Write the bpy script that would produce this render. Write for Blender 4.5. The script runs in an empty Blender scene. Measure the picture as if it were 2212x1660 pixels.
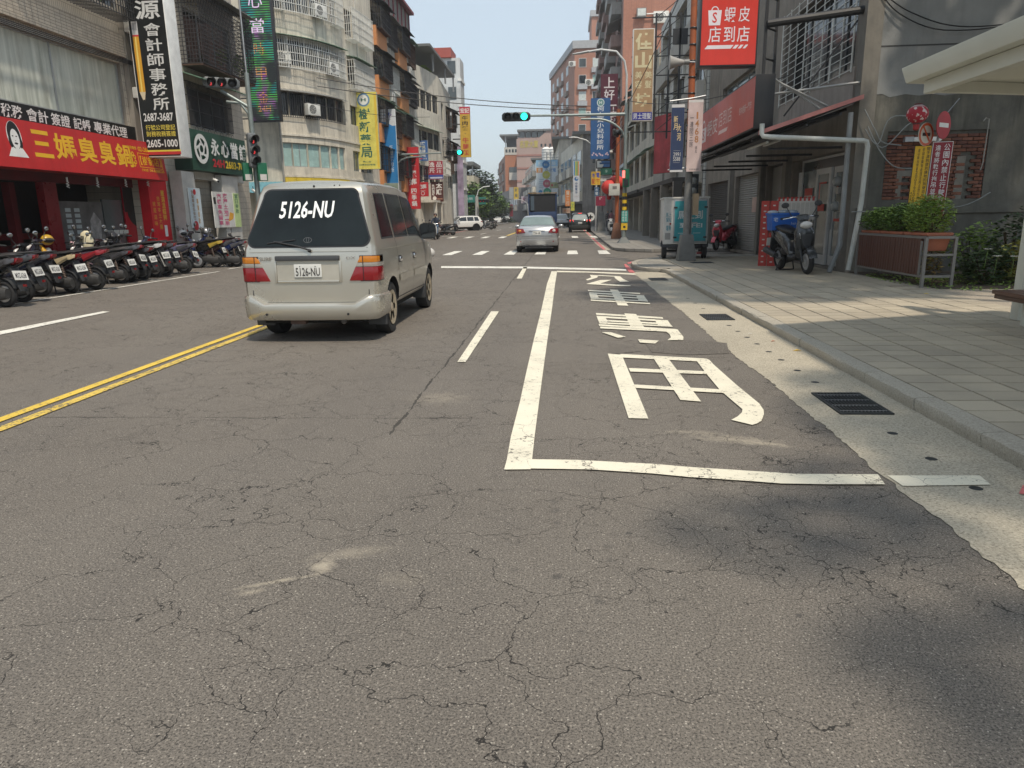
import bpy,bmesh,math,random
from mathutils import Vector,Matrix
R=math.radians
PI=math.pi
SC=bpy.context.scene
COL=SC.collection
# ---------------------------------------------------------------- camera
FW=0.6934
cam_d=bpy.data.cameras.new('camera');cam=bpy.data.objects.new('camera',cam_d);COL.objects.link(cam)
cam_d.sensor_width=36.0;cam_d.lens=36.0*FW;cam_d.clip_start=0.05;cam_d.clip_end=3000
CAMH=1.45
_p,_y,_r=R(13.28),R(4.16),R(-1.0)
_f=Vector((-math.sin(_y)*math.cos(_p),math.cos(_y)*math.cos(_p),-math.sin(_p)))
_rt=Vector((math.cos(_y),math.sin(_y),0));_up=_rt.cross(_f)
CR=_rt*math.cos(_r)+_up*math.sin(_r);CU=-_rt*math.sin(_r)+_up*math.cos(_r);CF=_f
_m=Matrix((CR,CU,-CF)).transposed().to_4x4();_m.translation=(0,0,CAMH)
cam.matrix_world=_m
SC.camera=cam
# ---------------------------------------------------------------- sky, sun, exposure
SUN_EL,SUN_AZ=61.0,152.0
w=bpy.data.worlds.new('World');SC.world=w;w.use_nodes=True
nt=w.node_tree;nt.nodes.clear()
sky=nt.nodes.new('ShaderNodeTexSky');sky.sky_type='NISHITA';sky.sun_disc=False
sky.sun_elevation=R(SUN_EL);sky.sun_rotation=R(SUN_AZ)
sky.air_density=1.3;sky.dust_density=1.0;sky.ozone_density=2.0;sky.altitude=10
bg=nt.nodes.new('ShaderNodeBackground');bg.inputs['Strength'].default_value=0.15
ow=nt.nodes.new('ShaderNodeOutputWorld')
veil=nt.nodes.new('ShaderNodeMix');veil.data_type='RGBA';veil.inputs[0].default_value=.76
veil.inputs[7].default_value=(4.25,4.85,5.35,1);nt.links.new(sky.outputs[0],veil.inputs[6]);nt.links.new(veil.outputs[2],bg.inputs['Color']);nt.links.new(bg.outputs[0],ow.inputs['Surface'])
sd=bpy.data.lights.new('sun','SUN');sun=bpy.data.objects.new('sun',sd);COL.objects.link(sun)
sd.energy=3.2;sd.angle=R(2.2);sd.color=(1.0,0.89,0.74)
_sv=Vector((math.sin(R(SUN_AZ))*math.cos(R(SUN_EL)),math.cos(R(SUN_AZ))*math.cos(R(SUN_EL)),math.sin(R(SUN_EL))))
sun.rotation_euler=(-_sv).to_track_quat('-Z','Y').to_euler();sun.location=(20,20,60)
vs=SC.view_settings
vs.view_transform='Standard';vs.look='None';vs.gamma=1.0;vs.use_curve_mapping=False
vs.exposure=0.16
SC.cycles.max_bounces=6;SC.cycles.transparent_max_bounces=12
# ---------------------------------------------------------------- survey: picture points to places on the ground or on walls
def _ray(x,y):
 F=FW*2212
 return CR*((x-1106)/F)-CU*((y-830)/F)+CF
def G(x,y,z=0.0):
 d=_ray(x,y);t=(z-CAMH)/d.z
 return Vector((d.x*t,d.y*t,z))
def AY(x,y,Y):
 d=_ray(x,y);t=Y/d.y
 return Vector((d.x*t,Y,CAMH+d.z*t))
def AX(x,y,X):
 d=_ray(x,y);t=X/d.x
 return Vector((X,d.y*t,CAMH+d.z*t))
    # ---------------------------------------------------------------- mesh builder
class MB:
 def __init__(s):s.v=[];s.f=[]
 def add(s,vs_,fs_):
  o=len(s.v);s.v.extend([tuple(v)for v in vs_]);s.f.extend([tuple(i+o for i in f)for f in fs_]);return s
 def box(s,x0,y0,z0,x1,y1,z1):
  if x0>x1:x0,x1=x1,x0
  if y0>y1:y0,y1=y1,y0
  if z0>z1:z0,z1=z1,z0
  return s.add([(x0,y0,z0),(x1,y0,z0),(x1,y1,z0),(x0,y1,z0),(x0,y0,z1),(x1,y0,z1),(x1,y1,z1),(x0,y1,z1)],[(0,3,2,1),(4,5,6,7),(0,1,5,4),(1,2,6,5),(2,3,7,6),(3,0,4,7)])
 def hexa(s,p):
  return s.add(p,[(0,3,2,1),(4,5,6,7),(0,1,5,4),(1,2,6,5),(2,3,7,6),(3,0,4,7)])
 def quad(s,a,b,c,d):return s.add([a,b,c,d],[(0,1,2,3)])
 def poly(s,pts):return s.add(pts,[tuple(range(len(pts)))])
 def tube(s,pts,r,n=8,cap=True,r2=None):
  pts=[Vector(p)for p in pts];k=len(pts);base=len(s.v)
  up=None
  for i,p in enumerate(pts):
   t=(pts[min(i+1,k-1)]-pts[max(i-1,0)]).normalized()
   if up is None:
    up=Vector((0,0,1))if abs(t.z)<.9 else Vector((1,0,0))
   a=t.cross(up)
   if a.length<1e-4:a=t.cross(Vector((1,0.3,0)))
   a.normalize();b=t.cross(a).normalized();up=-b if b.dot(up)<0 else b
   a=t.cross(up).normalized();b=up
   rr=r if r2 is None else r+(r2-r)*i/max(1,k-1)
   for j in range(n):
    q=p+a*(rr*math.cos(2*PI*j/n))+b*(rr*math.sin(2*PI*j/n));s.v.append(tuple(q))
  for i in range(k-1):
   for j in range(n):
    a0=base+i*n+j;a1=base+i*n+(j+1)%n;s.f.append((a0,a1,a1+n,a0+n))
  if cap:
   s.f.append(tuple(base+j for j in range(n-1,-1,-1)));s.f.append(tuple(base+(k-1)*n+j for j in range(n)))
  return s
 def cyl(s,c,r,h,axis='z',n=16,r2=None):
  c=Vector(c);d={'x':Vector((1,0,0)),'y':Vector((0,1,0)),'z':Vector((0,0,1))}[axis]*h
  return s.tube([c,c+d],r,n,True,r2)
 def lathe(s,prof,c=(0,0,0),axis='z',n=24):
  c=Vector(c);base=len(s.v);k=len(prof)
  for r,h in prof:
   for j in range(n):
    a=2*PI*j/n;u,v_=r*math.cos(a),r*math.sin(a)
    q={'z':(u,v_,h),'x':(h,u,v_),'y':(v_,h,u)}[axis]
    s.v.append((c.x+q[0],c.y+q[1],c.z+q[2]))
  for i in range(k-1):
   for j in range(n):
    a0=base+i*n+j;a1=base+i*n+(j+1)%n;s.f.append((a0,a1,a1+n,a0+n))
  if prof[0][0]>1e-5:s.f.append(tuple(base+j for j in range(n-1,-1,-1)))
  if prof[-1][0]>1e-5:s.f.append(tuple(base+(k-1)*n+j for j in range(n)))
  return s
 def torus(s,c,R_,r,axis='x',n=24,m=10,sx=1.0):
  prof=[(R_+r*math.cos(2*PI*j/m),sx*r*math.sin(2*PI*j/m))for j in range(m+1)]
  return s.lathe(prof,c,axis,n)
 def ball(s,c,rx,ry=None,rz=None,n=14,m=9):
  ry=rx if ry is None else ry;rz=rx if rz is None else rz;base=len(s.v)
  for i in range(m+1):
   t=PI*i/m
   for j in range(n):
    a=2*PI*j/n
    s.v.append((c[0]+rx*math.sin(t)*math.cos(a),c[1]+ry*math.sin(t)*math.sin(a),c[2]-rz*math.cos(t)))
  for i in range(m):
   for j in range(n):
    a0=base+i*n+j;a1=base+i*n+(j+1)%n;s.f.append((a0,a1,a1+n,a0+n))
  return s
 def loft(s,secs,axis='y',n=14,p=2.6):
  base=len(s.v);k=len(secs)
  for cx,cy,cz,ha,hb in secs:
   for j in range(n):
    a=2*PI*j/n;ca,sa=math.cos(a),math.sin(a)
    u=ha*math.copysign(abs(ca)**(2/p),ca);v_=hb*math.copysign(abs(sa)**(2/p),sa)
    s.v.append({'y':(cx+u,cy,cz+v_),'z':(cx+u,cy+v_,cz),'x':(cx,cy+u,cz+v_)}[axis])
  for i in range(k-1):
   for j in range(n):
    a0=base+i*n+j;a1=base+i*n+(j+1)%n;s.f.append((a0,a1,a1+n,a0+n))
  s.f.append(tuple(base+j for j in range(n-1,-1,-1)));s.f.append(tuple(base+(k-1)*n+j for j in range(n)))
  return s
 def prism(s,pts,d):
  k=len(pts);d=Vector(d);a=[Vector(p)for p in pts]
  fs=[tuple(range(k-1,-1,-1)),tuple(range(k,2*k))]+[(i,(i+1)%k,k+(i+1)%k,k+i)for i in range(k)]
  return s.add(a+[p+d for p in a],fs)
 def move(s,M):s.v=[tuple(M@Vector(v))for v in s.v];return s
 def build(s,name,mat,parent=None,smooth=None,bevel=0.0,M=None):
  if M is not None:s.move(M)
  me=bpy.data.meshes.new(name);me.from_pydata(s.v,[],s.f);me.update()
  bm=bmesh.new();bm.from_mesh(me)
  bmesh.ops.recalc_face_normals(bm,faces=bm.faces)
  if bevel:
   ed=[e for e in bm.edges if len(e.link_faces)==2 and e.calc_face_angle(0)>.5]
   bmesh.ops.bevel(bm,geom=ed,offset=bevel,segments=2,affect='EDGES',profile=.6,clamp_overlap=True)
  bm.to_mesh(me);bm.free()
  if mat is not None:me.materials.append(mat)
  if smooth is None and bevel:smooth=40
  if smooth:
   me.polygons.foreach_set('use_smooth',[True]*len(me.polygons));me.set_sharp_from_angle(angle=R(smooth))
  o=bpy.data.objects.new(name,me);COL.objects.link(o)
  if parent is not None:o.parent=parent
  return o
def tag(o,label=None,cat=None,group=None,kind=None):
 if label:o['label']=label
 if cat:o['category']=cat
 if group:o['group']=group
 if kind:o['kind']=kind
 return o
def empty(name,loc=(0,0,0),rz=0.0,label=None,cat=None,group=None):
 o=bpy.data.objects.new(name,None);COL.objects.link(o);o.location=loc;o.rotation_euler=(0,0,rz)
 o.empty_display_size=.2
 return tag(o,label,cat,group)
def relink(root):
 for ch in root.children:ch.matrix_parent_inverse=Matrix.Translation(-root.location)
def kids(o):return[c for c in bpy.data.objects if c.parent is o]
KID={}
def copy_tree(o,parent=None,swap=None):
 c=o.copy();COL.objects.link(c);c.parent=parent
 if swap and c.type=='MESH' and c.data.materials and c.data.materials[0]and c.data.materials[0].name in swap:
  c.material_slots[0].link='OBJECT';c.material_slots[0].material=swap[c.data.materials[0].name]
 for ch in o.children:copy_tree(ch,c,swap)
 return c
    # ---------------------------------------------------------------- materials
class NT:
 def __init__(s,name):
  s.m=bpy.data.materials.new(name);s.m.use_nodes=True;s.t=s.m.node_tree;s.t.nodes.clear()
  s.out=s.t.nodes.new('ShaderNodeOutputMaterial');s.b=s.t.nodes.new('ShaderNodeBsdfPrincipled')
  s.t.links.new(s.b.outputs[0],s.out.inputs[0]);s._pos=None
 def n(s,typ,**kw):
  d=s.t.nodes.new(typ)
  for k,v in kw.items():
   if k.startswith('i_'):
    key=k[2:];key=int(key)if key.isdigit()else key
    s.set(d,key,v)
   else:setattr(d,k,v)
  return d
 def set(s,d,key,v):
  if isinstance(v,bpy.types.NodeSocket):s.t.links.new(v,d.inputs[key])
  else:d.inputs[key].default_value=v
 def pos(s,world=False):
  if world:return s.n('ShaderNodeNewGeometry').outputs['Position']
  if s._pos is None:s._pos=s.n('ShaderNodeTexCoord').outputs['Object']
  return s._pos
 def mapv(s,vec,scale=(1,1,1),loc=(0,0,0)):
  d=s.n('ShaderNodeMapping');s.set(d,'Vector',vec);d.inputs['Scale'].default_value=scale;d.inputs['Location'].default_value=loc
  return d.outputs[0]
 def noise(s,vec,scale,detail=4,rough=.55,dist=0.0):
  d=s.n('ShaderNodeTexNoise');s.set(d,'Vector',vec);s.set(d,'Scale',scale);s.set(d,'Detail',detail);s.set(d,'Roughness',rough);s.set(d,'Distortion',dist)
  return d.outputs[0]
 def noisec(s,vec,scale,detail=2):
  d=s.n('ShaderNodeTexNoise');s.set(d,'Vector',vec);s.set(d,'Scale',scale);s.set(d,'Detail',detail)
  return d.outputs[1]
 def vor(s,vec,scale,feature='F1',out='Distance',rnd=1.0):
  d=s.n('ShaderNodeTexVoronoi',feature=feature);s.set(d,'Vector',vec);s.set(d,'Scale',scale);s.set(d,'Randomness',rnd)
  return d.outputs[out]
 def ramp(s,fac,a,b,lo=0.0,hi=1.0):
  d=s.n('ShaderNodeMapRange');s.set(d,'Value',fac);s.set(d,1,a);s.set(d,2,b);s.set(d,3,lo);s.set(d,4,hi);d.clamp=True
  return d.outputs[0]
 def math(s,op,a,b=0.0,clamp=False):
  d=s.n('ShaderNodeMath',operation=op);s.set(d,0,a);s.set(d,1,b);d.use_clamp=clamp
  return d.outputs[0]
 def mix(s,fac,a,b,mode='MIX'):
  d=s.n('ShaderNodeMix',data_type='RGBA',blend_type=mode);s.set(d,0,fac)
  for k,v in((6,a),(7,b)):
   if isinstance(v,(tuple,list))and len(v)==3:v=(*v,1)
   s.set(d,k,v)
  return d.outputs[2]
 def sep(s,vec):
  d=s.n('ShaderNodeSeparateXYZ');s.set(d,0,vec);return d.outputs
 def comb(s,x,y,z=0.0):
  d=s.n('ShaderNodeCombineXYZ');s.set(d,0,x);s.set(d,1,y);s.set(d,2,z);return d.outputs[0]
 def vadd(s,a,b):
  d=s.n('ShaderNodeVectorMath',operation='ADD');s.set(d,0,a);s.set(d,1,b);return d.outputs[0]
 def vscale(s,a,k):
  d=s.n('ShaderNodeVectorMath',operation='SCALE');s.set(d,0,a);d.inputs['Scale'].default_value=k;return d.outputs[0]
 def bump(s,h,dist=.01,strength=.5):
  d=s.n('ShaderNodeBump');s.set(d,'Height',h);d.inputs['Distance'].default_value=dist;d.inputs['Strength'].default_value=strength
  s.t.links.new(d.outputs[0],s.b.inputs['Normal'])
 def col(s,c):
  if isinstance(c,(tuple,list)):c=(*c[:3],1)
  s.set(s.b,'Base Color',c)
MC={}
def mat(name,c,rough=.6,metal=0.0,var=.12,scale=3.0,bump=0.0,coat=0.0,spec=.5,streak=0.0,emit=0.0,grime=0.0):
 if name in MC:return MC[name]
 if name.startswith(('sign_','banner_','parcel_','board_'))and not streak:streak=.28;grime=max(grime,.08)
 t=NT(name);P=t.pos()
 nz=t.noise(P,scale,5,.6)
 lo=tuple(x*(1-var)for x in c);hi=tuple(min(.95,x*(1+var))for x in c)
 k=t.mix(t.ramp(nz,.3,.7),lo,hi)
 if streak:
  st=t.noise(t.mapv(P,(2.2,2.2,.22)),1.6,6,.65)
  st2=t.noise(t.mapv(P,(7,7,.5)),1.5,3,.6)
  st3=t.noise(t.mapv(P,(1,1,.6)),.55,4,.6);a=t.math('MULTIPLY',t.math('MULTIPLY',t.ramp(st,.42,.66),t.ramp(st2,.35,.65,.25,1.0)),t.ramp(st3,.35,.6,.35,1.0))
  k=t.mix(t.math('MULTIPLY',a,streak),k,tuple(x*.24 for x in c))
 if grime:
  g=t.noise(P,scale*2.3,6,.7)
  k=t.mix(t.math('MULTIPLY',t.ramp(g,.5,.75),grime),k,tuple(.04+x*.25 for x in c))
 t.col(k);t.set(t.b,'Roughness',t.ramp(nz,.2,.8,max(.02,rough-.08),min(1,rough+.08)));t.set(t.b,'Metallic',metal)
 t.set(t.b,'Specular IOR Level',spec)
 if coat:t.set(t.b,'Coat Weight',coat);t.set(t.b,'Coat Roughness',.08)
 if emit:t.set(t.b,'Emission Color',(*c,1));t.set(t.b,'Emission Strength',emit)
 if bump:t.bump(t.noise(P,scale*9,4,.6),.01,bump)
 MC[name]=t.m
 return t.m
def mat_tile(name,c,mortar,bw,bh,axis='y',gap=.006,var=.12,rough=.45,streak=.3,bump=.5,offset=0.0):
 if name in MC:return MC[name]
 t=NT(name);P=t.pos(True);x,y,z=t.sep(P)
 v=t.comb(y if axis=='y' else x,z)
 d=t.n('ShaderNodeTexBrick');t.set(d,'Vector',v);d.offset=offset
 for k,q in(('Color1',(*[x_*(1-var)for x_ in c],1)),('Color2',(*[min(.9,x_*(1+var))for x_ in c],1)),('Mortar',(*mortar,1)),('Scale',1.0),('Mortar Size',gap),('Brick Width',bw),('Row Height',bh),('Mortar Smooth',.1),('Bias',0.0)):t.set(d,k,q)
 k=d.outputs[0]
 if streak:
  st=t.noise(t.mapv(P,(1.8,1.8,.2)),1.5,6,.65)
  k=t.mix(t.math('MULTIPLY',t.ramp(st,.45,.75),streak),k,tuple(x_*.35 for x_ in c))
 t.col(k);t.set(t.b,'Roughness',rough)
 if bump:t.bump(t.math('SUBTRACT',1.0,d.outputs[1]),.006,bump)
 MC[name]=t.m
 return t.m
def mat_glass(name,c=(.02,.025,.03),rough=.08,var=.3):
 return mat(name,c,rough,0,var,.7,spec=.8)
    # common stock
WHITE=mat('white_paint',(.78,.78,.75),.5,grime=.15)
BLACK=mat('black_plastic',(.018,.018,.02),.45,var=.25)
RUBBER=mat('tyre_rubber',(.022,.022,.023),.85,var=.25,scale=9)
CHROME=mat('chrome',(.75,.75,.76),.15,1.0,.05)
STEEL=mat('galvanised_steel',(.36,.37,.38),.45,.7,.15,4,grime=.25)
DSTEEL=mat('dark_steel',(.055,.055,.058),.55,.4,.3,4)
RUST=mat('rusty_steel',(.10,.06,.045),.8,.2,.4,6)
GLASS=mat_glass('dark_glass')
# ---------------------------------------------------------------- lettering
_ts=bpy.data.scenes.new('type_setting')
_tc=bpy.data.curves.new('type','FONT');_to=bpy.data.objects.new('type',_tc);_ts.collection.objects.link(_to)
GL={}
def glyphs(s,bold=0.0):
 key=(s,round(bold,3))
 if key not in GL:
  _tc.body=s;_tc.size=1.0;_tc.offset=bold;_tc.resolution_u=2;_tc.align_x='LEFT';_tc.extrude=0
  vl=_ts.view_layers[0];vl.update()
  me=bpy.data.meshes.new_from_object(_to.evaluated_get(vl.depsgraph))
  v=[(a.co.x,a.co.y)for a in me.vertices];f=[tuple(p.vertices)for p in me.polygons];bpy.data.meshes.remove(me)
  if not v:v=[(0,0)];f=[]
  x0=min(a[0]for a in v);x1=max(a[0]for a in v);y0=min(a[1]for a in v);y1=max(a[1]for a in v)
  GL[key]=(v,f,x0,y0,max(1e-4,x1-x0),max(1e-4,y1-y0))
 return GL[key]
class Frame:
 """local 2-D frame on a wall or board: u to the right, v up, d out of the surface"""
 def __init__(s,O,U,V=(0,0,1)):
  s.O=Vector(O);s.U=Vector(U).normalized();s.V=Vector(V).normalized();s.N=s.U.cross(s.V)
 def p(s,u,v,d=0.0):return s.O+s.U*u+s.V*v+s.N*d
 def box(s,mb,u0,v0,u1,v1,d0,d1):
  return mb.hexa([s.p(u0,v0,d1),s.p(u1,v0,d1),s.p(u1,v0,d0),s.p(u0,v0,d0),s.p(u0,v1,d1),s.p(u1,v1,d1),s.p(u1,v1,d0),s.p(u0,v1,d0)])
 def quad(s,mb,u0,v0,u1,v1,d):return mb.quad(s.p(u0,v0,d),s.p(u1,v0,d),s.p(u1,v1,d),s.p(u0,v1,d))
 def poly(s,mb,pts,d):return mb.poly([s.p(a,b,d)for a,b in pts])
 def text(s,mb,body,u0,v0,u1,v1,d,bold=0.0,keep=False,thick=0.0):
  v,f,x0,y0,w_,h_=glyphs(body,bold)
  su=(u1-u0)/w_;sv=(v1-v0)/h_
  if keep:
   k=min(su,sv);u0=(u0+u1)/2-w_*k/2;v0=(v0+v1)/2-h_*k/2;su=sv=k
  pts=[s.p(u0+(a[0]-x0)*su,v0+(a[1]-y0)*sv,d)for a in v]
  mb.add(pts,f)
  return mb
 def column(s,mb,body,uc,vtop,cw,ch,d,bold=.0,step=None):
  step=step or ch*1.12
  for i,c in enumerate(body):
   if c==' ':continue
   vt=vtop-i*step
   if c in '一·':s.box(mb,uc-(.5 if c=='一' else.09)*cw,vt-ch*.5-ch*.06,uc+(.5 if c=='一' else.09)*cw,vt-ch*.5+ch*.06,d-.001,d+.001)
   else:k=.22 if c=='1' else.5;s.text(mb,c,uc-cw*k,vt-ch,uc+cw*k,vt,d,bold)
  return mb
 def ring(s,mb,u,v,r0,r1,d,n=28,a0=0.0,a1=2*PI):
  k=n
  pts=[]
  for i in range(k+1):
   a=a0+(a1-a0)*i/k
   pts+=[s.p(u+r0*math.cos(a),v+r0*math.sin(a),d),s.p(u+r1*math.cos(a),v+r1*math.sin(a),d)]
  mb.add(pts,[(2*i,2*i+1,2*i+3,2*i+2)for i in range(k)]);return mb
 def disc(s,mb,u,v,r,d,n=28,ry=None):
  ry=r if ry is None else ry
  return mb.poly([s.p(u+r*math.cos(2*PI*i/n),v+ry*math.sin(2*PI*i/n),d)for i in range(n)])
def FY(Y,xl,yt,xr,yb):
 ym,xm=(yt+yb)/2,(xl+xr)/2
 X0,X1=AY(xl,ym,Y).x,AY(xr,ym,Y).x;Z1,Z0=AY(xm,yt,Y).z,AY(xm,yb,Y).z
 return Frame((X0,Y,Z0),(1,0,0)),X1-X0,Z1-Z0
def FL(X,Y0):return Frame((X,Y0,0),(0,1,0))
def FR(X,Y1):return Frame((X,Y1,0),(0,-1,0))
INK={}
def ink(c,emit=0):
 key=tuple(round(x,3)for x in c)
 if key not in INK:INK[key]=mat('ink_%d'%len(INK),c,.55,0,.05)
 return INK[key]
def board(name,F,W,H,label,face,side,depth=.16,cat='sign',edge=.0,items=(),group=None,face_rough=.4,legs=()):
 """sign cabinet standing behind the frame's plane: cabinet, face sheet, flat print"""
 r=empty(name,F.p(W/2,0,-depth/2),0,label,cat,group)
 b=MB();F.box(b,0,0,W,H,-depth,-.004);b.build('cabinet',side,r,bevel=.008)
 f=MB();F.box(f,edge+.004,edge+.004,W-edge-.004,H-edge-.004,-.006,0);f.build('face',face,r)
 by={}
 for it in items:
  c=it[1];mb=by.setdefault(c,MB())
  it[0](mb)
 for k,(c,mb)in enumerate(by.items()):
  mb.build('lettering',ink(c),r)
 for L in legs:
  a=MB();L(a);a.build('bracket',DSTEEL,r)
 relink(r)
 return r
def T(F,W,H,body,c,u0,v0,u1,v1,bold=.01,keep=False,d=.003):
 return(lambda mb:F.text(mb,body,u0*W,v0*H,u1*W,v1*H,d,bold,keep),c)
def TC(F,W,H,body,c,uc,vt,vb,cw,bold=.01,d=.003,fill=.88):
 n=len(body);st=(vt-vb)*H/n
 return(lambda mb:F.column(mb,body,uc*W,vt*H-st*(1-fill)/2,cw*W,st*fill,d,bold,st),c)
def Q(F,W,H,c,u0,v0,u1,v1,d=.002):
 return(lambda mb:F.quad(mb,u0*W,v0*H,u1*W,v1*H,d),c)
def PG(F,W,H,c,pts,d=.002):
 return(lambda mb:F.poly(mb,[(a*W,b*H)for a,b in pts],d),c)
def DISC(F,W,H,c,u,v,r,d=.002,ry=None):
 return(lambda mb:F.disc(mb,u*W,v*H,r*W,d,28,None if ry is None else ry*W),c)
def RING(F,W,H,c,u,v,r0,r1,d=.0025,a0=0,a1=2*PI):
 return(lambda mb:F.ring(mb,u*W,v*H,r0*W,r1*W,d,28,a0,a1),c)
    # ================================================================ ground, road, pavement
def smooth_ell(t,P,cx,cy,rx,ry,rot=0.0,soft=.35,nz=None):
 x,y,z=t.sep(P);c,s_=math.cos(rot),math.sin(rot)
 dx=t.math('SUBTRACT',x,cx);dy=t.math('SUBTRACT',y,cy)
 u=t.math('ADD',t.math('MULTIPLY',dx,c/rx),t.math('MULTIPLY',dy,s_/rx))
 v=t.math('ADD',t.math('MULTIPLY',dx,-s_/ry),t.math('MULTIPLY',dy,c/ry))
 q=t.math('SQRT',t.math('ADD',t.math('MULTIPLY',u,u),t.math('MULTIPLY',v,v)))
 if nz is not None:q=t.math('ADD',q,nz)
 return t.ramp(q,1.0,1.0-soft)
def cracks(t,P):
 d1=t.n('ShaderNodeVectorMath',operation='SUBTRACT');t.set(d1,0,t.noisec(P,3.2,3));d1.inputs[1].default_value=(.5,.5,.5)
 d2=t.n('ShaderNodeVectorMath',operation='SUBTRACT');t.set(d2,0,t.noisec(P,17,3));d2.inputs[1].default_value=(.5,.5,.5)
 Q_=t.vadd(t.vadd(P,t.vscale(d1.outputs[0],.42)),t.vscale(d2.outputs[0],.085))
 big=t.noise(P,.75,3,.6);wv=t.noise(P,4.5,3,.6)
 zone=smooth_ell(t,P,1.25,3.25,1.35,1.05,0,.6)
 zone2=smooth_ell(t,P,1.0,4.25,1.2,.6,0,.7)
 zone3=smooth_ell(t,P,-1.0,2.7,1.5,1.5,0,.8)
 a=t.vor(Q_,1.9,'DISTANCE_TO_EDGE');b=t.vor(Q_,5.2,'DISTANCE_TO_EDGE')
 m1=t.math('ADD',t.ramp(big,.36,.5),t.math('ADD',t.math('MULTIPLY',zone,1.0),t.math('MULTIPLY',zone3,.8)),True)
 m2=t.math('ADD',t.math('MULTIPLY',t.ramp(t.noise(P,1.1,2),.40,.58),.7),t.math('MULTIPLY',t.math('MAXIMUM',zone,zone2),.95),True)
 w1=t.math('MULTIPLY',t.ramp(wv,.30,.70,.0016,.0054),m1)
 w2=t.math('MULTIPLY',t.ramp(wv,.36,.70,.0015,.0125),m2)
 c1=t.math('MULTIPLY',t.math('LESS_THAN',a,w1),m1);c2=t.math('MULTIPLY',t.math('LESS_THAN',b,w2),m2)
 return t.math('MAXIMUM',c1,c2,True)
def asphalt(name,tone=1.0,seams=True):
 t=NT(name);P=t.pos(True)
 n1=t.noise(P,.32,5,.6);n2=t.noise(t.mapv(P,(1.3,.07,1)),1.0,4,.6)
 base=t.mix(t.ramp(n1,.32,.68),tuple(x*tone for x in(.158,.140,.120)),tuple(x*tone for x in(.202,.181,.156)))
 base=t.mix(t.ramp(n2,.5,.75,0,.35),base,tuple(x*tone for x in(.118,.108,.100)))
 patch=t.noise(P,2.1,6,.7)
 base=t.mix(t.ramp(patch,.55,.8,0,.35),base,tuple(x*tone for x in(.105,.098,.093)))
 g=t.noise(P,130,4,.75);g2=t.noise(P,38,3,.7)
 base=t.mix(t.ramp(g,.40,.52,.85,0),base,(.030,.028,.026))
 base=t.mix(t.ramp(t.noise(P,95,3,.7),.54,.66,0,.65),base,(.36,.32,.27))
 fl=t.n('ShaderNodeTexVoronoi');t.set(fl,'Vector',P);t.set(fl,'Scale',105)
 rnd=t.sep(fl.outputs['Color'])
 f1=t.math('MULTIPLY',t.math('LESS_THAN',fl.outputs['Distance'],t.ramp(rnd[1],0,1,.06,.36)),t.math('GREATER_THAN',rnd[0],.55))
 base=t.mix(t.math('MULTIPLY',f1,t.ramp(rnd[2],0,1,.15,.8)),base,(.47,.43,.37))
 fl2=t.n('ShaderNodeTexVoronoi');t.set(fl2,'Vector',t.vadd(P,t.vscale(t.noisec(P,20),.03)));t.set(fl2,'Scale',9);r2=t.sep(fl2.outputs['Color'])
 f2=t.math('MULTIPLY',t.math('LESS_THAN',fl2.outputs['Distance'],t.ramp(r2[1],0,1,.03,.12)),t.math('GREATER_THAN',r2[0],.86))
 base=t.mix(t.math('MULTIPLY',f2,.6),base,t.mix(t.math('GREATER_THAN',r2[2],.45),(.055,.052,.05),(.38,.35,.31)))
 if seams:
  c=G(1225,1200);q=smooth_ell(t,P,c.x,c.y,.30,.9,0,.6)
  fl3=t.n('ShaderNodeTexVoronoi');t.set(fl3,'Vector',t.vadd(P,t.vscale(t.noisec(P,30),.02)));t.set(fl3,'Scale',11.5);r3=t.sep(fl3.outputs['Color'])
  f3=t.math('MULTIPLY',t.math('MULTIPLY',t.ramp(fl3.outputs['Distance'],.34,.16),t.math('GREATER_THAN',r3[0],.5)),q)
  base=t.mix(t.math('MULTIPLY',f3,.62),base,(.06,.057,.054))
  nz=t.math('MULTIPLY',t.math('SUBTRACT',t.noise(P,14,4,.7),.5),1.9)
  for(px,py,rx,ry,rot,k)in((697,1224,.07,.08,0,.6),(600,1256,.20,.020,.42,.5),(760,1195,.22,.07,.3,.28),(540,1280,.06,.03,.4,.45),(870,1250,.14,.08,0,.12),(1590,950,.35,.10,-.2,.40),(1500,935,.28,.07,-.1,.25),(1660,960,.2,.06,-.3,.35),(950,860,.3,.25,0,.2),(1580,748,.2,.2,0,.25)):
   c=G(px,py);e=smooth_ell(t,P,c.x,c.y,rx,ry,rot,.9,nz)
   base=t.mix(t.math('MULTIPLY',e,k),base,(.50,.44,.34))
  x,y,z=t.sep(P)
  wob=t.math('MULTIPLY',t.math('SUBTRACT',t.noise(P,2.3,5,.7),.5),.14);wob2=t.math('MULTIPLY',t.math('SUBTRACT',t.noise(P,3.1,5,.7),.5),.10)
  s1=G(560,903).y;a1=G(1112,600);a2=G(868,905)
  q1=t.math('ABSOLUTE',t.math('ADD',t.math('SUBTRACT',y,s1),wob));l1=t.math('MULTIPLY',t.math('LESS_THAN',q1,t.ramp(t.noise(P,3.3,4,.7),.38,.6,.001,.010)),t.math('MULTIPLY',t.math('LESS_THAN',x,-.6),t.math('GREATER_THAN',x,-4.0)))
  sl=(a1.x-a2.x)/(a1.y-a2.y)
  q2=t.math('ABSOLUTE',t.math('ADD',t.math('SUBTRACT',t.math('SUBTRACT',x,a2.x),t.math('MULTIPLY',t.math('SUBTRACT',y,a2.y),sl)),wob2))
  l2=t.math('MULTIPLY',t.math('LESS_THAN',q2,t.ramp(t.noise(P,2.7,4,.7),.38,.6,.001,.014)),t.math('MULTIPLY',t.math('GREATER_THAN',y,a2.y-.4),t.math('LESS_THAN',y,30)))
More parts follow.
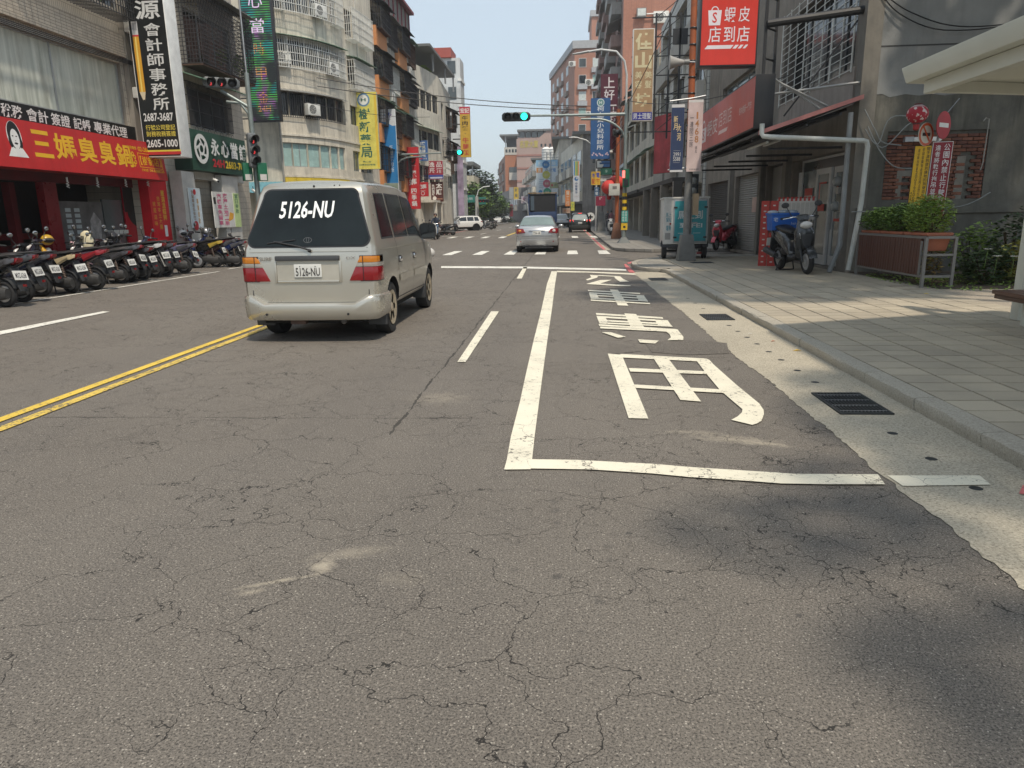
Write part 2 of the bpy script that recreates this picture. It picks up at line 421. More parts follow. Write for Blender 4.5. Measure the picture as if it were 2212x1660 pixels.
  k=t.math('MAXIMUM',cracks(t,P),t.math('MAXIMUM',t.math('MULTIPLY',l1,.8),t.math('MULTIPLY',l2,.8)))
  base=t.mix(t.math('MULTIPLY',k,.88),base,(.016,.015,.014))
  h=t.math('SUBTRACT',t.math('MULTIPLY',g,.55),t.math('MULTIPLY',k,1.6))
 else:
  h=t.math('MULTIPLY',g,.55)
 t.col(base);t.set(t.b,'Roughness',t.ramp(g2,.3,.7,.72,.92));t.set(t.b,'Specular IOR Level',.35)
 t.bump(h,.008,.9)
 return t.m
def paint(name,c,wear=.35,crk=True,worn=(.13,.115,.10)):
 t=NT(name);P=t.pos(True)
 n1=t.noise(P,26,6,.75);n2=t.noise(P,2.2,4,.6);n3=t.noise(P,90,3,.7)
 k=t.mix(t.ramp(n2,.35,.7),c,tuple(x*.86 for x in c))
 k=t.mix(t.ramp(n3,.5,.7,0,.28),k,tuple(x*.6 for x in c))
 th=t.ramp(n2,.3,.75,.70-wear*.12,.58-wear*.2)
 m=t.ramp(t.math('SUBTRACT',n1,th),0,.04)
 if crk:m=t.math('MAXIMUM',m,t.math('MULTIPLY',cracks(t,P),.9))
 k=t.mix(m,k,worn);t.col(k);t.set(t.b,'Roughness',.62);t.bump(t.math('SUBTRACT',t.math('MULTIPLY',n3,.3),m),.004,.5)
 return t.m
ASPH=asphalt('asphalt')
ASPH2=asphalt('asphalt_patch',.85,False)
PAINT=paint('road_paint_cream',(.80,.75,.60),.25)
PAINTW=paint('road_paint_white',(.80,.78,.70),.4,False)
PAINTY=paint('road_paint_yellow',(.74,.52,.08),.4,False)
PAINTYW=paint('road_paint_worn_yellow',(.70,.50,.10),.7,False)
PAINTR=paint('road_paint_red',(.62,.16,.16),.4,False)
def concrete(name,c,speck=.35,joint=0):
 t=NT(name);P=t.pos(True)
 n1=t.noise(P,.9,6,.65);n2=t.noise(P,75,4,.8);n3=t.noise(P,7,5,.7)
 k=t.mix(t.ramp(n1,.3,.7),tuple(x*.86 for x in c),tuple(x*1.1 for x in c))
 k=t.mix(t.ramp(n2,.52,.68,0,speck*1.6),k,tuple(x*.38 for x in c));k=t.mix(t.ramp(n2,.46,.34,0,speck),k,tuple(min(.8,x*1.5)for x in c))
 k=t.mix(t.ramp(n3,.56,.78,0,.45),k,tuple(x*.55 for x in c))
 t.col(k);t.set(t.b,'Roughness',.85);t.bump(t.math('ADD',n2,t.math('MULTIPLY',n3,.6)),.006,.5)
 return t.m
GUT=concrete('gutter_concrete',(.43,.385,.30),.75)
KERBM=concrete('kerb_concrete',(.40,.365,.30),.5)
PATHM=concrete('pebble_path',(.36,.31,.245),.6)
def sheet(name,pts,m,z=0.0,kind='structure',parent=None):
 b=MB();b.poly([(p[0],p[1],z)for p in pts]);o=b.build(name,m,parent)
 if kind:o['kind']=kind
 return o
o=sheet('ground',[(-900,-300),(900,-300),(900,2000),(-900,2000)],asphalt('far_asphalt',.95,False),-.03)
sheet('road',[(-13.1,-14),(2.2,-14),(2.2,420),(-13.1,420)],ASPH,0)
sheet('side_road',[(-80,29.2),(-13.1,29.2),(-13.1,38),(-80,38)],ASPH2,-.008)
# gutter strip with a ragged edge against the asphalt
rg=random.Random(5);L=[];y=-3.0
while y<18.6:
 x=1.80+.010*math.sin(y*1.3)+.008*math.sin(y*4.1+1)+rg.uniform(-.016,.016);L.append((x,y));y+=.05
sheet('gutter',L+[(1.87,18.6),(2.3,18.6),(2.602,18.2),(2.602,-3)],GUT,.004)
L2=[(2.03,30.7),(2.0,38),(2.25,60),(2.4,80),(2.5,140)]
sheet('gutter',[(a-.28,b)for a,b in L2]+[(a,b)for a,b in reversed(L2)],GUT,.004)
# dark repair patches in the bus bay
c_=[(1390,738),(1440,742),(1480,735),(1570,742),(1575,765),(1480,768),(1408,762)]
sheet('road_patch',[G(*p)for p in c_],asphalt('tar_patch',.80,False),.005)
sheet('road_patch',[G(*p)for p in[(1313,742),(1360,748),(1385,760),(1318,766)]],ASPH2,.004)
MARK=0
def marking(name,polys,m,z=.009,zstep=.0):
 b=MB()
 for k,q in enumerate(polys):b.poly([(p[0],p[1],z+k*zstep)for p in q])
 o=b.build(name,m);o['kind']='structure'
 return o
def K(pts,ox=1100,oy=600,sc=2113/700):
 return[G((ox+x/sc)/1.06872,(oy+y/sc)/1.06872)for x,y in pts]
    # bus bay outline
lft=[(193,1472),(212,1400),(240,1240),(302,1000),(345,800),(400,560),(455,340),(492,170),(523,83)]
rgt=[(562,83),(548,170),(527,340),(495,560),(462,800),(436,1000),(405,1240),(388,1400),(378,1470)]
marking('bay_line',[K(lft+rgt)],PAINT)
marking('bay_line',[K([(380,1400),(700,1405),(1235,1433),(1450,1452),(1700,1470),(2113,1495),(2113,1568),(1700,1540),(1480,1525),(1225,1500),(800,1472),(380,1465)]),[G((1600+x/2.767)/1.06872,(600+y/2.767)/1.06872)for x,y in[(0,1336),(300,1355),(640,1378),(1180,1382),(1225,1445),(860,1445),(560,1440),(250,1415),(0,1400)]]],PAINT,.0095,.0006)
marking('bay_line',[[G((1600+x/2.767)/1.06872,(600+y/2.767)/1.06872)for x,y in[(1240,1388),(1830,1388),(1900,1447),(1340,1456)]]],PAINT,.0095)
marking('bay_line',[K([(560,80),(780,85),(1100,98),(1112,106),(1095,108),(780,93),(562,90)])],PAINT,.0095)
ZS=.0004
marking('road_character',[K(q)for q in[[(915,660),(1012,668),(1198,1115),(1060,1112)],[(1000,662),(1600,695),(1575,716),(1020,688)],[(1520,692),(1600,695),(1625,706),(1650,735),(1812,880),(1970,1010),(2000,1055),(2003,1085),(1985,1132),(1955,1150),(1920,1160),(1860,1145),(1775,1125),(1820,1100),(1850,1072),(1853,1050),(1700,920),(1600,800)],[(1225,680),(1330,687),(1565,997),(1420,985)],[(1060,762),(1612,785),(1628,806),(1072,787)],[(1098,878),(1705,912),(1728,938),(1110,902)]]],PAINT,.009,ZS)
marking('road_character',[K(q)for q in[[(832,375),(1297,405),(1302,417),(835,388)],[(1030,378),(1112,383),(1168,474),(1072,470)],[(835,395),(895,398),(922,450),(855,444)],[(1240,422),(1332,427),(1365,474),(1270,468)],[(888,398),(1245,421),(1255,434),(893,411)],[(905,425),(1262,444),(1270,455),(912,437)],[(853,440),(1360,464),(1368,474),(858,451)],[(850,454),(1392,490),(1400,503),(856,467)],[(860,472),(1330,497),(1340,509),(864,485)],[(1300,492),(1400,492),(1442,545),(1440,567),(1330,568),(1355,548),(1345,525)],[(872,512),(935,512),(1042,545),(985,551)],[(1125,562),(1272,572),(1245,592),(1138,585)]]],PAINT,.009,ZS)
marking('road_character',[K(q)for q in[[(775,213),(1137,235),(1142,243),(778,222)],[(930,211),(985,213),(1058,325),(985,322)],[(785,230),(1165,252),(1172,260),(790,240)],[(783,235),(838,238),(855,277),(796,272)],[(1110,250),(1165,253),(1196,294),(1130,290)],[(838,250),(1132,268),(1137,276),(842,258)],[(795,268),(1192,290),(1197,297),(797,277)],[(795,281),(1208,306),(1210,315),(797,291)]]],PAINT,.009,ZS)
marking('road_character',[K(q)for q in[[(790,108),(850,112),(840,128),(775,148),(762,141),(800,126)],[(850,110),(1000,118),(1003,123),(848,116)],[(958,117),(1003,120),(1022,137),(1064,156),(1000,158),(965,132)],[(862,145),(945,143),(860,170),(765,172)],[(800,166),(1070,182),(1076,188),(1005,188),(765,173)]]],PAINT,.009,ZS)
# lane lines
def strip(name,a,b,wid,m,z=.008):
 a=Vector((a[0],a[1],0));b=Vector((b[0],b[1],0));d=(b-a).normalized();s_=Vector((-d.y,d.x,0))*wid/2
 return marking(name,[[a-s_,b-s_,b+s_,a+s_]],m,z)
marking('lane_dash',[[G(988,784),G(1006,784),G(1078,674),G(1061,674)]],PAINT)
marking('lane_dash',[[G(1116,603),G(1127,603),G(1139,578),G(1131,578)]],PAINT)
for p in([(0,717),(0,725),(237,675),(222,674)],):marking('lane_dash',[[G(*q)for q in p]],PAINTW)
strip('yellow_line',(-4.28,1.2),(-4.28,10.6),.10,PAINTY);strip('yellow_line',(-4.07,1.0),(-4.10,9.9),.10,PAINTYW)
strip('yellow_line',(-4.28,10.6),(-4.33,21.0),.10,PAINTY);strip('yellow_line',(-4.10,9.9),(-4.12,21.0),.10,PAINTYW)
marking('stop_line',[[G(953,576),G(1130,577),G(1353,582),G(1353,586),G(1130,581),G(953,580)]],PAINTW)
strip('parking_line',(-10.42,6),(-10.15,20.6),.09,PAINTW);strip('parking_line',(-10.35,21.6),(-10.35,26.5),.09,PAINTW)
for yy in(9.2,13.7,17.8,20.5):strip('parking_line',(-12.3,yy),(-10.35,yy-.05),.07,PAINTW)
# crossings
for k in range(9):
 x=-8.45+k*1.24+(.02 if k%2 else 0)
 marking('crossing_stripe',[[(x-.03*k*.3,28.7-.16*k),(x+.36,28.65-.16*k),(x+.36,32.1-.24*k),(x,32.15-.24*k)]],PAINTW)
for k in range(9):
 x=-8.3+k*1.28
 marking('crossing_stripe',[[(x,51.4-.5*k),(x+.42,51.3-.5*k),(x+.42,54.8-.42*k),(x,54.9-.42*k)]],PAINTW)
strip('stop_line',(-9.4,56.4),(-4.4,55.6),.3,PAINTW)
strip('yellow_line',(-4.25,56),(-3.9,150),.22,PAINTY)
for yy in(62,78,96,116,140):strip('lane_dash',(-7.0,yy),(-6.9,yy+4),.14,PAINTW)
for yy in(60,78,98):strip('lane_dash',(-1.0,yy),(-1.0,yy+4),.14,PAINTW)
for(a,b)in((-3.2,98),(-1.6,104),(-5.4,92),(-2.4,120),(-.2,88)):strip('lane_dash',(a,b),(a+1.1,b),1.5,PAINTW)
strip('red_line',(1.80,31.0),(2.12,62),.13,PAINTR);strip('red_line',(2.12,62),(2.3,110),.13,PAINTR)
strip('red_line',(-10.3,62),(-10.6,86),.13,PAINTR)
marking('red_line',[[G(1348,572),G(1352,571),G(1362,580),G(1372,590),G(1360,590),G(1352,580)]],PAINTR)
marking('red_line',[[G(1353,569),G(1358,571),G(1385,565),G(1430,562),G(1430,560),G(1380,562)]],PAINTR)
marking('red_line',[[(2.36,3.62),(2.44,3.58),(2.60,3.6),(2.60,3.76),(2.45,3.74)]],PAINTR,.0085)
# ---------------------------------------------------------------- kerb and pavement on the right
kerb=empty('kerb',(2.66,10,0));kerb['kind']='structure'
ZK=.10
kj=[-2.4,-1.54,-.66,.22,1.08,1.94,2.8,3.66,4.4,5.26,6.14,7.0,7.86,8.73,9.6,10.46,11.32,12.18,13.05,13.9,14.8,15.7,16.6,17.4,18.2]
rk=random.Random(3)
def kerbstone(a,b,j=0.0):
 m=MB();n=6
 prof=[(2.600,0),(2.592,.03),(2.586,.075),(2.592,.092),(2.606,.1),(2.742,.102),(2.742,-.02),(2.600,-.02)]
 vs_=[]
 for i in range(n+1):
  y=a+.004+(b-a-.008)*i/n
  for q,(x,z)in enumerate(prof):
   e=rk.uniform(-.006,.006)if q in(2,3,4)else 0
   vs_.append((x+e+j,y,z+e*.6))
 k=len(prof);fs=[(i*k+q,i*k+(q+1)%k,(i+1)*k+(q+1)%k,(i+1)*k+q)for i in range(n)for q in range(k)]
 fs+=[tuple(range(k-1,-1,-1)),tuple(n*k+q for q in range(k))]
 m.add(vs_,fs);return m.build('kerb_stone',KERBM,kerb,35)
for a,b in zip(kj,kj[1:]):kerbstone(a,b,rk.uniform(-.006,.006))
# rounded corner of the kerb
arc=[(2.60,18.2),(2.50,18.55),(2.2,18.85),(2.02,19.3),(1.96,20.2),(2.02,21.3),(2.25,22.2),(2.7,23.1),(3.3,23.8),(4.2,24.3),(5.6,24.6),(6.3,24.7)]
for(a,b)in zip(arc,arc[1:]):
 a_=Vector((*a,0));b_=Vector((*b,0));d=(b_-a_).normalized();s_=Vector((d.y,-d.x,0))*.15
 m=MB();p=[a_+d*.006,b_-d*.006,b_-d*.006+s_,a_+d*.006+s_]
 m.hexa([tuple(q+Vector((0,0,-.02)))for q in p]+[tuple(q+Vector((0,0,.09)))for q in p]);m.build('kerb_stone',KERBM,kerb,bevel=.012)
relink(kerb)
b=MB()
pv=[(2.742,-3),(6.35,-3),(6.35,24.55),(5.6,24.45),(4.2,24.15),(3.35,23.68),(2.8,23.0),(2.38,22.15),(2.15,21.3),(2.1,20.2),(2.16,19.35),(2.32,18.95),(2.742,18.6)]
b.prism([(x,y,-.02)for x,y in pv],(0,0,.085));pav=b.build('pavement',concrete('pavement_bed',(.085,.075,.06),.3));pav['kind']='structure'
# individual paving tiles
t=NT('paving_tile');P=t.pos(True);oi=t.n('ShaderNodeObjectInfo').outputs['Random']
n1=t.noise(P,1.1,5,.65);n2=t.noise(P,60,3,.7)
k=t.mix(t.ramp(oi,0,1),(.385,.335,.255),(.475,.415,.315));k=t.mix(t.ramp(n1,.45,.7,0,.5),k,(.23,.205,.17));k=t.mix(t.ramp(n2,.55,.7,0,.3),k,(.22,.2,.175))
k=t.mix(t.math('MULTIPLY',t.math('GREATER_THAN',oi,.985),.6),k,(.22,.17,.13))
t.col(k);t.set(t.b,'Roughness',.72);t.bump(n2,.003,.4);TILEM=t.m
TX,TY=.352,.279
tm=MB();e=.0075
tm.hexa([(e,e,0),(TX-e,e,0),(TX-e,TY-e,0),(e,TY-e,0),(e+.004,e+.004,.034),(TX-e-.004,e+.004,.034),(TX-e-.004,TY-e-.004,.034),(e+.004,TY-e-.004,.034)])
t0=tm.build('paving_tile',TILEM,pav);tmesh=t0.data;nt_=0;rest=MB();rt_=random.Random(8)
CF_=[]
for j in range(-2,78):
 for i in range(10):
  x,y=2.748+i*TX,2.95+j*TY
  if y>18.2 and(x<3.1 or y>23.2):continue
  if x>5.5 and y<8.0:continue
  CF_.append((y+abs(x-3.2)*.15,x,y))
CF_.sort();vis=[c for c in CF_ if c[2]>3.4+(c[1]-2.75)*1.62-.5]
hid=[c for c in CF_ if c not in vis]
for q,(dd,x,y)in enumerate(vis):
 if q<296:
  o=t0 if nt_==0 else t0.copy()
  if nt_:COL.objects.link(o);o.parent=pav
  o.location=(x,y,.066+rt_.uniform(-.0015,.0015));o.rotation_euler=(rt_.uniform(-.003,.003),rt_.uniform(-.003,.003),rt_.uniform(-.004,.004));nt_+=1
 else:hid.append((dd,x,y))
for dd,x,y in hid:
 rest.hexa([(x+e,y+e,.066),(x+TX-e,y+e,.066),(x+TX-e,y+TY-e,.066),(x+e,y+TY-e,.066),(x+e,y+e,.1),(x+TX-e,y+e,.1),(x+TX-e,y+TY-e,.1),(x+e,y+TY-e,.1)])
o=rest.build('paving_tile',TILEM,pav);o['kind']='stuff'
sheet('park_path',[(6.30,17.1),(6.34,13.6),(6.2,12.4),(6.27,10.9),(6.3,8.0),(6.3,-3),(14,-3),(14,17.1)],PATHM,.085)
sheet('park_path',[(5.52,7.95),(6.31,7.95),(6.31,-3),(5.52,-3)],PATHM,.104)
sheet('pavement_apron',[(2.742,18.25),(3.095,18.25),(3.095,23.3),(6.3,23.3),(6.3,24.5),(5.6,24.42),(4.2,24.12),(3.35,23.65),(2.8,22.98),(2.4,22.13),(2.17,21.3),(2.12,20.2),(2.18,19.37),(2.34,18.98),(2.742,18.65)],concrete('apron_concrete',(.30,.28,.24),.4),.0885)
# far pavement right and left pavement
fp=[(2.12,30.6),(2.2,38),(2.5,60),(2.75,80),(2.9,240),(6.6,240),(6.6,28.6),(3.5,28.6),(2.6,29.4)]
b=MB();b.prism([(x,y,-.02)for x,y in fp],(0,0,.125));o=b.build('pavement',mat_tile('far_paving',(.24,.225,.20),(.13,.12,.11),.36,.28,'x',.012,.12,.8,0,0));o['kind']='structure'
b=MB();b.prism([(x,y,-.02)for x,y in[(-16,-3),(-12.75,-3),(-12.75,28.8),(-16,28.8)]],(0,0,.12));o=b.build('pavement',concrete('left_paving',(.17,.16,.15),.2));o['kind']='structure'
b=MB();b.prism([(x,y,-.02)for x,y in[(-24,38.2),(-16,38.2),(-12.5,41.5),(-11.4,50),(-11.0,240),(-24,240)]],(0,0,.12));o=b.build('pavement',concrete('left_paving_b',(.17,.16,.15),.2));o['kind']='structure'
# drain grates and weep holes in the gutter
IRON=mat('cast_iron',(.045,.05,.052),.55,.5,.3,12)
def grate(x0,y0,x1,y1,label):
 r=empty('drain_grate',((x0+x1)/2,(y0+y1)/2,.004),0,label,'drain grate','drain grates in the gutter')
 f=MB()
 for a in((x0,y0,x1,y0+.022),(x0,y1-.022,x1,y1),(x0,y0+.022,x0+.022,y1-.022),(x1-.022,y0+.022,x1,y1-.022)):f.box(a[0],a[1],.0045,a[2],a[3],.016)
 f.build('frame',IRON,r)
 p=MB();p.box(x0+.02,y0+.02,.0048,x1-.02,y1-.02,.006);p.build('drain_pit',mat('pit_black',(.006,.006,.006),.9),r)
 nb=13
 for i in range(nb):
  x=x0+.035+(x1-x0-.07)*i/(nb-1);q=MB();q.box(x-.006,y0+.022,.007,x+.006,y1-.022,.015);q.build('bar',IRON,r)
 for i in range(4):
  y=y0+(y1-y0)*(i+.5)/4;q=MB();q.box(x0+.022,y-.004,.008,x1-.022,y+.004,.0155);q.build('cross_bar',STEEL,r)
 relink(r)
grate(2.02,5.13,2.40,5.76,'large black iron drain grate in the gutter, nearest one to the viewer')
grate(2.00,9.92,2.38,10.5,'black iron drain grate in the gutter beside the character for exclusive use')
grate(1.98,16.1,2.36,16.7,'black iron drain grate at the far end of the gutter by the kerb corner')
for k,y in enumerate((9.44,8.96,8.51,8.06,7.59,7.15,6.65,6.17,4.68,4.17,3.70,3.2,11.2,11.9,12.6)):
 m=MB();m.lathe([(.0,.006),(.030,.006),(.034,.0045)],(2.19,y,0),'z',16);o=m.build('weep_hole',IRON);o['kind']='structure'
    # manhole cover on the pavement
m=MB();m.box(3.6,20.2,.1005,4.2,20.8,.106);tag(m.build('manhole_cover',IRON,None,bevel=.004),'square dark iron manhole cover in the pavement near the delivery cart','manhole cover')
# fallen leaves and litter
for k,(px,py,c,s_)in enumerate([(1722,758,(.55,.36,.06),.05),(1670,738,(.42,.16,.10),.03),(2002,635,(.6,.45,.08),.05),(1620,722,(.6,.58,.52),.025)]):
 g=G(px,py,.007 if px<1800 else.105);m=MB()
 m.add([(g.x-s_,g.y,g.z),(g.x,g.y-s_*.4,g.z+.008),(g.x+s_,g.y,g.z+.003),(g.x,g.y+s_*.4,g.z+.012)],[(0,1,2),(0,2,3)])
 tag(m.build('fallen_leaf' if k<3 else 'paper_scrap',mat('leaf_litter_%d'%k,c,.7)),['yellow dead leaf lying in the gutter against the kerb','small reddish dead leaf in the gutter beside a drain grate','yellow leaf lying on the sunlit paving near the bench','small white paper scrap at the foot of the kerb'][k],'leaf' if k<3 else 'litter')
    # ================================================================ building kit
def FXL(X,xl,yt,xr,yb):
 ym,xm=(yt+yb)/2,(xl+xr)/2
 Y0,Y1=AX(xl,ym,X).y,AX(xr,ym,X).y;Z1,Z0=AX(xm,yt,X).z,AX(xm,yb,X).z
 return Frame((X,Y0,Z0),(0,1,0)),Y1-Y0,Z1-Z0
def FXR(X,xl,yt,xr,yb):
 ym,xm=(yt+yb)/2,(xl+xr)/2
 Y1,Y0=AX(xl,ym,X).y,AX(xr,ym,X).y;Z1,Z0=AX(xm,yt,X).z,AX(xm,yb,X).z
 return Frame((X,Y1,Z0),(0,-1,0)),Y1-Y0,Z1-Z0
def wall(F,W,H,ops,m,root,depth=.2,name='wall',v0=0.0,smooth=None):
 us=sorted(set([0,W]+[c for o in ops for c in(o[0],o[2])if 0<=c<=W]));vs_=sorted(set([v0,H]+[c for o in ops for c in(o[1],o[3])if v0<=c<=H]))
 b=MB()
 for i in range(len(us)-1):
  for j in range(len(vs_)-1):
   uc,vc=(us[i]+us[i+1])/2,(vs_[j]+vs_[j+1])/2
   if any(o[0]<uc<o[2]and o[1]<vc<o[3]for o in ops):continue
   F.quad(b,us[i],vs_[j],us[i+1],vs_[j+1],0)
 for o in ops:
  d=o[4]if len(o)>4 else depth
  P=F.p
  b.quad(P(o[0],o[1],0),P(o[2],o[1],0),P(o[2],o[1],-d),P(o[0],o[1],-d));b.quad(P(o[0],o[3],-d),P(o[2],o[3],-d),P(o[2],o[3],0),P(o[0],o[3],0))
  b.quad(P(o[0],o[1],-d),P(o[0],o[3],-d),P(o[0],o[3],0),P(o[0],o[1],0));b.quad(P(o[2],o[1],0),P(o[2],o[3],0),P(o[2],o[3],-d),P(o[2],o[1],-d))
  F.quad(b,o[0],o[1],o[2],o[3],-d)
 return b.build(name,m,root)
ALU=mat('aluminium_frame',(.42,.43,.43),.4,.6,.1)
DKF=mat('dark_frame',(.06,.06,.06),.5)
WHF=mat('white_frame',(.62,.62,.6),.5,grime=.2)
PANES=[mat_glass('pane_dark',(.018,.022,.025),.06),mat_glass('pane_grey',(.07,.085,.09),.12),mat_glass('pane_blue',(.10,.15,.17),.1),mat('pane_curtain',(.22,.22,.19),.25,spec=.8)]
GREENG=mat('pane_green_blind',(.33,.48,.46),.25,spec=.7)
def window(F,u0,v0,u1,v1,root,nx=2,ny=1,fm=None,pm=None,d=-.12,t=.05,split=False):
 fm=fm or ALU;pm=pm or PANES[0];b=MB()
 F.box(b,u0+.004,v0+.004,u0+t,v1-.004,d-.03,d+.03);F.box(b,u1-t,v0+.004,u1-.004,v1-.004,d-.03,d+.03)
 F.box(b,u0+t,v0+.004,u1-t,v0+t,d-.03,d+.03);F.box(b,u0+t,v1-t,u1-t,v1-.004,d-.03,d+.03)
 for i in range(1,nx):
  u=u0+(u1-u0)*i/nx;F.box(b,u-t*.45,v0+t,u+t*.45,v1-t,d-.025,d+.025)
 for j in range(1,ny):
  v=v0+(v1-v0)*j/ny;F.box(b,u0+t,v-t*.45,u1-t,v+t*.45,d-.022,d+.022)
 o=b.build('window',fm,root)
 if split:
  for i in range(nx):
   q=MB();a,c=u0+t*.6+(u1-u0-1.2*t)*i/nx,u0+t*.6+(u1-u0-1.2*t)*(i+1)/nx
   F.box(q,a+.004,v0+t*.6,c-.004,v1-t*.6,d-.014,d-.004);q.build('pane',pm if not isinstance(pm,list)else pm[i%len(pm)],o)
 else:
  q=MB();F.box(q,u0+t*.6,v0+t*.6,u1-t*.6,v1-t*.6,d-.014,d-.004);q.build('pane',pm[0]if isinstance(pm,list)else pm,o)
 return o
def grille(F,u0,v0,u1,v1,out,root,du=.12,dv=.5,m=None,r=.011,base=True,name='window_grille',sides=True):
 m=m or DSTEEL;b=MB();n=max(2,round((u1-u0)/du));k=max(1,round((v1-v0)/dv))
 for i in range(n+1):
  u=u0+(u1-u0)*i/n;F.box(b,u-r,v0,u+r,v1,out-r,out+r)
 for j in range(k+1):
  v=v0+(v1-v0)*j/k;F.box(b,u0-r*1.3,v-r*1.1,u1+r*1.3,v+r*1.1,out+r*1.05,out+r*2.4)
  if sides and out>.1:
   for u in(u0,u1):F.box(b,u-r*.9,v-r,u+r*.9,v+r,0,out-r*1.05)
 if sides and out>.25:
  q=max(1,round(out/du))
  for i in range(1,q):
   for u in(u0,u1):F.box(b,u-r*.8,v0,u+r*.8,v1,out*i/q-r,out*i/q+r)
  for i in range(n):
   u=u0+(u1-u0)*(i+.5)/n
   if base:F.box(b,u-r,v0-r,u+r,v0+r,0,out-r*1.1)
 return b.build(name,m,root)
def awning(F,u0,u1,v,out,drop,root,m,rib=.12,t=.02,name='awning',d0=0.0):
 b=MB();n=max(2,round((u1-u0)/rib));P=F.p
 for i in range(n):
  a,c=u0+(u1-u0)*i/n,u0+(u1-u0)*(i+1)/n;h=.012 if i%2 else 0
  b.hexa([P(a,v-drop+h-t,out),P(c,v-drop+h-t,out),P(c,v+h-t,d0),P(a,v+h-t,d0),P(a,v-drop+h,out),P(c,v-drop+h,out),P(c,v+h,d0),P(a,v+h,d0)])
 return b.build(name,m,root)
ACW=mat('ac_casing',(.66,.66,.62),.5,grime=.3)
ac0=None
def ac_unit(F,u,v,d,label,s=1.0,rz=None,m=None):
 """split air-conditioner box; u, v is its lower middle"""
 global ac0
 if ac0 is None:
  r=empty('air_conditioner');L=Frame((0,0,0),(1,0,0))
  b=MB();L.box(b,-.42,.06,.42,.66,-.3,0);b.build('casing',ACW,r,bevel=.015)
  b=MB();L.ring(b,-.1,.36,.0,.23,.004,24);b.build('fan_opening',BLACK,r)
  b=MB()
  for q in(.08,.13,.18,.235):L.ring(b,-.1,.36,q,q+.012,.012,24)
  for q in range(8):
   a=PI*q/4;b.tube([L.p(-.1+.03*math.cos(a),.36+.03*math.sin(a),.011),L.p(-.1+.24*math.cos(a),.36+.24*math.sin(a),.011)],.005,4)
  b.build('fan_guard',ACW,r)
  b=MB()
  for x in(-.33,.33):L.box(b,x-.03,0,x+.03,.058,-.3,.02)
  b.build('foot',DSTEEL,r);ac0=r
 else:r=copy_tree(ac0)
 r.location=F.p(u,v,d);r.rotation_euler=(0,0,math.atan2(F.U.y,F.U.x));r.scale=(s,s,s)
 return tag(r,label,'air conditioner','air conditioners on the house fronts')
CONC=mat('stained_concrete',(.64,.59,.49),.85,0,.12,1.3,.35,streak=.85,grime=.22)
CONC2=mat('pale_stained_concrete',(.64,.60,.51),.85,0,.12,1.1,.35,streak=.8,grime=.2)
DCONC=mat('dark_mouldy_concrete',(.135,.13,.11),.9,0,.35,1.2,.5,streak=.95,grime=.75)
GREENA=mat('green_corrugated_plastic',(.16,.27,.19),.5,streak=.3)
GREYA=mat('grey_corrugated_sheet',(.22,.22,.21),.6,grime=.4)
ORANGE=mat('orange_tile_panel',(.55,.235,.09),.6,0,.15,4,streak=.35)
WHG=mat('white_grille',(.66,.66,.62),.5,grime=.2)
LVS=mat('leaf_green',(.07,.13,.03),.6,0,.5,6)
def leaves(name,m,blobs,n,size,root=None,seed=1,kind=None,flat=.5):
 rr=random.Random(seed);b=MB();tot=sum(q[3]*q[4]*q[5]for q in blobs)
 for(cx,cy,cz,rx,ry,rz)in blobs:
  k=int(n*(rx*ry*rz)/tot)
  for _ in range(k):
   while True:
    x,y,z=rr.uniform(-1,1),rr.uniform(-1,1),rr.uniform(-1,1);q=x*x+y*y+z*z
    if q<=1 and(q>.35 or rr.random()<.35):break
   s_=size*rr.uniform(.55,1.25);a=rr.uniform(0,2*PI);ti=rr.uniform(-1,1)*flat*1.6
   u=Vector((math.cos(a),math.sin(a),rr.uniform(-.5,.5))).normalized();w_=u.cross(Vector((math.sin(ti),.3*ti,math.cos(ti)))).normalized()
   c=Vector((cx+x*rx,cy+y*ry,cz+z*rz))
   b.add([c-u*s_,c+w_*s_*.42-u*s_*.1,c+u*s_,c-w_*s_*.42-u*s_*.1],[(0,1,2,3)])
 o=b.build(name,m,root)
 if kind:o['kind']=kind
 return o
def leafmat(name,c,c2):
 if name in MC:return MC[name]
 t=NT(name);P=t.pos(True);n1=t.noise(P,1.4,4,.6);n2=t.noise(P,14,2,.6)
 k=t.mix(t.ramp(n1,.35,.65),c,c2);k=t.mix(t.ramp(n2,.45,.7,0,.6),k,tuple(x*1.7 for x in c2));t.col(k);t.set(t.b,'Roughness',.55)
 t.set(t.b,'Transmission Weight',0.0);t.set(t.b,'Subsurface Weight',0.0);MC[name]=t.m;return t.m
LEAF1=leafmat('foliage_mid',(.075,.135,.03),(.13,.21,.045));LEAF2=leafmat('foliage_bright',(.15,.24,.045),(.24,.34,.07));LEAF3=leafmat('foliage_dark',(.028,.055,.018),(.05,.085,.026))
def cable(name,pts,r=.012,sag=0.0,m=None,label=None,n=14):
 P=[Vector(p)for p in pts]
 if sag and len(P)==2:
  a,c=P;P=[a.lerp(c,i/n)-Vector((0,0,sag*4*(i/n)*(1-i/n)))for i in range(n+1)]
 b=MB();b.tube(P,r,6);o=b.build(name,m or BLACK,None,60)
 return tag(o,label,'cable')if label else o
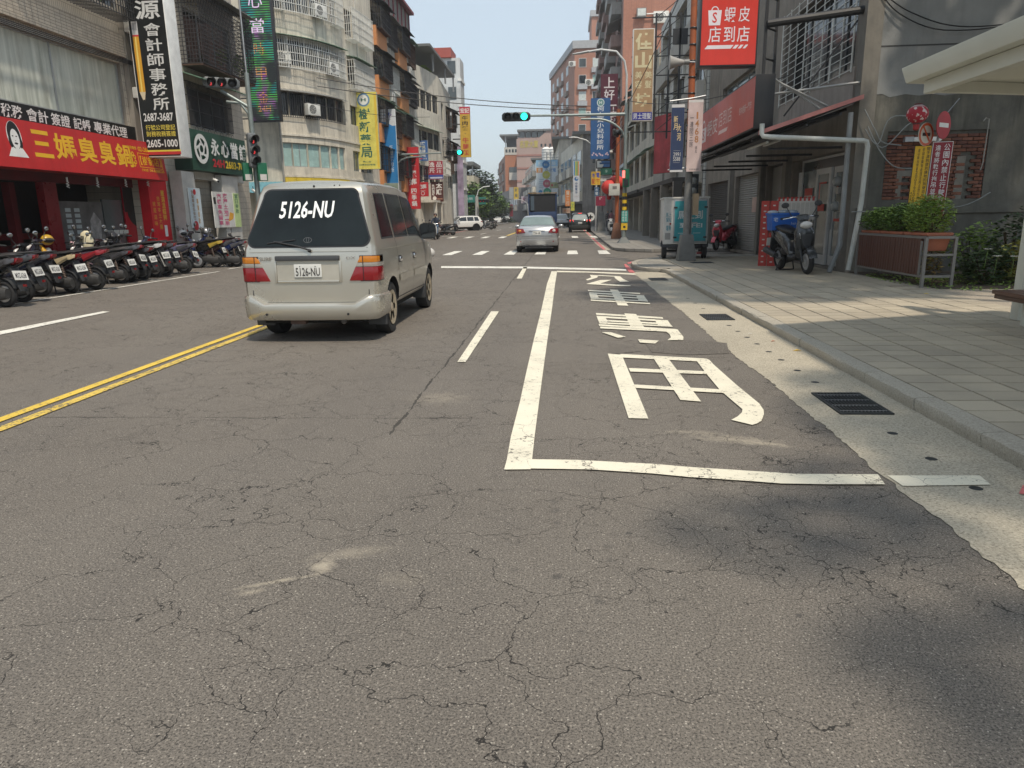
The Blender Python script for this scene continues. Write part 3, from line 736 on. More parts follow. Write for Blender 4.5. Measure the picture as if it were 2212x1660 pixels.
    # ================================================================ left side, first block: the house with the hot-pot shop and the pawnshop
b1=empty('corner_shophouse',(-14,16,0),0,'old beige tiled shophouse with a red hot-pot shop and a pawnshop on its ground floor','building')
TILEB=mat_tile('beige_wall_tile',(.55,.495,.41),(.24,.21,.175),.075,.215,'y',.007,.08,.45,.45)
TILEC=mat_tile('brown_wall_tile',(.50,.43,.34),(.20,.17,.14),.20,.075,'y',.007,.1,.45,.4)
XL=-12.5;F1=FL(XL,4.0)
cw=(8.6,4.18,16.85,5.86)
wall(F1,24.7,13,[cw,(4.6,.1,17.35,2.95,1.9),(20.5,4.62,23.4,5.9),(20.8,6.6,24.3,8.4),(13.6,7.3,17.2,9.2)],TILEB,b1,.35)
b=MB();b.box(-24,4,0,-14.42,28.7,13);b.box(-14.42,4,3.0,-12.86,28.7,13);b.box(-12.9,28.69,0,-12.502,28.7,13);b.box(-14.42,21.4,0,-12.86,28.7,2.99);b.build('body',mat('plain_side_wall',(.33,.30,.25),.8,streak=.5),b1)
b=MB();F1.box(b,0,6.12,17.0,6.62,.004,.10);F1.box(b,0,6.02,17.0,6.12,.004,.14);b.build('string_course',TILEC,b1)
b=MB();F1.box(b,17.0,3.6,17.75,7.4,.004,.16);b.build('pilaster',mat('pilaster_plaster',(.26,.235,.20),.8,streak=.6),b1)
b=MB();b2_=Frame(F1.p(17.0,0,.163),(0,1,0));b2_.column(b,'英源',.38,5.45,.3,.36,0,.01,.62);b.build('lettering',ink((.12,.10,.085)),b1)
b=MB();b2_.disc(b,.36,6.0,.17,0,20,.25);b.build('emblem',ink((.36,.2,.11)),b1)
# curtained window
wn=window(F1,*cw,b1,3,1,ALU,mat_glass('curtain_glass',(.05,.06,.06),.04),-.12,.05,True)
t=NT('curtain');P=t.pos(True);x,y,z=t.sep(P)
wv=t.noise(t.comb(0,t.math('MULTIPLY',y,6.0),t.math('MULTIPLY',z,.35)),1.0,3,.6);st=t.noise(t.comb(0,t.math('MULTIPLY',y,1.4),t.math('MULTIPLY',z,.5)),1.0,5,.7)
k=t.mix(t.ramp(wv,.3,.7),(.36,.38,.32),(.66,.67,.58));k=t.mix(t.ramp(st,.5,.75,0,.6),k,(.24,.22,.17));t.col(k);t.set(t.b,'Roughness',.35);t.bump(wv,.04,.6)
for p_ in wn.children:p_.data.materials.clear();p_.data.materials.append(t.m)
b=MB();n=260
for i in range(n):
 a=cw[0]+.08+(cw[2]-cw[0]-.16)*i/n;c=cw[0]+.08+(cw[2]-cw[0]-.16)*(i+1)/n;da=-.25+.035*math.sin(i*.75)+.02*math.sin(i*.31);dc=-.25+.035*math.sin((i+1)*.75)+.02*math.sin((i+1)*.31)
 b.quad(F1.p(a,cw[1]+.02,da),F1.p(c,cw[1]+.02,dc),F1.p(c,cw[3]-.02,dc),F1.p(a,cw[3]-.02,da))
b.build('curtain',t.m,b1,60)
# bays and grilles on the upper floors
window(F1,20.5,4.62,23.4,5.9,b1,3,1,ALU,PANES[0]);window(F1,20.8,6.6,24.3,8.4,b1,3,1,ALU,PANES[0]);window(F1,13.6,7.3,17.2,9.2,b1,3,1,ALU,PANES[0])
grille(F1,20.3,4.66,23.5,6.0,.12,b1,.085,.4,DSTEEL,.010);awning(F1,20.0,23.9,6.28,.75,.25,b1,GREENA)
grille(F1,20.4,6.55,24.5,8.75,.75,b1,.115,.13,DSTEEL,.010);awning(F1,20.1,24.7,9.05,1.0,.25,b1,GREYA)
grille(F1,12.7,6.95,17.1,9.0,.6,b1,.12,.20,DSTEEL,.010)
b=MB();F1.box(b,20.4,6.48,24.5,6.53,0,.73);b.build('bay_floor',RUST,b1)
leaves('potted_plant',LEAF2,[(-11.95,27.6,7.05,.18,.45,.4),(-11.95,26.2,7.1,.15,.3,.3),(-12.0,19.3,7.3,.15,.5,.22)],420,.09,b1,4)
b=MB()
for q in range(7):F1.box(b,20.5+q*.45,4.40,20.9+q*.45,4.43,.1,.13);F1.ring(b,20.7+q*.45,4.5,.09,.115,.12,14)
b.build('iron_scrollwork',DSTEEL,b1)
# black strip with white writing above the shop
F,W,H=FXL(-12.38,-40,221,289,278)
F=Frame((-12.38,12.3,3.72),(0,1,0));W,H=8.75,.44
strip_items=[]
u=0
chars='英源會計師 稅務 會計 簽證 記帳 專業代理'
cells=[('稅務',3.72,4.72),('會計',5.05,6.0),('簽證',6.2,7.05),('記帳',7.3,7.98),('專業代理',8.15,8.66)]
F2c=F
def yk(px):return AX(px,255,-12.38).y-12.3
for s_,a,c in(('稅務',5,50),('會計',58,104),('簽證',110,150),('記帳',157,193),('專業代理',200,270)):strip_items.append(T(F,W,H,s_,(.75,.74,.70),yk(a)/W,.2,yk(c)/W,.86,.015))
board('strip_sign',F,W,H,'long black strip sign with white tax and accounting words under the curtained window',mat('sign_black',(.012,.013,.013),.4),BLACK,.1,items=strip_items)
# red hot-pot banner: sloped light box in front of the shop
RED=mat('banner_red',(.50,.022,.022),.42,0,.08,2);GOLD=(.75,.42,.02);WHI=(.78,.76,.72)
Y0=12.0;Y1=AX(358,345,-11.95).y;F=Frame((-11.95,Y0,2.68),(0,1,0),(-.10,0,1));W,H=Y1-Y0,1.06
def bu(px):return(AX(px,320,-11.95).y-Y0)/W
it=[T(F,W,H,c,GOLD,bu(a),.27,bu(d_),.84,.022)for c,a,d_ in(('三',77,117),('媽',123,168),('臭',173,212),('臭',217,250),('鍋',254,287))]
it+=[T(F,W,H,'02-26822351',GOLD,bu(303),.72,bu(345),.84,.02),T(F,W,H,'外帶專線',GOLD,bu(281),.74,bu(300),.83,.01),T(F,W,H,'【樹新店】',GOLD,bu(303),.36,bu(347),.60,.012),T(F,W,H,'全省加盟',GOLD,bu(302),.20,bu(316),.27,.01),T(F,W,H,'04-8368225',GOLD,bu(319),.20,bu(350),.28,.02)]
it+=[(lambda mb:[F.box(mb,bu(a)*W,v0*H,bu(c)*W,v1*H,.001,.003)for a,v0,c,v1 in((300,.66,349,.675),(300,.30,349,.315),(300,.315,300.8,.66),(348.2,.315,349,.66))],GOLD)]
ru=bu(288)*W
it+=[(lambda mb:[F.ring(mb,ru+dx,H*(.49+dy),.03,.06,.003,14)for dx,dy in((-.14,0),(-.06,.1),(.03,.14),(-.07,-.1),(.02,-.14),(.1,.06),(.1,-.07))]+[F.ring(mb,ru,H*.49,.075,.10,.003,18)],GOLD)]
# round portrait badge of a woman with dark hair, drawn in flat white and black
cu=bu(41)*W;cv=H*.60
def ov(mb,u,v,a,c,n=22,d=.003):F.poly(mb,[(u+a*math.cos(2*PI*i/n),v+c*math.sin(2*PI*i/n))for i in range(n)],d)
it+=[(lambda mb:(ov(mb,cu,cv+.03,.215,.335,d=.003),F.poly(mb,[(cu-.30,cv-.40),(cu+.30,cv-.40),(cu+.16,cv-.20),(cu-.16,cv-.20)],.0031)),WHI)]
it+=[(lambda mb:(ov(mb,cu,cv+.06,.19,.30,d=.0045),ov(mb,cu-.14,cv-.08,.06,.13,d=.0046),ov(mb,cu+.14,cv-.08,.06,.13,d=.0046)),(.012,.012,.012))]
it+=[(lambda mb:(ov(mb,cu+.005,cv-.02,.125,.215,d=.006),F.poly(mb,[(cu-.05,cv-.38),(cu+.05,cv-.38),(cu+.05,cv-.2),(cu-.05,cv-.2)],.0061)),(.76,.74,.71))]
it+=[(lambda mb:(ov(mb,cu-.055,cv+.04,.028,.013,10,.0075),ov(mb,cu+.055,cv+.04,.028,.013,10,.0075),ov(mb,cu+.005,cv-.115,.055,.022,12,.0075),F.box(mb,cu-.012,cv-.06,cu+.012,cv-.05,.007,.008)),(.02,.015,.015))]
board('shop_banner',F,W,H,'long red shop banner with big yellow hot-pot characters and a portrait badge',RED,mat('banner_side',(.30,.015,.015),.5),.28,items=it,edge=.0)
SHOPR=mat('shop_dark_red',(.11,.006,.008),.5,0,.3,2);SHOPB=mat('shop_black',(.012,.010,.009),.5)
# inside of the hot-pot shop
Fi=FL(-14.38,4.0)
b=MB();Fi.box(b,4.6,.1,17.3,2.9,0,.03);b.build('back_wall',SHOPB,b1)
def panel(name,X,xl,yt,xr,yb,m,t=.05,lab=None):
 F,W,H=FXL(X,xl,yt,xr,yb);q=MB();F.box(q,0,0,W,H,-t,0);o=q.build(name,m,b1)
 if lab:o['label']=lab
 return F,W,H
for nm,X,r,m in(('shop_pillar',-12.75,(104,395,132,545),mat('maroon_gloss',(.17,.008,.012),.3)),('shop_pillar',-13.4,(30,395,42,540),SHOPR),('lintel',-12.9,(0,372,330,398),SHOPR),('counter',-13.9,(0,505,96,518),mat('counter_red',(.22,.02,.02),.4)),('counter',-13.8,(0,530,100,556),SHOPR)):
 panel(nm,X,*r,m,.2)
F,W,H=panel('menu_door',-13.0,133,436,226,548,mat('menu_grey',(.10,.095,.09),.6,0,.4,3))
q=MB()
for i in range(7):
 for j in range(2):F.box(q,(.13+.20*j)*W,(.80-.105*i)*H,(.25+.20*j)*W,(.87-.105*i)*H,.002,.006)
q.build('photo_card',mat('card_pale',(.38,.42,.42),.4),b1)
q=MB();F.poly(q,[(.66*W,.15*H),(.9*W,.2*H),(.93*W,.62*H),(.78*W,.8*H),(.66*W,.62*H)],.004);q.build('poster_figure',mat('poster_grey',(.28,.27,.26),.5,0,.5,6),b1)
F,W,H=panel('glass_door',-13.0,228,432,268,545,mat_glass('door_glass',(.09,.10,.10),.1))
q=MB();F.box(q,0,.35*H,.85*W,.42*H,.003,.2);q.build('shelf',mat('shelf_white',(.5,.5,.46),.5),b1)
F,W,H=panel('wok_panel',-12.95,272,406,334,545,mat('panel_red',(.36,.01,.02),.3))
q=MB();F.box(q,0,.62*H,W,H,.003,.006);F.disc(q,.5*W,.62*H,.42*W,.005,24,.3*W);q.build('wok_picture',SHOPB,b1)
q=MB();F.disc(q,.42*W,.66*H,.09*W,.008,14,.055*W);F.disc(q,.62*W,.66*H,.10*W,.009,14,.06*W);q.build('egg_picture',mat('egg_pale',(.62,.53,.36),.5),b1)
q=MB();F.box(q,.5*W,.16*H,.78*W,.32*H,.003,.006);q.build('seal_ground',ink((.62,.40,.05)),b1)
q=MB();F.text(q,'大',.53*W,.24*H,.62*W,.30*H,.007,.01);F.text(q,'鍋',.66*W,.24*H,.76*W,.31*H,.007,.01);F.text(q,'呷',.53*W,.175*H,.62*W,.235*H,.007,.01);F.text(q,'飽',.66*W,.175*H,.76*W,.235*H,.007,.01);q.build('lettering',ink((.05,.01,.01)),b1)
F,W,H=FXL(-12.42,327,384,366,538);q=MB();F.box(q,0,0,W,H,-.3,0);q.build('shop_pillar',mat('pillar_red',(.60,.012,.022),.35),b1)
q=MB();F.column(q,'嚴選溫體豬',.72*W,.82*H,.2*W,.08*H,.004,.01,.085*H);F.column(q,'台灣本土大腸',.45*W,.74*H,.16*W,.065*H,.004,.0,.08*H);F.column(q,'就是這味',.2*W,.66*H,.16*W,.065*H,.004,0,.09*H);q.build('lettering',ink((.72,.45,.05)),b1)
q=MB();F.box(q,.62*W,.17*H,.78*W,.33*H,.004,.006);q.build('paper_note',WHITE,b1)
# passage between the shops: maroon door frame, tiled wall, blue pipe
for nm,X,r,m in(('door_frame',-12.7,(386,382,402,548),mat('maroon_gloss',(.17,.008,.012),.3)),('tile_strip',-12.75,(372,455,404,540),mat_tile('cream_tile',(.62,.56,.40),(.25,.22,.17),.2,.2,'y',.012)),('red_dado',-12.7,(374,505,405,548),mat('dado_red',(.20,.01,.02),.5)),('blue_pipe_box',-12.6,(401,416,416,545),mat('pipe_blue',(.03,.17,.26),.5)),('green_panel',-12.9,(355,420,376,520),mat('panel_green',(.03,.14,.12),.5))):
 panel(nm,X,*r,m,.12)
for k,px in enumerate((144,209,270,318)):
 p=AX(px,385,-12.25);r=empty('hanging_bulb',p,0,'white spiral lamp bulb hanging under the red banner, %s from the street corner'%['fourth','third','second','nearest'][k],'lamp','bulbs under the red banner')
 m=MB();m.cyl((0,0,-.10),.022,.12,'z',8);m.build('socket',mat('socket_white',(.6,.6,.56),.5),r)
 m=MB();m.tube([(0.028*math.cos(a*.9),.028*math.sin(a*.9),-.1-.009*a)for a in range(16)],.011,5);m.build('spiral',mat('bulb_white',(.75,.75,.72),.4),r)
    # projecting black accountant sign
F,W,H=FY(20.9,289,-40,369,340);W=1.10;F=Frame((F.O.x,20.9,F.O.z),(1,0,.0))
BLK=mat('sign_black',(.012,.013,.013),.4);YEL=(.68,.55,.08);GRY=(.60,.60,.58)
it=[T(F,W,H,'源',(.62,.62,.60),.22,.795,.88,.90,.018),TC(F,W,H,'會計師事務所',(.62,.62,.60),.62,.779,.271,.44,.012,fill=.86)]
it+=[T(F,W,H,'2687-3687',(.66,.66,.64),.10,.213,.90,.262,.02),T(F,W,H,'行號公司登記',YEL,.12,.160,.92,.192,.008),T(F,W,H,'財務稅務簽證',YEL,.12,.122,.92,.154,.008),T(F,W,H,'2605-1000',(.66,.66,.64),.10,.058,.94,.105,.02),Q(F,W,H,(.62,.50,.06),.0,.032,1,.042),Q(F,W,H,(.45,.03,.03),0,.014,1,.032),PG(F,W,H,(.55,.55,.55),[(.08,.705),(.24,.705),(.24,.785),(.08,.785)]),PG(F,W,H,(.35,.35,.36),[(.10,.735),(.22,.735),(.22,.778),(.10,.778)],.003),PG(F,W,H,(.6,.05,.06),[(.08,.70),(.24,.70),(.24,.71),(.08,.71)],.003),PG(F,W,H,(.66,.33,.03),[(.08,.385),(.24,.385),(.24,.70),(.08,.70)]),PG(F,W,H,(.80,.62,.16),[(.13,.385),(.17,.385),(.17,.70),(.13,.70)],.003),PG(F,W,H,(.62,.52,.36),[(.08,.385),(.24,.385),(.18,.315)]),PG(F,W,H,(.02,.02,.02),[(.15,.34),(.20,.34),(.18,.31)],.004)]
board('vertical_sign',F,W,H,'tall black projecting accountant sign with a pencil and white side facing the street',BLK,WHITE,.62,items=it,edge=.02)
for z in(4.95,6.7):b=MB();b.box(-12.33,21.0,z,F.O.x-.002,21.4,z+.3);b.build('sign_bracket',mat('bracket_white',(.55,.54,.5),.6,grime=.2),b1,bevel=.03)
# pawnshop: green box sign, white pillars
GRN=mat('sign_dark_green',(.022,.075,.05),.4,0,.12,2)
F=Frame((-11.9,23.2,3.1),(0,1,0));W,H=4.1,1.28
E_=(.70,.70,.67)
it=[RING(F,W,H,E_,.145,.54,.082,.115,.05),RING(F,W,H,E_,.145,.54,.028,.05,.05),(lambda mb:[F.poly(mb,[(.145*W+r0*math.cos(a),.54*H+r0*math.sin(a))for r0,a in((.2,k*2*PI/5),(.37,k*2*PI/5+.5),(.33,k*2*PI/5+.75),(.17,k*2*PI/5+.35))],.055)for k in range(5)],E_)]
it+=[T(F,W,H,c,E_,a,.42,d_,.86,.03,d=.06)for c,a,d_ in(('永',.30,.45),('心',.48,.63),('當',.66,.80),('舖',.83,.97))]
it+=[T(F,W,H,'24H',(.50,.02,.03),.31,.13,.52,.34,.03,d=.06),T(F,W,H,'2683-7000',(.75,.52,.03),.54,.13,.985,.34,.03,d=.06)]
board('pawnshop_sign',F,W,H,'dark green pawnshop box sign with white raised characters and a ring emblem',GRN,mat('sign_green_side',(.015,.045,.03),.5),.6,items=it)
WP=mat('white_pillar',(.50,.49,.46),.6,grime=.2)
panel('shop_pillar',-12.0,401,372,428,545,WP,.4);panel('shop_pillar',-12.0,487,382,520,545,WP,.4)
panel('soffit',-12.3,420,366,525,392,mat('soffit_white',(.5,.49,.45),.7),.5);panel('pawn_back',-12.95,425,392,530,545,mat('pawn_grey',(.10,.10,.095),.6),.05)
panel('pawn_fascia',-12.85,438,392,492,425,mat('tan_board',(.36,.29,.21),.7),.05)
F,W,H=FXL(-12.83,445,395,492,422);q=MB();F.text(q,'100',0,0,W,H,.005,.01);q.build('lettering',ink((.40,.22,.16)),b1)
PINK=(.55,.08,.20)
F,W,H=FXL(-11.95,411,407,436,493)
board('pillar_poster',F,W,H,'pale blue banner poster with brown writing on the pawnshop left pillar',mat('poster_paleblue',(.52,.60,.64),.5),WHITE,.03,'poster',items=[TC(F,W,H,'免留車息低保密',(.30,.18,.10),.3,.95,.2,.2,.01),TC(F,W,H,'專業借款',(.45,.25,.08),.68,.75,.1,.17,.01),DISC(F,W,H,(.5,.03,.04),.5,.90,.12),DISC(F,W,H,(.45,.03,.04),.35,.06,.2)])
F,W,H=FXL(-11.95,462,416,505,492)
board('pillar_poster',F,W,H,'white poster with two columns of pink characters on the pawnshop right pillar',mat('poster_white',(.60,.60,.58),.5),WHITE,.03,'poster',items=[TC(F,W,H,'汽機車免留車',PINK,.30,.96,.06,.22,.02),TC(F,W,H,'房屋土地二胎',PINK,.60,.98,.05,.22,.02),PG(F,W,H,(.70,.35,.04),[(.66,.16),(.92,.24),(.98,.4),(.78,.44)]),PG(F,W,H,(.02,.02,.02),[(.04,.66),(.14,.66),(.14,.86),(.02,.84)])])
F,W,H=FXL(-11.95,506,418,519,491)
board('pillar_poster',F,W,H,'narrow yellow-green notice strip at the edge of the pawnshop right pillar',mat('poster_lime',(.48,.60,.28),.5),WHITE,.03,'poster',items=[TC(F,W,H,'當日撥款',(.08,.2,.12),.5,.98,.4,.5,.01)])
# teal awning and carved stone further in
panel('teal_shade',-13.2,352,392,392,440,mat('teal_canvas',(.10,.25,.30),.6),.1)
relink(b1)
cctv_n=0
def cctv(p,d,label,s=1.0):
 r=empty('security_camera',p,0,label,'security camera');d=Vector(d).normalized();m=MB()
 m.tube([(0,0,0),tuple(d*.24*s)],.045*s,10);m.build('housing',WHITE,r,40);m=MB();m.tube([tuple(d*.24*s),tuple(d*.262*s)],.036*s,10);m.build('lens',BLACK,r)
 m=MB();m.tube([tuple(d*.06*s),tuple(d*.06*s+Vector((0,0,.16*s)))],.015*s,6);m.build('mount',DSTEEL,r)
 m=MB();e=d*.04*s;m.box(-.05*s+e.x*0,-.05*s,.044*s,.05*s,.05*s,.05*s);m.build('hood',WHITE,r)
cctv(AX(462,388,-11.7),(.8,-.5,-.3),'small white security camera under the green pawnshop sign',1.0)
cctv(AX(545,410,-11.7),(.7,-.4,-.4),'small security camera at the street-corner end of the pawnshop sign',.9)
# cables running along the first house
for k in range(4):cable('cable',[(-12.33,8,6.06+.05*k),(-12.33,21.4,5.98-.03*k)],.012,.12+.04*k,None,'black cable running along the tiled front above the curtained window, strand %s from the top'%['first','second','third','lowest'][k])
# ================================================================ left side, beyond the side street
def polywall(nodes,H,root,m,bands,depth=.25,z0=0.0):
 """wall along a bent line; bands: (first node, last node, z0, z1) are window strips running over the nodes"""
 Fs=[]
 for i,(a,c)in enumerate(zip(nodes,nodes[1:])):
  L=math.hypot(c[0]-a[0],c[1]-a[1]);F=Frame((a[0],a[1],0),(c[0]-a[0],c[1]-a[1],0));Fs.append((F,L))
  ops=[(0.0 if q[0]<i else.06,q[2],L if q[1]>i+1 else L-.06,q[3],depth)for q in bands if q[0]<=i<q[1]]
  wall(F,L,H,ops,m,root,depth)
 return Fs
b2=empty('curved_corner_building',(-15,42,0),0,'grey stained concrete corner apartment house with a rounded front above the pharmacy','building')
nd=[(-24,38.1),(-15.05,39.2),(-14.6,39.6),(-14.0,40.3),(-13.55,41.05),(-13.2,41.8),(-12.95,42.6),(-12.8,43.4),(-12.65,44.3),(-12.5,45.4),(-12.4,46.4),(-12.3,47.6),(-12.3,49)]
bands=[(1,7,4.30,5.55),(1,7,6.95,8.15),(1,7,9.5,10.75),(1,7,12.2,13.5),(8,11,4.3,5.5),(8,11,7.0,8.1),(8,11,9.4,10.6),(8,11,12.0,13.4)]
Fs=polywall(nd,18,b2,CONC,bands)
b=MB();b.prism([(x-.02,y+.3 if i<2 else y+.05,0)for i,(x,y)in enumerate([(-24,38.1),(-15.4,39.2)])]+[(-14.35,40.3,0),(-13.35,42.3,0),(-12.95,44.5,0),(-12.65,48.99,0),(-24,48.99,0)],(0,0,18));b.build('body',CONC,b2)
for(a,c,z0,z1)in bands:
 for i in range(a,c):
  F,L=Fs[i]
  pm=GREENG if z0<5 and a==1 else PANES[(i*3+int(z0))%3]
  window(F,.0 if i>a else.06,z0,L if i<c-1 else L-.06,z1,b2,2 if L>.9 else 1,1,ALU if z0<5 else DKF,pm,-.15,.045)
for(a,c,z0,z1,out,m)in((1,7,9.3,10.8,.35,WHG),(1,7,12.05,13.6,.4,WHG),(1,7,6.85,8.1,.1,DSTEEL),(8,11,9.0,10.6,.45,WHG),(8,11,11.7,13.4,.5,WHG)):
 for i in range(a,c):
  F,L=Fs[i];grille(F,0,z0,L,z1,out,b2,.13,.42 if m is WHG else 2,m,.013,sides=(i in(a,c-1)))
for(a,c,z,m,o_)in((1,7,10.98,GREENA,.6),(1,7,8.28,GREYA,.35),(8,11,10.85,GREENA,.65)):
 for i in range(a,c):F,L=Fs[i];awning(F,-.02,L+.02,z,o_,.14,b2,m)
for z in(3.75,5.9):
 for F,L in Fs[1:]:
  b=MB();F.box(b,0,z,L,z+.10,.003,.07);b.build('string_course',CONC2,b2)
for F_,L_,u,z,o_,lab in((Fs[1][0],0,.35,9.42,.32,'air conditioner behind the white cage on the third floor of the rounded building'),(Fs[3][0],0,.3,6.95,.42,'white air conditioner hung on the second floor grille of the rounded building'),(Fs[9][0],0,.5,9.1,.38,'air conditioner caged in the small side window of the rounded building')):
 ac_unit(F_,u,z,o_,lab,1.0)
b=MB();b.tube([(-15.02,39.05,3.5),(-15.02,39.05,14)],.05,8);b.build('drain_pipe',mat('pipe_grey',(.3,.29,.26),.6,grime=.3),b2)
b=MB();b.tube([(-12.42,45.9,3.2),(-12.42,45.9,17)],.05,8);b.build('drain_pipe',mat('pipe_pale',(.5,.48,.43),.6,grime=.3),b2)
b=MB()
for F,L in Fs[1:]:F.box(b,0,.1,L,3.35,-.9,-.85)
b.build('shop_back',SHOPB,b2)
awning(Fs[0][0],Fs[0][1]-5,Fs[0][1]-.1,3.5,1.5,.6,b2,mat('teal_canvas',(.10,.25,.30),.6))
relink(b2)
for(F_,L_),u,z,o_,lab in((Fs[5],.4,9.35,.36,'air conditioner at the right end of the third floor cage'),(Fs[4],.4,12.1,.42,'air conditioner in the top visible cage of the rounded building')):ac_unit(F_,u,z,o_,lab)
# signs on the rounded building
F,W,H=FY(38.4,533,-42,601,266);F=Frame((F.O.x,38.0,F.O.z),(1,0,0))
t=NT('led_screen');P=t.pos(True);x,y,z=t.sep(P)
ln=t.math('GREATER_THAN',t.math('FRACT',t.math('MULTIPLY',z,9.0)),.62)
h=t.noise(t.comb(t.math('MULTIPLY',x,.8),0,t.math('MULTIPLY',z,.75)),1.0,2,.5)
c1=t.mix(t.ramp(h,.42,.5),(.0,.55,.50),(.10,.60,.08));c2=t.mix(t.ramp(h,.52,.6),c1,(.55,.12,.60));dk=t.math('MULTIPLY',t.ramp(t.noise(P,1.3,2),.40,.56,.02,1),.8)
k=t.mix(t.math('MULTIPLY',ln,dk),(.008,.010,.012),c2);t.col((.01,.01,.012));t.set(t.b,'Emission Color',k);t.set(t.b,'Emission Strength',.7)
LED=t.m
t=NT('led_orange');P=t.pos(True);x,y,z=t.sep(P);ln=t.math('GREATER_THAN',t.math('FRACT',t.math('MULTIPLY',z,9.0)),.4)
t.col((.01,.01,.01));t.set(t.b,'Emission Color',t.mix(ln,(.02,.01,.01),(.9,.42,.12)));t.set(t.b,'Emission Strength',.55);LEDO=t.m;LEDP=mat('led_pale',(.55,.42,.58),.5,emit=.5)
ls=board('led_sign',F,W,H,'tall black led sign column glowing with cyan green and magenta scan lines',LED,mat('led_case',(.02,.022,.028),.45),.3,items=[],edge=.09,legs=[(lambda b,z=z:b.box(F.O.x-1.0,38.12,z,F.O.x,38.18,z+.06))for z in(5.6,6.6,7.6,8.6,9.6)]+[(lambda b:(b.tube([(F.O.x-.55,38.15,5.2),(F.O.x-.55,38.15,11)],.04,6),b.tube([(F.O.x-.95,38.15,5.2),(F.O.x-.95,38.15,11)],.04,6)))])
q=MB();F.column(q,'時甲金',.5*W,.56*H,.34*W,.085*H,.006,.0,.172*H);F.text(q,'24H',.30*W,.075*H,.70*W,.115*H,.006,.0);q2=MB();F.column(q2,'心當',.5*W,.90*H,.44*W,.10*H,.006,.0,.172*H);q2.build('lettering',LEDP,ls).matrix_parent_inverse=Matrix.Translation(-ls.location);qo=q.build('lettering',LEDO,ls);qo.matrix_parent_inverse=Matrix.Translation(-ls.location)
YELB=mat('sign_yellow',(.70,.62,.13),.45);DG=(.03,.13,.09)
F,W,H=FY(45.4,761,199,817,366)
board('pharmacy_sign',F,W,H,'tall yellow pharmacy sign with four green characters and a ring emblem',YELB,mat('sign_cream_side',(.5,.47,.35),.6),.25,items=[Q(F,W,H,(.72,.50,.05),.02,.02,.10,.98),Q(F,W,H,(.72,.50,.05),.90,.02,.98,.98),TC(F,W,H,'樹新藥局',DG,.5,.80,.14,.44,.02,fill=.86),DISC(F,W,H,(.12,.25,.40),.5,.90,.24),DISC(F,W,H,(.75,.75,.70),.5,.90,.18,.003),T(F,W,H,'H',DG,.41,.88,.59,.92,.04,d=.005),T(F,W,H,'關心您',DG,.34,.085,.66,.11,.01),T(F,W,H,'健康的好鄰居',DG,.18,.045,.82,.07,.01)],legs=[(lambda b,z=z:b.box(F.O.x-.9,45.5,z,F.O.x,45.55,z+.05))for z in(4.5,5.6,6.7,7.8,8.9)])
F,W,H=FY(50,826,236,857,411);BLU=(.02,.16,.42)
wave=[(0,0),(1,0),(1,.80),(.8,.795),(.55,.82),(.3,.845),(0,.85)]
board('vertical_sign',F,W,H,'tall blue and white sign with a fan shaped flower logo beside the pharmacy sign',mat('sign_white_face',(.62,.64,.66),.45),WHITE,.2,items=[PG(F,W,H,(.02,.19,.46),wave)]+[PG(F,W,H,c,[(.5,.885),(.5+.34*math.cos(a-.16),.895+.06*math.sin(a)),(.5+.38*math.cos(a),.895+.068*math.sin(a)),(.5+.34*math.cos(a+.16),.895+.06*math.sin(a))])for a,c in((.25,(.35,.10,.22)),(.75,(.25,.12,.35)),(1.3,(.08,.12,.40)),(1.85,(.04,.2,.5)),(2.4,(.03,.22,.5)),(2.9,(.05,.15,.42)))]+[T(F,W,H,'monster',(.2,.2,.25),.28,.868,.72,.878,.01),TC(F,W,H,'愛爾麗診所',(.62,.66,.7),.62,.56,.22,.26,.01)],legs=[(lambda b,z=z:b.box(-12.5,50.1,z,F.O.x,50.15,z+.05))for z in(4.2,6.2,8.2)])
# wall banner over the arcade, mostly behind the van
for(i0,col_,nm)in((1,(.66,.52,.05),'yellow'),):
 pass
r=empty('arcade_banner',(-14,40,3.4),0,'cream and yellow banner strip wrapping the rounded building above the arcade','sign')
for k,(F,L)in enumerate(Fs[1:8]):
 b=MB();F.box(b,0,3.02,L,3.46,.06,.12);b.build('banner_panel',mat('cream_banner',(.56,.50,.40),.6),r)
 b=MB();F.box(b,0,3.46,L,3.72,.06,.125);b.build('banner_stripe',mat('banner_yellow',(.66,.49,.05),.5)if k<6 else mat('cream_banner',(.5,.45,.38),.6),r)
F8=Fs[7][0];b=MB();F8.text(b,'YESBE',.1,3.1,.62,3.3,.13,.02);b.build('lettering',ink((.06,.05,.10)),r)
relink(r)
F,W,H=FY(46.5,830,396,861,432)
board('poster_sign',F,W,H,'small teal and brown poster sign beside the blue and white sign',mat('poster_teal',(.20,.24,.19),.6,0,.4,2),WHITE,.12,items=[T(F,W,H,'Börewn',(.08,.10,.09),.3,.62,.75,.78,.01),Q(F,W,H,(.30,.17,.11),.2,.25,.8,.45)])
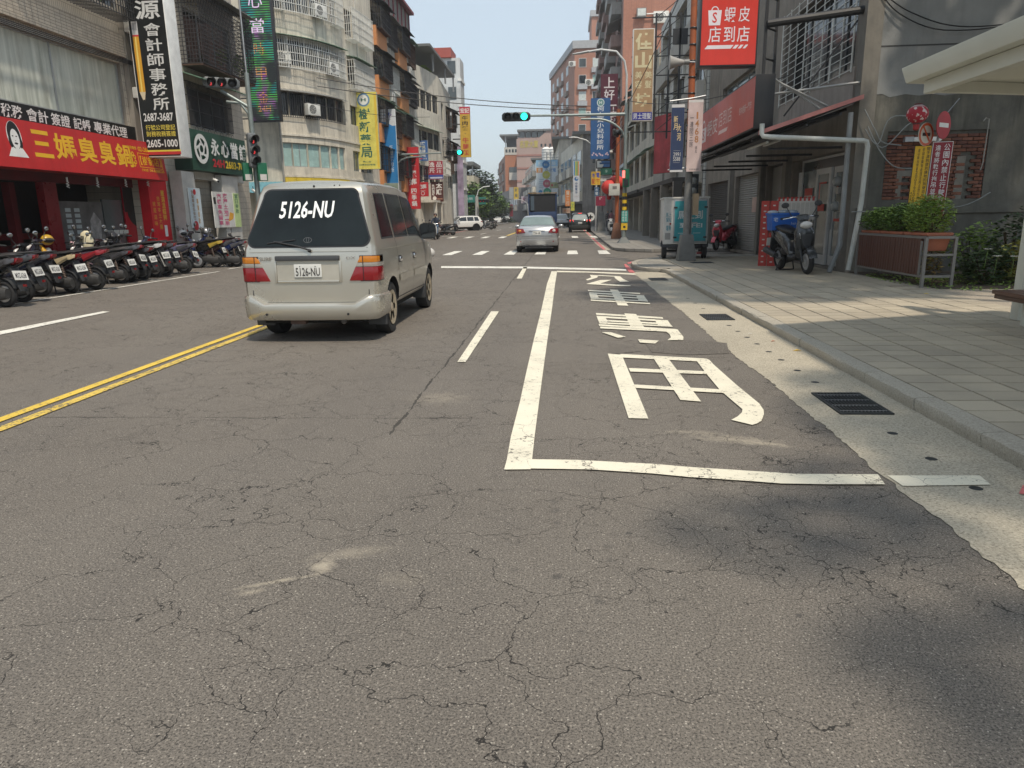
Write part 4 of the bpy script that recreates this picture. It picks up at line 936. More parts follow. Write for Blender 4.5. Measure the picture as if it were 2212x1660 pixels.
# ---- orange-panelled row house
b3=empty('orange_panel_apartments',(-14,55,0),0,'narrow concrete apartment row with orange panels and caged balconies','building')
F=FL(-12.3,49.0);W=13.0;H=15.6;ops=[];PITCH=3.0
RIB=mat('ribbed_concrete',(.46,.43,.37),.8,0,.12,3,streak=.7)
for fl in range(4):
 z=3.5+fl*PITCH
 for k in range(2):ops.append((.25+k*6.5,z+1.15,6.25+k*6.5,z+2.7,.6))
wall(F,W,H,ops+[(.3,.1,12.7,3.0,1.5)],CONC2,b3,.6)
b=MB();b.box(-24,49,0,-13.82,62,15.6);b.box(-13.82,49,3.1,-12.92,62,15.6);b.build('body',CONC2,b3)
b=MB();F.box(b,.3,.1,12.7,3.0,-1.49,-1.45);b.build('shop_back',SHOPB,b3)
rb=random.Random(11)
for fl in range(4):
 z=3.5+fl*PITCH
 for k in range(2):
  u=.25+k*6.5
  b=MB();F.box(b,u,z-.05,u+2.9,z+1.15,.003,.30);b.build('orange_panel',ORANGE,b3)
  for q in range(7):b=MB();F.box(b,u+2.95+q*.45,z-.1,u+3.33+q*.45,z+1.15,.003,.10+.03*(q%2));b.build('concrete_rib',RIB,b3)
  window(F,u+.02,z+1.17,u+5.98,z+2.68,b3,4,1,ALU,PANES[(fl+k)%3],-.5)
  if fl<4:
   grille(F,u+.1,z+1.05,u+2.8,z+2.6,.62,b3,.16,.35,DSTEEL,.014)
   grille(F,u+3.1,z+.7,u+5.9,z+2.4,.40,b3,.16,.4,[DSTEEL,RUST,WHG][(fl+k)%3],.013)
   awning(F,u-.05,u+3.0,z+2.9,1.0,.42,b3,GREENA if fl==1 else mat('black_canvas',(.035,.037,.036),.7))
   awning(F,u+3.1,u+6.0,z+2.75,.8,.34,b3,[GREYA,GREENA,mat('black_canvas',(.035,.037,.036),.7)][(fl+k)%3])
   b=MB();F.box(b,u+.2,z+.98,u+2.7,z+1.04,.31,.64);b.build('balcony_floor',RUST,b3)
            # rooftop room of red steel and grey cladding
b=MB();F.box(b,1.5,15.6,12.9,17.4,-2.5,-.05);b.build('roof_room',mat('clad_grey',(.20,.195,.18),.7,streak=.6),b3)
REDST=mat('red_steel',(.20,.045,.06),.6,grime=.3)
for q in range(9):b=MB();F.box(b,1.5+q*1.4,15.6,1.62+q*1.4,17.4,-.047,.03);b.build('red_post',REDST,b3)
b=MB();F.box(b,1.3,17.4,13.1,17.6,-2.7,.35);b.build('roof',REDST,b3)
relink(b3)
ac_unit(F,3.6,9.4,.5,'air conditioner hanging between the orange panels of the row house',1.0);ac_unit(F,10.2,12.3,.5,'upper air conditioner on the far bay of the orange panelled house',1.0)
# ---- far curved building with dark window bands
b4=empty('curved_band_building',(-13,70,0),0,'pale curved concrete building with dark ribbon windows past the orange panels','building')
nd4=[(-14.5,62.05),(-12.3,62.2),(-12.0,63.6),(-11.75,65.0),(-11.5,66.5),(-11.25,68.2),(-11.3,70),(-11.4,72),(-11.5,74),(-11.6,76),(-11.65,78)]
bd4=[(1,5,10.6,12.1),(1,5,7.4,8.8),(6,7,10.4,12.0),(6,7,7.2,8.7),(1,5,4.5,5.9),(8,10,10.2,11.9),(8,10,7.2,8.7),(8,10,4.4,5.8)]
F4=polywall(nd4,13.9,b4,CONC2,bd4)
b=MB();b.prism([(-24,62.4,0),(-12.75,62.4,0),(-12.1,65.2,0),(-11.75,68.2,0),(-11.95,72,0),(-12.1,77.95,0),(-24,77.95,0)],(0,0,13.9));b.build('body',CONC2,b4)
for(a,c,z0,z1)in bd4:
 for i in range(a,c):
  Ff,L=F4[i];window(Ff,0 if i>a else.06,z0,L if i<c-1 else L-.06,z1,b4,2,1,DKF,PANES[0],-.15,.05)
for i in(8,9):
 Ff,L=F4[i]
 for z in(7.0,10.1):grille(Ff,0,z,L,z+1.7,.6,b4,.2,.5,RUST,.016);awning(Ff,-.1,L+.1,z+2.1,1.1,.5,b4,mat('black_canvas',(.035,.037,.036),.7))
 b=MB();Ff.box(b,0,5.9,L,7.0,.003,.25);b.build('brown_panel',mat('brown_panel',(.26,.15,.09),.7),b4)
for i in(5,6):Ff,L=F4[i];grille(Ff,0,5.4,L,6.6,.5,b4,.16,.6,WHG,.016)
Ff,L=F4[6];grille(Ff,0,7.1,L,8.8,.5,b4,.18,.45,DSTEEL,.015)
for i in(1,2,3,4):Ff,L=F4[i];awning(Ff,0,L,9.1,.5,.15,b4,GREENA)
b=MB();b.box(-17,63,15.3,-10.9,77,15.5);b.build('roof_canopy',mat('canopy_grey',(.16,.165,.165),.6),b4)
for x,y in((-13,63.4),(-11.3,66),(-11.2,72),(-11.1,76.6),(-16.5,63.4)):b=MB();b.box(x,y,13.9,x+.14,y+.14,15.3);b.build('roof_post',STEEL,b4)
leaves('roof_plants',LEAF2,[(-12.2,67.5,14.1,.5,2.4,.5)],260,.22,b4,7)
b=MB();b.box(-12.4,62.6,2.75,-10.9,69,2.95);b.build('arcade_canopy',CONC2,b4)
for x,y in((-11.2,63.2),(-11.2,66.2)):b=MB();b.box(x,y,.1,x+.3,y+.3,2.75);b.build('arcade_pillar',CONC2,b4)
relink(b4)
leaves('rooftop_tree',LEAF1,[(-14.5,64,16.2,.9,.9,1.3)],300,.25,None,8);tag(bpy.data.objects['rooftop_tree'],'small bushy tree sticking up behind the flat roof of the curved building','tree')
# their signs
CRED=(.52,.03,.035)
F,W,H=FY(57,878,318,905,452);RS=mat('sign_red',(.52,.028,.035),.45)
board('hotpot_sign',F,W,H,'tall red projecting sign with a bowl emblem and white characters',RS,RS,.4,items=[TC(F,W,H,'麗媽',(.7,.7,.68),.5,.63,.38,.62,.02),TC(F,W,H,'四季鍋',(.7,.7,.68),.55,.34,.04,.42,.02),RING(F,W,H,(.04,.02,.02),.5,.78,.16,.30,a0=PI,a1=2*PI),DISC(F,W,H,(.70,.40,.05),.45,.85,.16),Q(F,W,H,(.7,.7,.68),.2,.70,.8,.705)],legs=[(lambda b:b.box(-12.6,57.1,5,F.O.x,57.2,5.1))])
F,W,H=FY(59,905,428,893,400)if False else FY(59.5,872,398,893,432)
F,W,H=FY(60,894,394,925,425)
board('hotpot_sign',F,W,H,'small square red sign with two white characters under the blue curtain sign',RS,RS,.2,items=[T(F,W,H,'麗媽',(.7,.7,.68),.12,.52,.88,.85,.02),Q(F,W,H,(.7,.5,.45),.2,.38,.8,.41),RING(F,W,H,(.7,.7,.68),.62,.22,.1,.13)],legs=[(lambda b:b.box(-12.4,60.1,4.4,F.O.x+1,60.2,4.5))])
F,W,H=FY(61.2,878,398,893,432)
F,W,H=FY(63,900,304,924,348)
board('curtain_sign',F,W,H,'blue square sign advertising curtains and flooring with a red arrow',mat('sign_blue',(.05,.14,.36),.45),mat('sign_blue_side',(.4,.4,.4),.5),.2,items=[T(F,W,H,'窗簾',(.70,.70,.66),.14,.77,.80,.94,.015),T(F,W,H,'壁紙',(.70,.66,.40),.14,.58,.80,.75,.015),T(F,W,H,'地磚',(.70,.70,.66),.14,.39,.80,.56,.015),T(F,W,H,'地毯',(.70,.70,.66),.14,.20,.80,.37,.015),PG(F,W,H,(.55,.04,.06),[(.08,.11),(.25,.17),(.25,.135),(.5,.135),(.5,.085),(.25,.085),(.25,.05)]),T(F,W,H,'展示館',(.7,.7,.66),.58,.06,.9,.15,.01)])
F,W,H=FY(65,925,348,957,388)
board('liquor_sign',F,W,H,'red sign with four white liquor shop characters above a blue strip',mat('sign_crimson',(.34,.03,.05),.45),WHITE,.2,items=[T(F,W,H,'逸',(.7,.68,.66),.08,.66,.44,.94,.015),T(F,W,H,'品',(.7,.68,.66),.56,.66,.92,.94,.015),T(F,W,H,'菸',(.7,.68,.66),.08,.34,.44,.62,.015),T(F,W,H,'酒',(.7,.68,.66),.56,.34,.92,.62,.015),Q(F,W,H,(.05,.07,.30),.0,.03,1,.25),PG(F,W,H,(.55,.57,.65),[(.06,.08),(.14,.13),(.95,.13),(.95,.05),(.14,.05)],.003)])
F,W,H=FY(65.2,931,393,957,436)
board('soymilk_sign',F,W,H,'dark brown sign with big white characters below the liquor sign',mat('sign_brown',(.085,.022,.018),.5),mat('sign_brown_side',(.2,.1,.05),.6),.25,items=[T(F,W,H,'太',(.72,.70,.66),.42,.66,.95,.94,.03),T(F,W,H,'順',(.72,.70,.66),.42,.34,.95,.62,.03),TC(F,W,H,'永和豆漿',(.72,.70,.66),.2,.88,.28,.24,.02),DISC(F,W,H,(.66,.62,.58),.28,.17,.16),Q(F,W,H,(.55,.3,.2),.5,.12,.95,.15)])
F,W,H=FY(74,994,231,1016,340)
board('noodle_sign',F,W,H,'tall yellow beef noodle sign with a red head projecting over the road',mat('sign_mustard',(.60,.38,.05),.45),mat('sign_mustard_side',(.35,.25,.08),.6),.3,items=[Q(F,W,H,(.50,.03,.06),0,.855,1,1),T(F,W,H,'宏記',(.75,.74,.70),.06,.875,.94,.975,.02,d=.004),TC(F,W,H,'牛肉麵·',(.03,.02,.015),.5,.83,.42,.56,.02),TC(F,W,H,'牛腩飯',(.45,.03,.03),.5,.40,.03,.60,.02)],legs=[(lambda b,z=z:b.box(-10.9,74.1,z,F.O.x,74.2,z+.1))for z in(7.6,9,10.4,11.6)])
# white tower with a purple banner behind it
tw=empty('white_tower',(-14,88,0),0,'slim white building with a red tiled roof edge and a tall purple banner','building')
X1=AY(997,250,84).x;b=MB();b.box(-18,84,0,X1,87,18.6);b.build('wall',mat('white_tile_wall',(.62,.64,.64),.5,0,.08,1,streak=.35),tw)
b=MB();b.box(-18.2,83.6,18.6,X1-.9,87.4,19.6);b.build('roof',mat('red_tin',(.36,.08,.06),.6),tw)
for z in(4.5,7.5,10.5,13.5,16.2):b=MB();b.box(X1-.3,83.9,z,X1+.12,87,z+.25);b.build('ledge',WHITE,tw);b=MB();b.box(X1-1.4,83.95,z+.8,X1-.5,83.99,z+2.1);b.build('window',PANES[1],tw)
F,W,H=FXL(X1+.05,990,372,999,478);b=MB();b.box(X1-.62,83.4,1.5,X1+.06,83.5,9.2);b.build('banner',mat('purple_print',(.33,.26,.36),.6,0,.5,.9),tw)
relink(tw)
cb=empty('cream_rooftop_house',(-16,125,0),0,'small cream house with a grey rooftop canopy behind the big tree','building')
p0,p1=AY(1003,380,118),AY(1024,380,118);b=MB();b.box(p0.x-6,118,0,p1.x,128,AY(1010,380,118).z);b.build('wall',mat('cream_wall',(.55,.50,.40),.8,streak=.5),cb)
b=MB();b.box(p0.x-6,117.5,AY(1010,358,118).z,p1.x,128,AY(1010,350,118).z);b.build('roof_canopy',mat('canopy_grey',(.16,.165,.165),.6),cb);b=MB();b.box(p1.x-.3,118,AY(1010,380,118).z,p1.x-.15,118.15,AY(1010,358,118).z);b.build('roof_post',STEEL,cb)
relink(cb)
# ================================================================ right side: first house with the parcel shop
XR=6.5;YW=16.75
r1=empty('parcel_shop_house',(9,20,0),0,'grey painted corner house with a caged upper window over the parcel shop','building')
FRN=FR(XR,34.0)
OLD=mat('old_brown_plaster',(.22,.195,.165),.85,0,.22,1.6,.3,streak=.7,grime=.35)
wall(FRN,34.0-YW-.25,9.5,[(34-22.9,4.55,34-17.55,6.75,.5),(34-21.45,.1,34-17.6,2.82,.35),(34-24.0,.1,34-22.0,2.85,.3),(34-28.2,.1,34-24.6,2.75,.3),(34-33.4,.1,34-29.0,2.7,.3),(34-31.2,4.4,34-26.2,6.3,.4)],OLD,r1)
FG=Frame((XR,YW,0),(1,0,0))
GREY=mat('grey_cement_paint',(.235,.24,.235),.85,0,.14,.7,.9,streak=.2,grime=.15)
b=MB();FG.box(b,0,3.86,9.0,9.5,-.3,0);b.build('grey_wall',GREY,r1)
rr=random.Random(2);pts=[(0,3.84)];u=0
while u<9:u+=rr.uniform(.15,.35);pts.append((min(u,9),3.84+rr.uniform(-.05,.035)))
b=MB();FG.poly(b,[(0,3.95)]+pts+[(9,3.95)],.006);b.build('paint_edge',GREY,r1)
b=MB();FG.box(b,0,4.80,9,4.83,-.002,.004);b.build('wall_joint',mat('joint_dark',(.05,.05,.05),.9),r1)
# dark mouldy lower wall with a brick-filled panel
bu0,bu1,bv0,bv1=.55,2.66,1.66,3.10
wall(FG,9.0,3.87,[(bu0,bv0,bu1,bv1,.07)],DCONC,r1,.07)
BRK=[]
for k in range(4):
 c=[(.15,.060,.038),(.185,.075,.046),(.12,.05,.036),(.20,.085,.055)][k];BRK.append(mat('old_brick_%d'%k,c,.9,0,.3,9,.6,grime=.4))
bl,bh=.225,.076;meshes=[]
for k in range(4):
 m=MB();m.box(0,-.036,0,bl-.012,.04,bh-.014);o=m.build('brick',BRK[k],r1,bevel=.004);meshes.append(o)
rr=random.Random(4);row=0;v=bv0+.008;used=set();nb=0
while v+bh<bv1:
 u=bu0+.006-(bl/2 if row%2 else 0)
 while u<bu1-.05:
  a=max(u,bu0+.006);L=min(u+bl,bu1-.004)-a
  inpatch=(bu0+.28<a<bu0+1.05 and bv0<v<bv0+.62 and not(bu0+.40<a<bu0+.95 and v<bv0+.50))or(bu1-.62<a<bu1-.36 and v<bv0+.95)
  if L>.05 and not inpatch:
   k=rr.randrange(4)
   o=meshes[k]if k not in used else meshes[k].copy()
   if k in used:COL.objects.link(o);o.parent=r1
   used.add(k);o.location=(XR+a,YW+.05+rr.uniform(-.010,.008),v);o.scale=(L/bl,1,1);o.rotation_euler=(rr.uniform(-.02,.02),rr.uniform(-.012,.012),rr.uniform(-.015,.015));nb+=1
  u+=bl
 v+=bh;row+=1
for q in((bu0+.28,bv0+.50,bu0+1.05,bv0+.62),(bu0+.28,bv0,bu0+.39,bv0+.498),(bu1-.60,bv0,bu1-.42,bv0+.90)):b=MB();FG.box(b,q[0],q[1],q[2],q[3],-.06,-.012);b.build('mortar_repair',mat('mortar_grey',(.20,.185,.16),.9,0,.25,5,.5),r1)
b=MB();FG.box(b,0,1.36,9.0,1.50,.004,.12);b.build('ledge',DCONC,r1)
b=MB();FG.box(b,0,0,9.0,1.36,.004,.06);b.build('plinth',DCONC,r1)
b=MB();b.tube([(8.95,16.66,3.25),(9.0,16.66,3.32),(9.07,16.66,3.30),(9.05,16.66,2.4),(9.02,16.66,2.25)],.012,6);b.build('hook_pipe',mat('pipe_dull',(.3,.29,.26),.6),r1)
b=MB();b.box(XR+.52,YW+.31,0,15,34,9.5);b.build('body',OLD,r1)
b=MB();b.box(XR-.12,YW-.03,0,XR+.22,YW+.29,9.5);b.build('corner_column',mat('column_plaster',(.19,.175,.15),.85,streak=.6,grime=.4),r1)
# caged upper window
PNK=mat('beige_sill',(.34,.29,.25),.8,streak=.6)
b=MB();FRN.box(b,34-23.0,3.75,34-17.35,4.55,.003,.05);b.build('sill_panel',PNK,r1)
window(FRN,34-22.9,4.55,34-17.55,6.75,r1,4,1,DKF,PANES[0],-.3)
b=MB();nn=8
for i in range(nn+1):
 u=34-22.95+5.45*i/nn;r_=.022 if i in(0,3,6,nn)else.010;FRN.box(b,u-r_,4.45,u+r_,6.95,.06,.085)
for i in range(15):FRN.box(b,34-22.95,4.5+i*.17,34-17.5,4.514+i*.17,.07,.083)
b.build('window_grille',WHG,r1)
window(FRN,34-31.2,4.4,34-26.2,6.3,r1,3,1,ALU,PANES[2],-.2)
# glass shop front
SF=mat('shop_frame_white',(.50,.51,.50),.45,grime=.15);GL1=mat_glass('shop_glass',(.10,.125,.125),.08)
a0,a1=34-21.45,34-17.6
wo=window(FRN,a0,.1,a1,2.82,r1,1,1,SF,mat_glass('shop_inside',(.05,.06,.06),.3),-.30,.06)
def door(u0,u1,d,lab,m=SF):
 b=MB();FRN.box(b,u0,.12,u0+.13,2.5,d-.03,d+.03);FRN.box(b,u1-.13,.12,u1,2.5,d-.03,d+.03);FRN.box(b,u0+.13,.12,u1-.13,.36,d-.03,d+.03);FRN.box(b,u0+.13,2.36,u1-.13,2.5,d-.03,d+.03)
 o=b.build('glass_door',m,r1);o['label']=lab
 q=MB();FRN.box(q,u0+.12,.35,u1-.12,2.37,d-.008,d+.008);q.build('pane',GL1,o)
 q=MB();FRN.box(q,u0+.06,1.0,u0+.09,1.5,d+.031,d+.06);q.build('handle',STEEL,o)
 return o
door(a0+1.70,a0+2.75,-.14,'sliding glass door standing in the middle of the shop front');door(a0+2.78,a0+3.8,-.20,'fixed glass leaf beside the grey pipe');
b=MB();FRN.box(b,a0+.05,.12,a0+1.66,2.5,-.2,-.17);b.build('side_pane',GL1,r1)
b=MB();FRN.box(b,a0+.25,.12,a0+.55,2.5,-.16,-.12);b.build('jamb',SF,r1)
FP=Frame(FRN.p(a0+.75,1.0,-.155),(0,-1,0));b=MB();FP.box(b,0,0,.62,1.05,0,.006);b.build('poster',mat('poster_pale',(.52,.46,.44),.5),r1)
b=MB();FP.box(b,0,.86,.62,1.05,.007,.009);FP.poly(b,[(.1,.15),(.5,.12),(.42,.4),(.3,.32),(.2,.42)],.009);b.build('poster_print',ink((.46,.05,.04)),r1)
b=MB();FP.text(b,'店到店',.08,.68,.54,.82,.01,.01);FP.text(b,'自助門市',.12,.55,.50,.64,.01,.0);b.build('lettering',ink((.45,.06,.05)),r1)
b=MB();
for q in((2.0,1.45,2.45,1.62),(2.02,1.75,2.06,2.15),(2.0,2.12,2.5,2.16),(3.0,1.2,3.6,1.28),(3.05,2.0,3.15,2.1)):FRN.box(b,a0+q[0],q[1],a0+q[2],q[3],-.105 if q[0]<2.7 else-.165,-.10 if q[0]<2.7 else-.16)
b.build('red_sticker',ink((.50,.05,.035)),r1)
for k,v in enumerate((1.55,2.12)):
 r=empty('electric_meter',FRN.p(a0+3.62,v,.02),0,['lower','upper'][k]+' round glass electricity meter on the wall by the shop door','meter','electricity meters by the shop door')
 m=MB();m.lathe([(.0,-.02),(.115,-.02),(.12,.03),(.10,.11),(.05,.135),(0,.14)],(0,0,0),'x',18);m.move(Matrix.Rotation(PI,4,'Z'));m.build('glass_dome',mat('meter_glass',(.28,.29,.28),.2),r)
 m=MB();m.box(-.02,-.1,-.28,.04,.1,-.13);m.build('terminal_box',mat('meter_box',(.3,.29,.26),.6),r)
    # shutters: each slat its own piece
SLT=mat('shutter_zinc',(.30,.29,.265),.5,.5,.15,5,streak=.35);SLD=mat('shutter_dark',(.075,.07,.062),.6,.3,.2,5,grime=.3)
def shutter(y0,y1,z0,z1,m,d=-.14):
 sh=MB();n=int((z1-z0)/.078);FRN.box(sh,34-y1,z0,34-y0,z1,d-.05,d-.03);o=sh.build('shutter',m,r1);me=None
 for i in range(n):
  z=z0+i*.078
  if me is None:
   q=MB();P=FRN.p
   prof=[(0,0),(.03,.016),(.026,.04),(.012,.062),(0,.074)]
   vs_=[P(34-y1,zz,d-.028+dd)-FRN.O for dd,zz in prof]+[P(34-y0,zz,d-.028+dd)-FRN.O for dd,zz in prof];k=5
   q.add(vs_,[(j,j+1,k+j+1,k+j)for j in range(4)]);s_=q.build('slat',m,o,60);me=s_
  else:s_=me.copy();COL.objects.link(s_);s_.parent=o
  s_.location=FRN.O+Vector((0,0,z))
 return o
shutter(24.62,28.18,.12,2.74,SLT);shutter(29.02,33.38,.12,2.68,SLD)
b=MB();FRN.box(b,34-23.9,.12,34-22.1,2.8,-.2,-.16);b.build('steel_door',mat('steel_door',(.21,.205,.19),.5,.3,grime=.3),r1);b=MB();FRN.box(b,34-22.9,.2,34-22.84,2.75,-.159,-.14);FRN.box(b,34-22.7,1.1,34-22.62,1.5,-.159,-.11);b.build('door_seam',DSTEEL,r1)
b=MB();FRN.box(b,34-26.0,1.45,34-25.2,1.95,-.10,-.09);b.build('paper_note',mat('note_pink',(.5,.36,.31),.7),r1)
for y in(21.7,24.3,28.6):b=MB();b.box(XR-.16,y-.16,.1,XR-.004,y+.16,3.0);b.build('pillar',mat('column_plaster',(.19,.175,.15),.85),r1)
# lean-to canopy over the pavement, its red light box and white downpipe
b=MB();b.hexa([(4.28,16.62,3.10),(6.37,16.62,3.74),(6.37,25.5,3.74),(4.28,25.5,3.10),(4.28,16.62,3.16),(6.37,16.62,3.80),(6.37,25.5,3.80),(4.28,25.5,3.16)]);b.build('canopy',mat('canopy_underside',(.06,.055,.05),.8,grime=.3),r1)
b=MB();b.hexa([(4.26,16.56,3.08),(6.40,16.56,3.76),(6.40,16.61,3.76),(4.26,16.61,3.08),(4.26,16.56,3.17),(6.40,16.56,3.85),(6.40,16.61,3.85),(4.26,16.61,3.17)]);b.build('canopy_edge',mat('edge_pink',(.50,.20,.18),.6,grime=.2),r1)
b=MB()
for y in(17.4,19.4,21.4,23.4,25.3):b.tube([(4.32,y,3.04),(6.36,y,3.66)],.035,6);b.tube([(4.7,y,2.85),(6.34,y,2.85)],.03,6)
for x in(4.6,5.3,6.0):b.tube([(x,16.7,2.98+.3*(x-4.3)),(x,25.4,2.98+.3*(x-4.3))],.028,6)
b.build('canopy_frame',DSTEEL,r1)
b=MB();b.tube([(4.62,17.2,2.98),(4.62,18.9,2.98)],.03,8);b.tube([(5.0,17.6,3.05),(5.0,18.9,3.05)],.03,8);b.build('fluorescent_tube',mat('tube_grey',(.45,.45,.42),.5),r1)
PIP=mat('white_pvc_pipe',(.55,.56,.52),.4,grime=.25)
b=MB();b.tube([(4.30,16.50,3.30),(4.30,16.50,3.10),(4.33,16.47,3.04),(4.5,16.46,3.02),(6.42,16.46,2.90),(6.50,16.46,2.88),(6.53,16.46,2.78),(6.50,16.45,1.6),(6.34,16.42,.16)],.052,12);b.build('downpipe',PIP,r1,60)
b=MB();b.tube([(6.2,16.68,3.5),(6.2,16.66,1.5),(6.18,16.6,.7),(5.98,16.55,.11)],.055,10);b.build('downpipe',mat('grey_pvc_pipe',(.25,.26,.26),.5,grime=.2),r1,60)
relink(r1)
o_=[c for c in r1.children if c.name.startswith(('brick',))]
for o in o_:o.matrix_parent_inverse=Matrix.Translation(-r1.location)
SR=(.62,.045,.03);SRM=mat('parcel_red',SR,.35,0,.05);OW=(.74,.68,.72)
def bag(F,W,H,u0,v0,u1,v1,c=OW,inkc=SR):
 w_,h_=(u1-u0),(v1-v0)
 return[PG(F,W,H,c,[(u0,v0+h_*.72),(u1,v0+h_*.72),(u1-w_*.08,v0),(u0+w_*.08,v0)]),(lambda mb:F.ring(mb,(u0+u1)/2*W,(v0+h_*.72)*H,w_*W*.20,w_*W*.27,.003,16,0,PI),c),T(F,W,H,'S',inkc,u0+w_*.33,v0+h_*.12,u1-w_*.33,v0+h_*.62,.01,d=.005)]
F,W,H=FY(17.0,1512,-18,1640,143);F=Frame(F.O,(1,.045,0))
board('parcel_sign',F,W,H,'large square red parcel shop sign with a shopping bag logo',SRM,mat('sign_black_frame',(.02,.02,.022),.4),.32,edge=.03,items=bag(F,W,H,.13,.56,.36,.84)+[T(F,W,H,'蝦',OW,.41,.60,.60,.80,.004),T(F,W,H,'皮',OW,.65,.60,.84,.80,.004),T(F,W,H,'店',OW,.15,.33,.36,.54,.006),T(F,W,H,'到',OW,.41,.33,.60,.54,.006),T(F,W,H,'店',OW,.64,.33,.85,.54,.006)]+[PG(F,W,H,OW,[(a,.24),(c,.24),(c+.05,.29),(a+.05,.29)])for a,c in((.09,.54),(.57,.63),(.66,.71),(.745,.79))])
fr=empty('sign_scaffold',(4.45,17.3,3.2),0,'black steel lattice frame standing behind the square red sign','sign frame')
b=MB()
for x,y in((4.40,17.15),(4.72,17.5)):b.box(x,y,3.25,x+.06,y+.06,9.3)
b.build('post',mat('black_steel',(.02,.02,.022),.5),fr)
for k in range(9):
 z=3.5+k*.62;b=MB();b.tube([(4.43,17.18,z),(4.75,17.53,z)],.022,6);b.build('rung',mat('black_steel',(.02,.02,.022),.5),fr)
b=MB();b.tube([(4.45,17.16,5.43),(6.5,16.95,5.60)],.085,10);b.build('boom',mat('black_steel',(.02,.02,.022),.5),fr)
b=MB();b.tube([(6.3,17.0,5.4),(5.0,17.4,3.55)],.02,6);b.build('stay',mat('black_steel',(.02,.02,.022),.5),fr)
b=MB();b.tube([(4.55,16.9,4.3),(5.6,16.85,3.62)],.022,6);b.tube([(4.75,16.86,4.15),(5.75,16.83,3.66)],.03,4);b.tube([(4.6,16.9,3.95),(6.38,16.8,4.12)],.03,4);b.build('brace',mat('zinc_strip',(.36,.36,.35),.5,.3),fr)
relink(fr)
F,W,H=FXR(4.2,1517,205,1634,292)
Y1_,Y0_=23.2,16.85;F=Frame((4.2,Y1_,3.24),(0,-1,0));W,H=Y1_-Y0_,1.12;FD=(.52,.09,.075)
board('parcel_light_box',F,W,H,'long faded red parcel shop light box along the canopy edge',mat('parcel_faded',FD,.4,0,.06),mat('sign_black_frame',(.02,.02,.022),.4),.42,edge=.03,items=bag(F,W,H,.03,.22,.16,.72,(.72,.62,.62),FD)+[T(F,W,H,'蝦皮',(.72,.60,.58),.18,.30,.40,.68,.004),T(F,W,H,'店到店',(.72,.55,.52),.42,.38,.66,.72,.0),PG(F,W,H,(.72,.55,.52),[(.42,.22),(.58,.22),(.60,.30),(.44,.30)]),T(F,W,H,'樹林樹新一門市',(.72,.55,.52),.78,.40,.96,.56,.0)])
# ---------------------------------------------------------------- tiled house, old houses and the tower beyond
r2=empty('cream_tiled_house',(9,38,0),0,'cream tiled old house with sloping balcony panels behind the sign trusses','building')
F=FR(6.35,50.0);CTL=mat_tile('cream_square_tile',(.44,.42,.36),(.14,.13,.12),.16,.27,'y',.010,.08,.45,.4)
ops=[]
for fl in range(3):
 for k in range(3):ops.append((.8+k*5.3,4.2+fl*3.1,4.6+k*5.3,6.0+fl*3.1,.5))
ops+=[(.6+k*4.0,.1,3.9+k*4.0,2.8,.9)for k in range(4)]
wall(F,15.9,13,ops,CTL,r2)
b=MB();b.box(7.28,34.11,0,15,50,13);b.box(6.87,34.11,2.85,7.28,50,13);b.build('body',CONC,r2)
b=MB();b.box(6.36,34.02,0,15,34.1,13);b.build('side_wall',mat_tile('white_square_tile',(.56,.56,.52),(.12,.12,.115),.12,.27,'x',.010,.06,.4,.35),r2)
for q in ops:
 if q[1]>3:window(F,q[0],q[1],q[2],q[3],r2,3,1,ALU,PANES[0],-.3);b=MB();F.box(b,q[0]-.3,q[1]-1.35,q[2]+.3,q[1]-.05,.004,.32);b.build('balcony_panel',mat('ribbed_panel',(.42,.40,.36),.8,0,.1,2,streak=.5),r2)
 else:b=MB();F.box(b,q[0]+.02,.1,q[2]-.02,2.78,-.85,-.8);b.build('shop_shutter',SLD,r2)
for k in(0,1):grille(F,ops[k][0],4.2,ops[k][2],6.1,.25,r2,.14,.5,DSTEEL,.013)
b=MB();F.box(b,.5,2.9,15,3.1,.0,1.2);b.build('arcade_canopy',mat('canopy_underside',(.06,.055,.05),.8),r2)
b=MB();b.box(5.1,34.2,.1,5.5,34.6,2.9);b.build('tiled_pillar',mat_tile('grey_pillar_tile',(.20,.19,.17),(.06,.055,.05),.1,.1,'y',.008,.1,.5,.3),r2)
for y in(38.5,42.5,46.5):b=MB();b.box(5.1,y,.1,5.5,y+.4,2.9);b.build('pillar',mat('dim_plaster',(.22,.2,.17),.8,streak=.5),r2)
relink(r2)
for k,(u,z)in enumerate(((14.6,5.0),(9.3,5.1),(9.6,8.3),(3.6,8.2))):ac_unit(F,u,z,.12,['air conditioner low on the tiled house next to the salon sign truss','air conditioner in the middle of the tiled house front','upper middle air conditioner of the tiled house','farthest upper air conditioner of the tiled house'][k])
r3=empty('old_street_house',(9,60,0),0,'old grey house row between the tiled house and the brick tower','building')
F=FR(6.3,75.8);ops=[(1+k*5,4.0+fl*3.0,4.4+k*5,5.8+fl*3.0,.4)for fl in range(3)for k in range(5)]+[(.6+k*5,.1,5.0+k*5,2.8,.9)for k in range(5)]
wall(F,25.7,12,ops,CONC2,r3);b=MB();b.box(7.22,50.1,0,15,75.8,12);b.box(6.72,50.1,2.9,7.22,75.8,12);b.build('body',CONC2,r3)
for q in ops:
 if q[1]>3:window(F,q[0],q[1],q[2],q[3],r3,2,1,ALU,PANES[0],-.2);awning(F,q[0]-.2,q[2]+.2,q[3]+.2,.7,.25,r3,GREENA if q[1]<5 else GREYA)
 else:b=MB();F.box(b,q[0]+.02,.1,q[2]-.02,2.78,-.85,-.8);b.build('shop_shutter',SLD,r3)
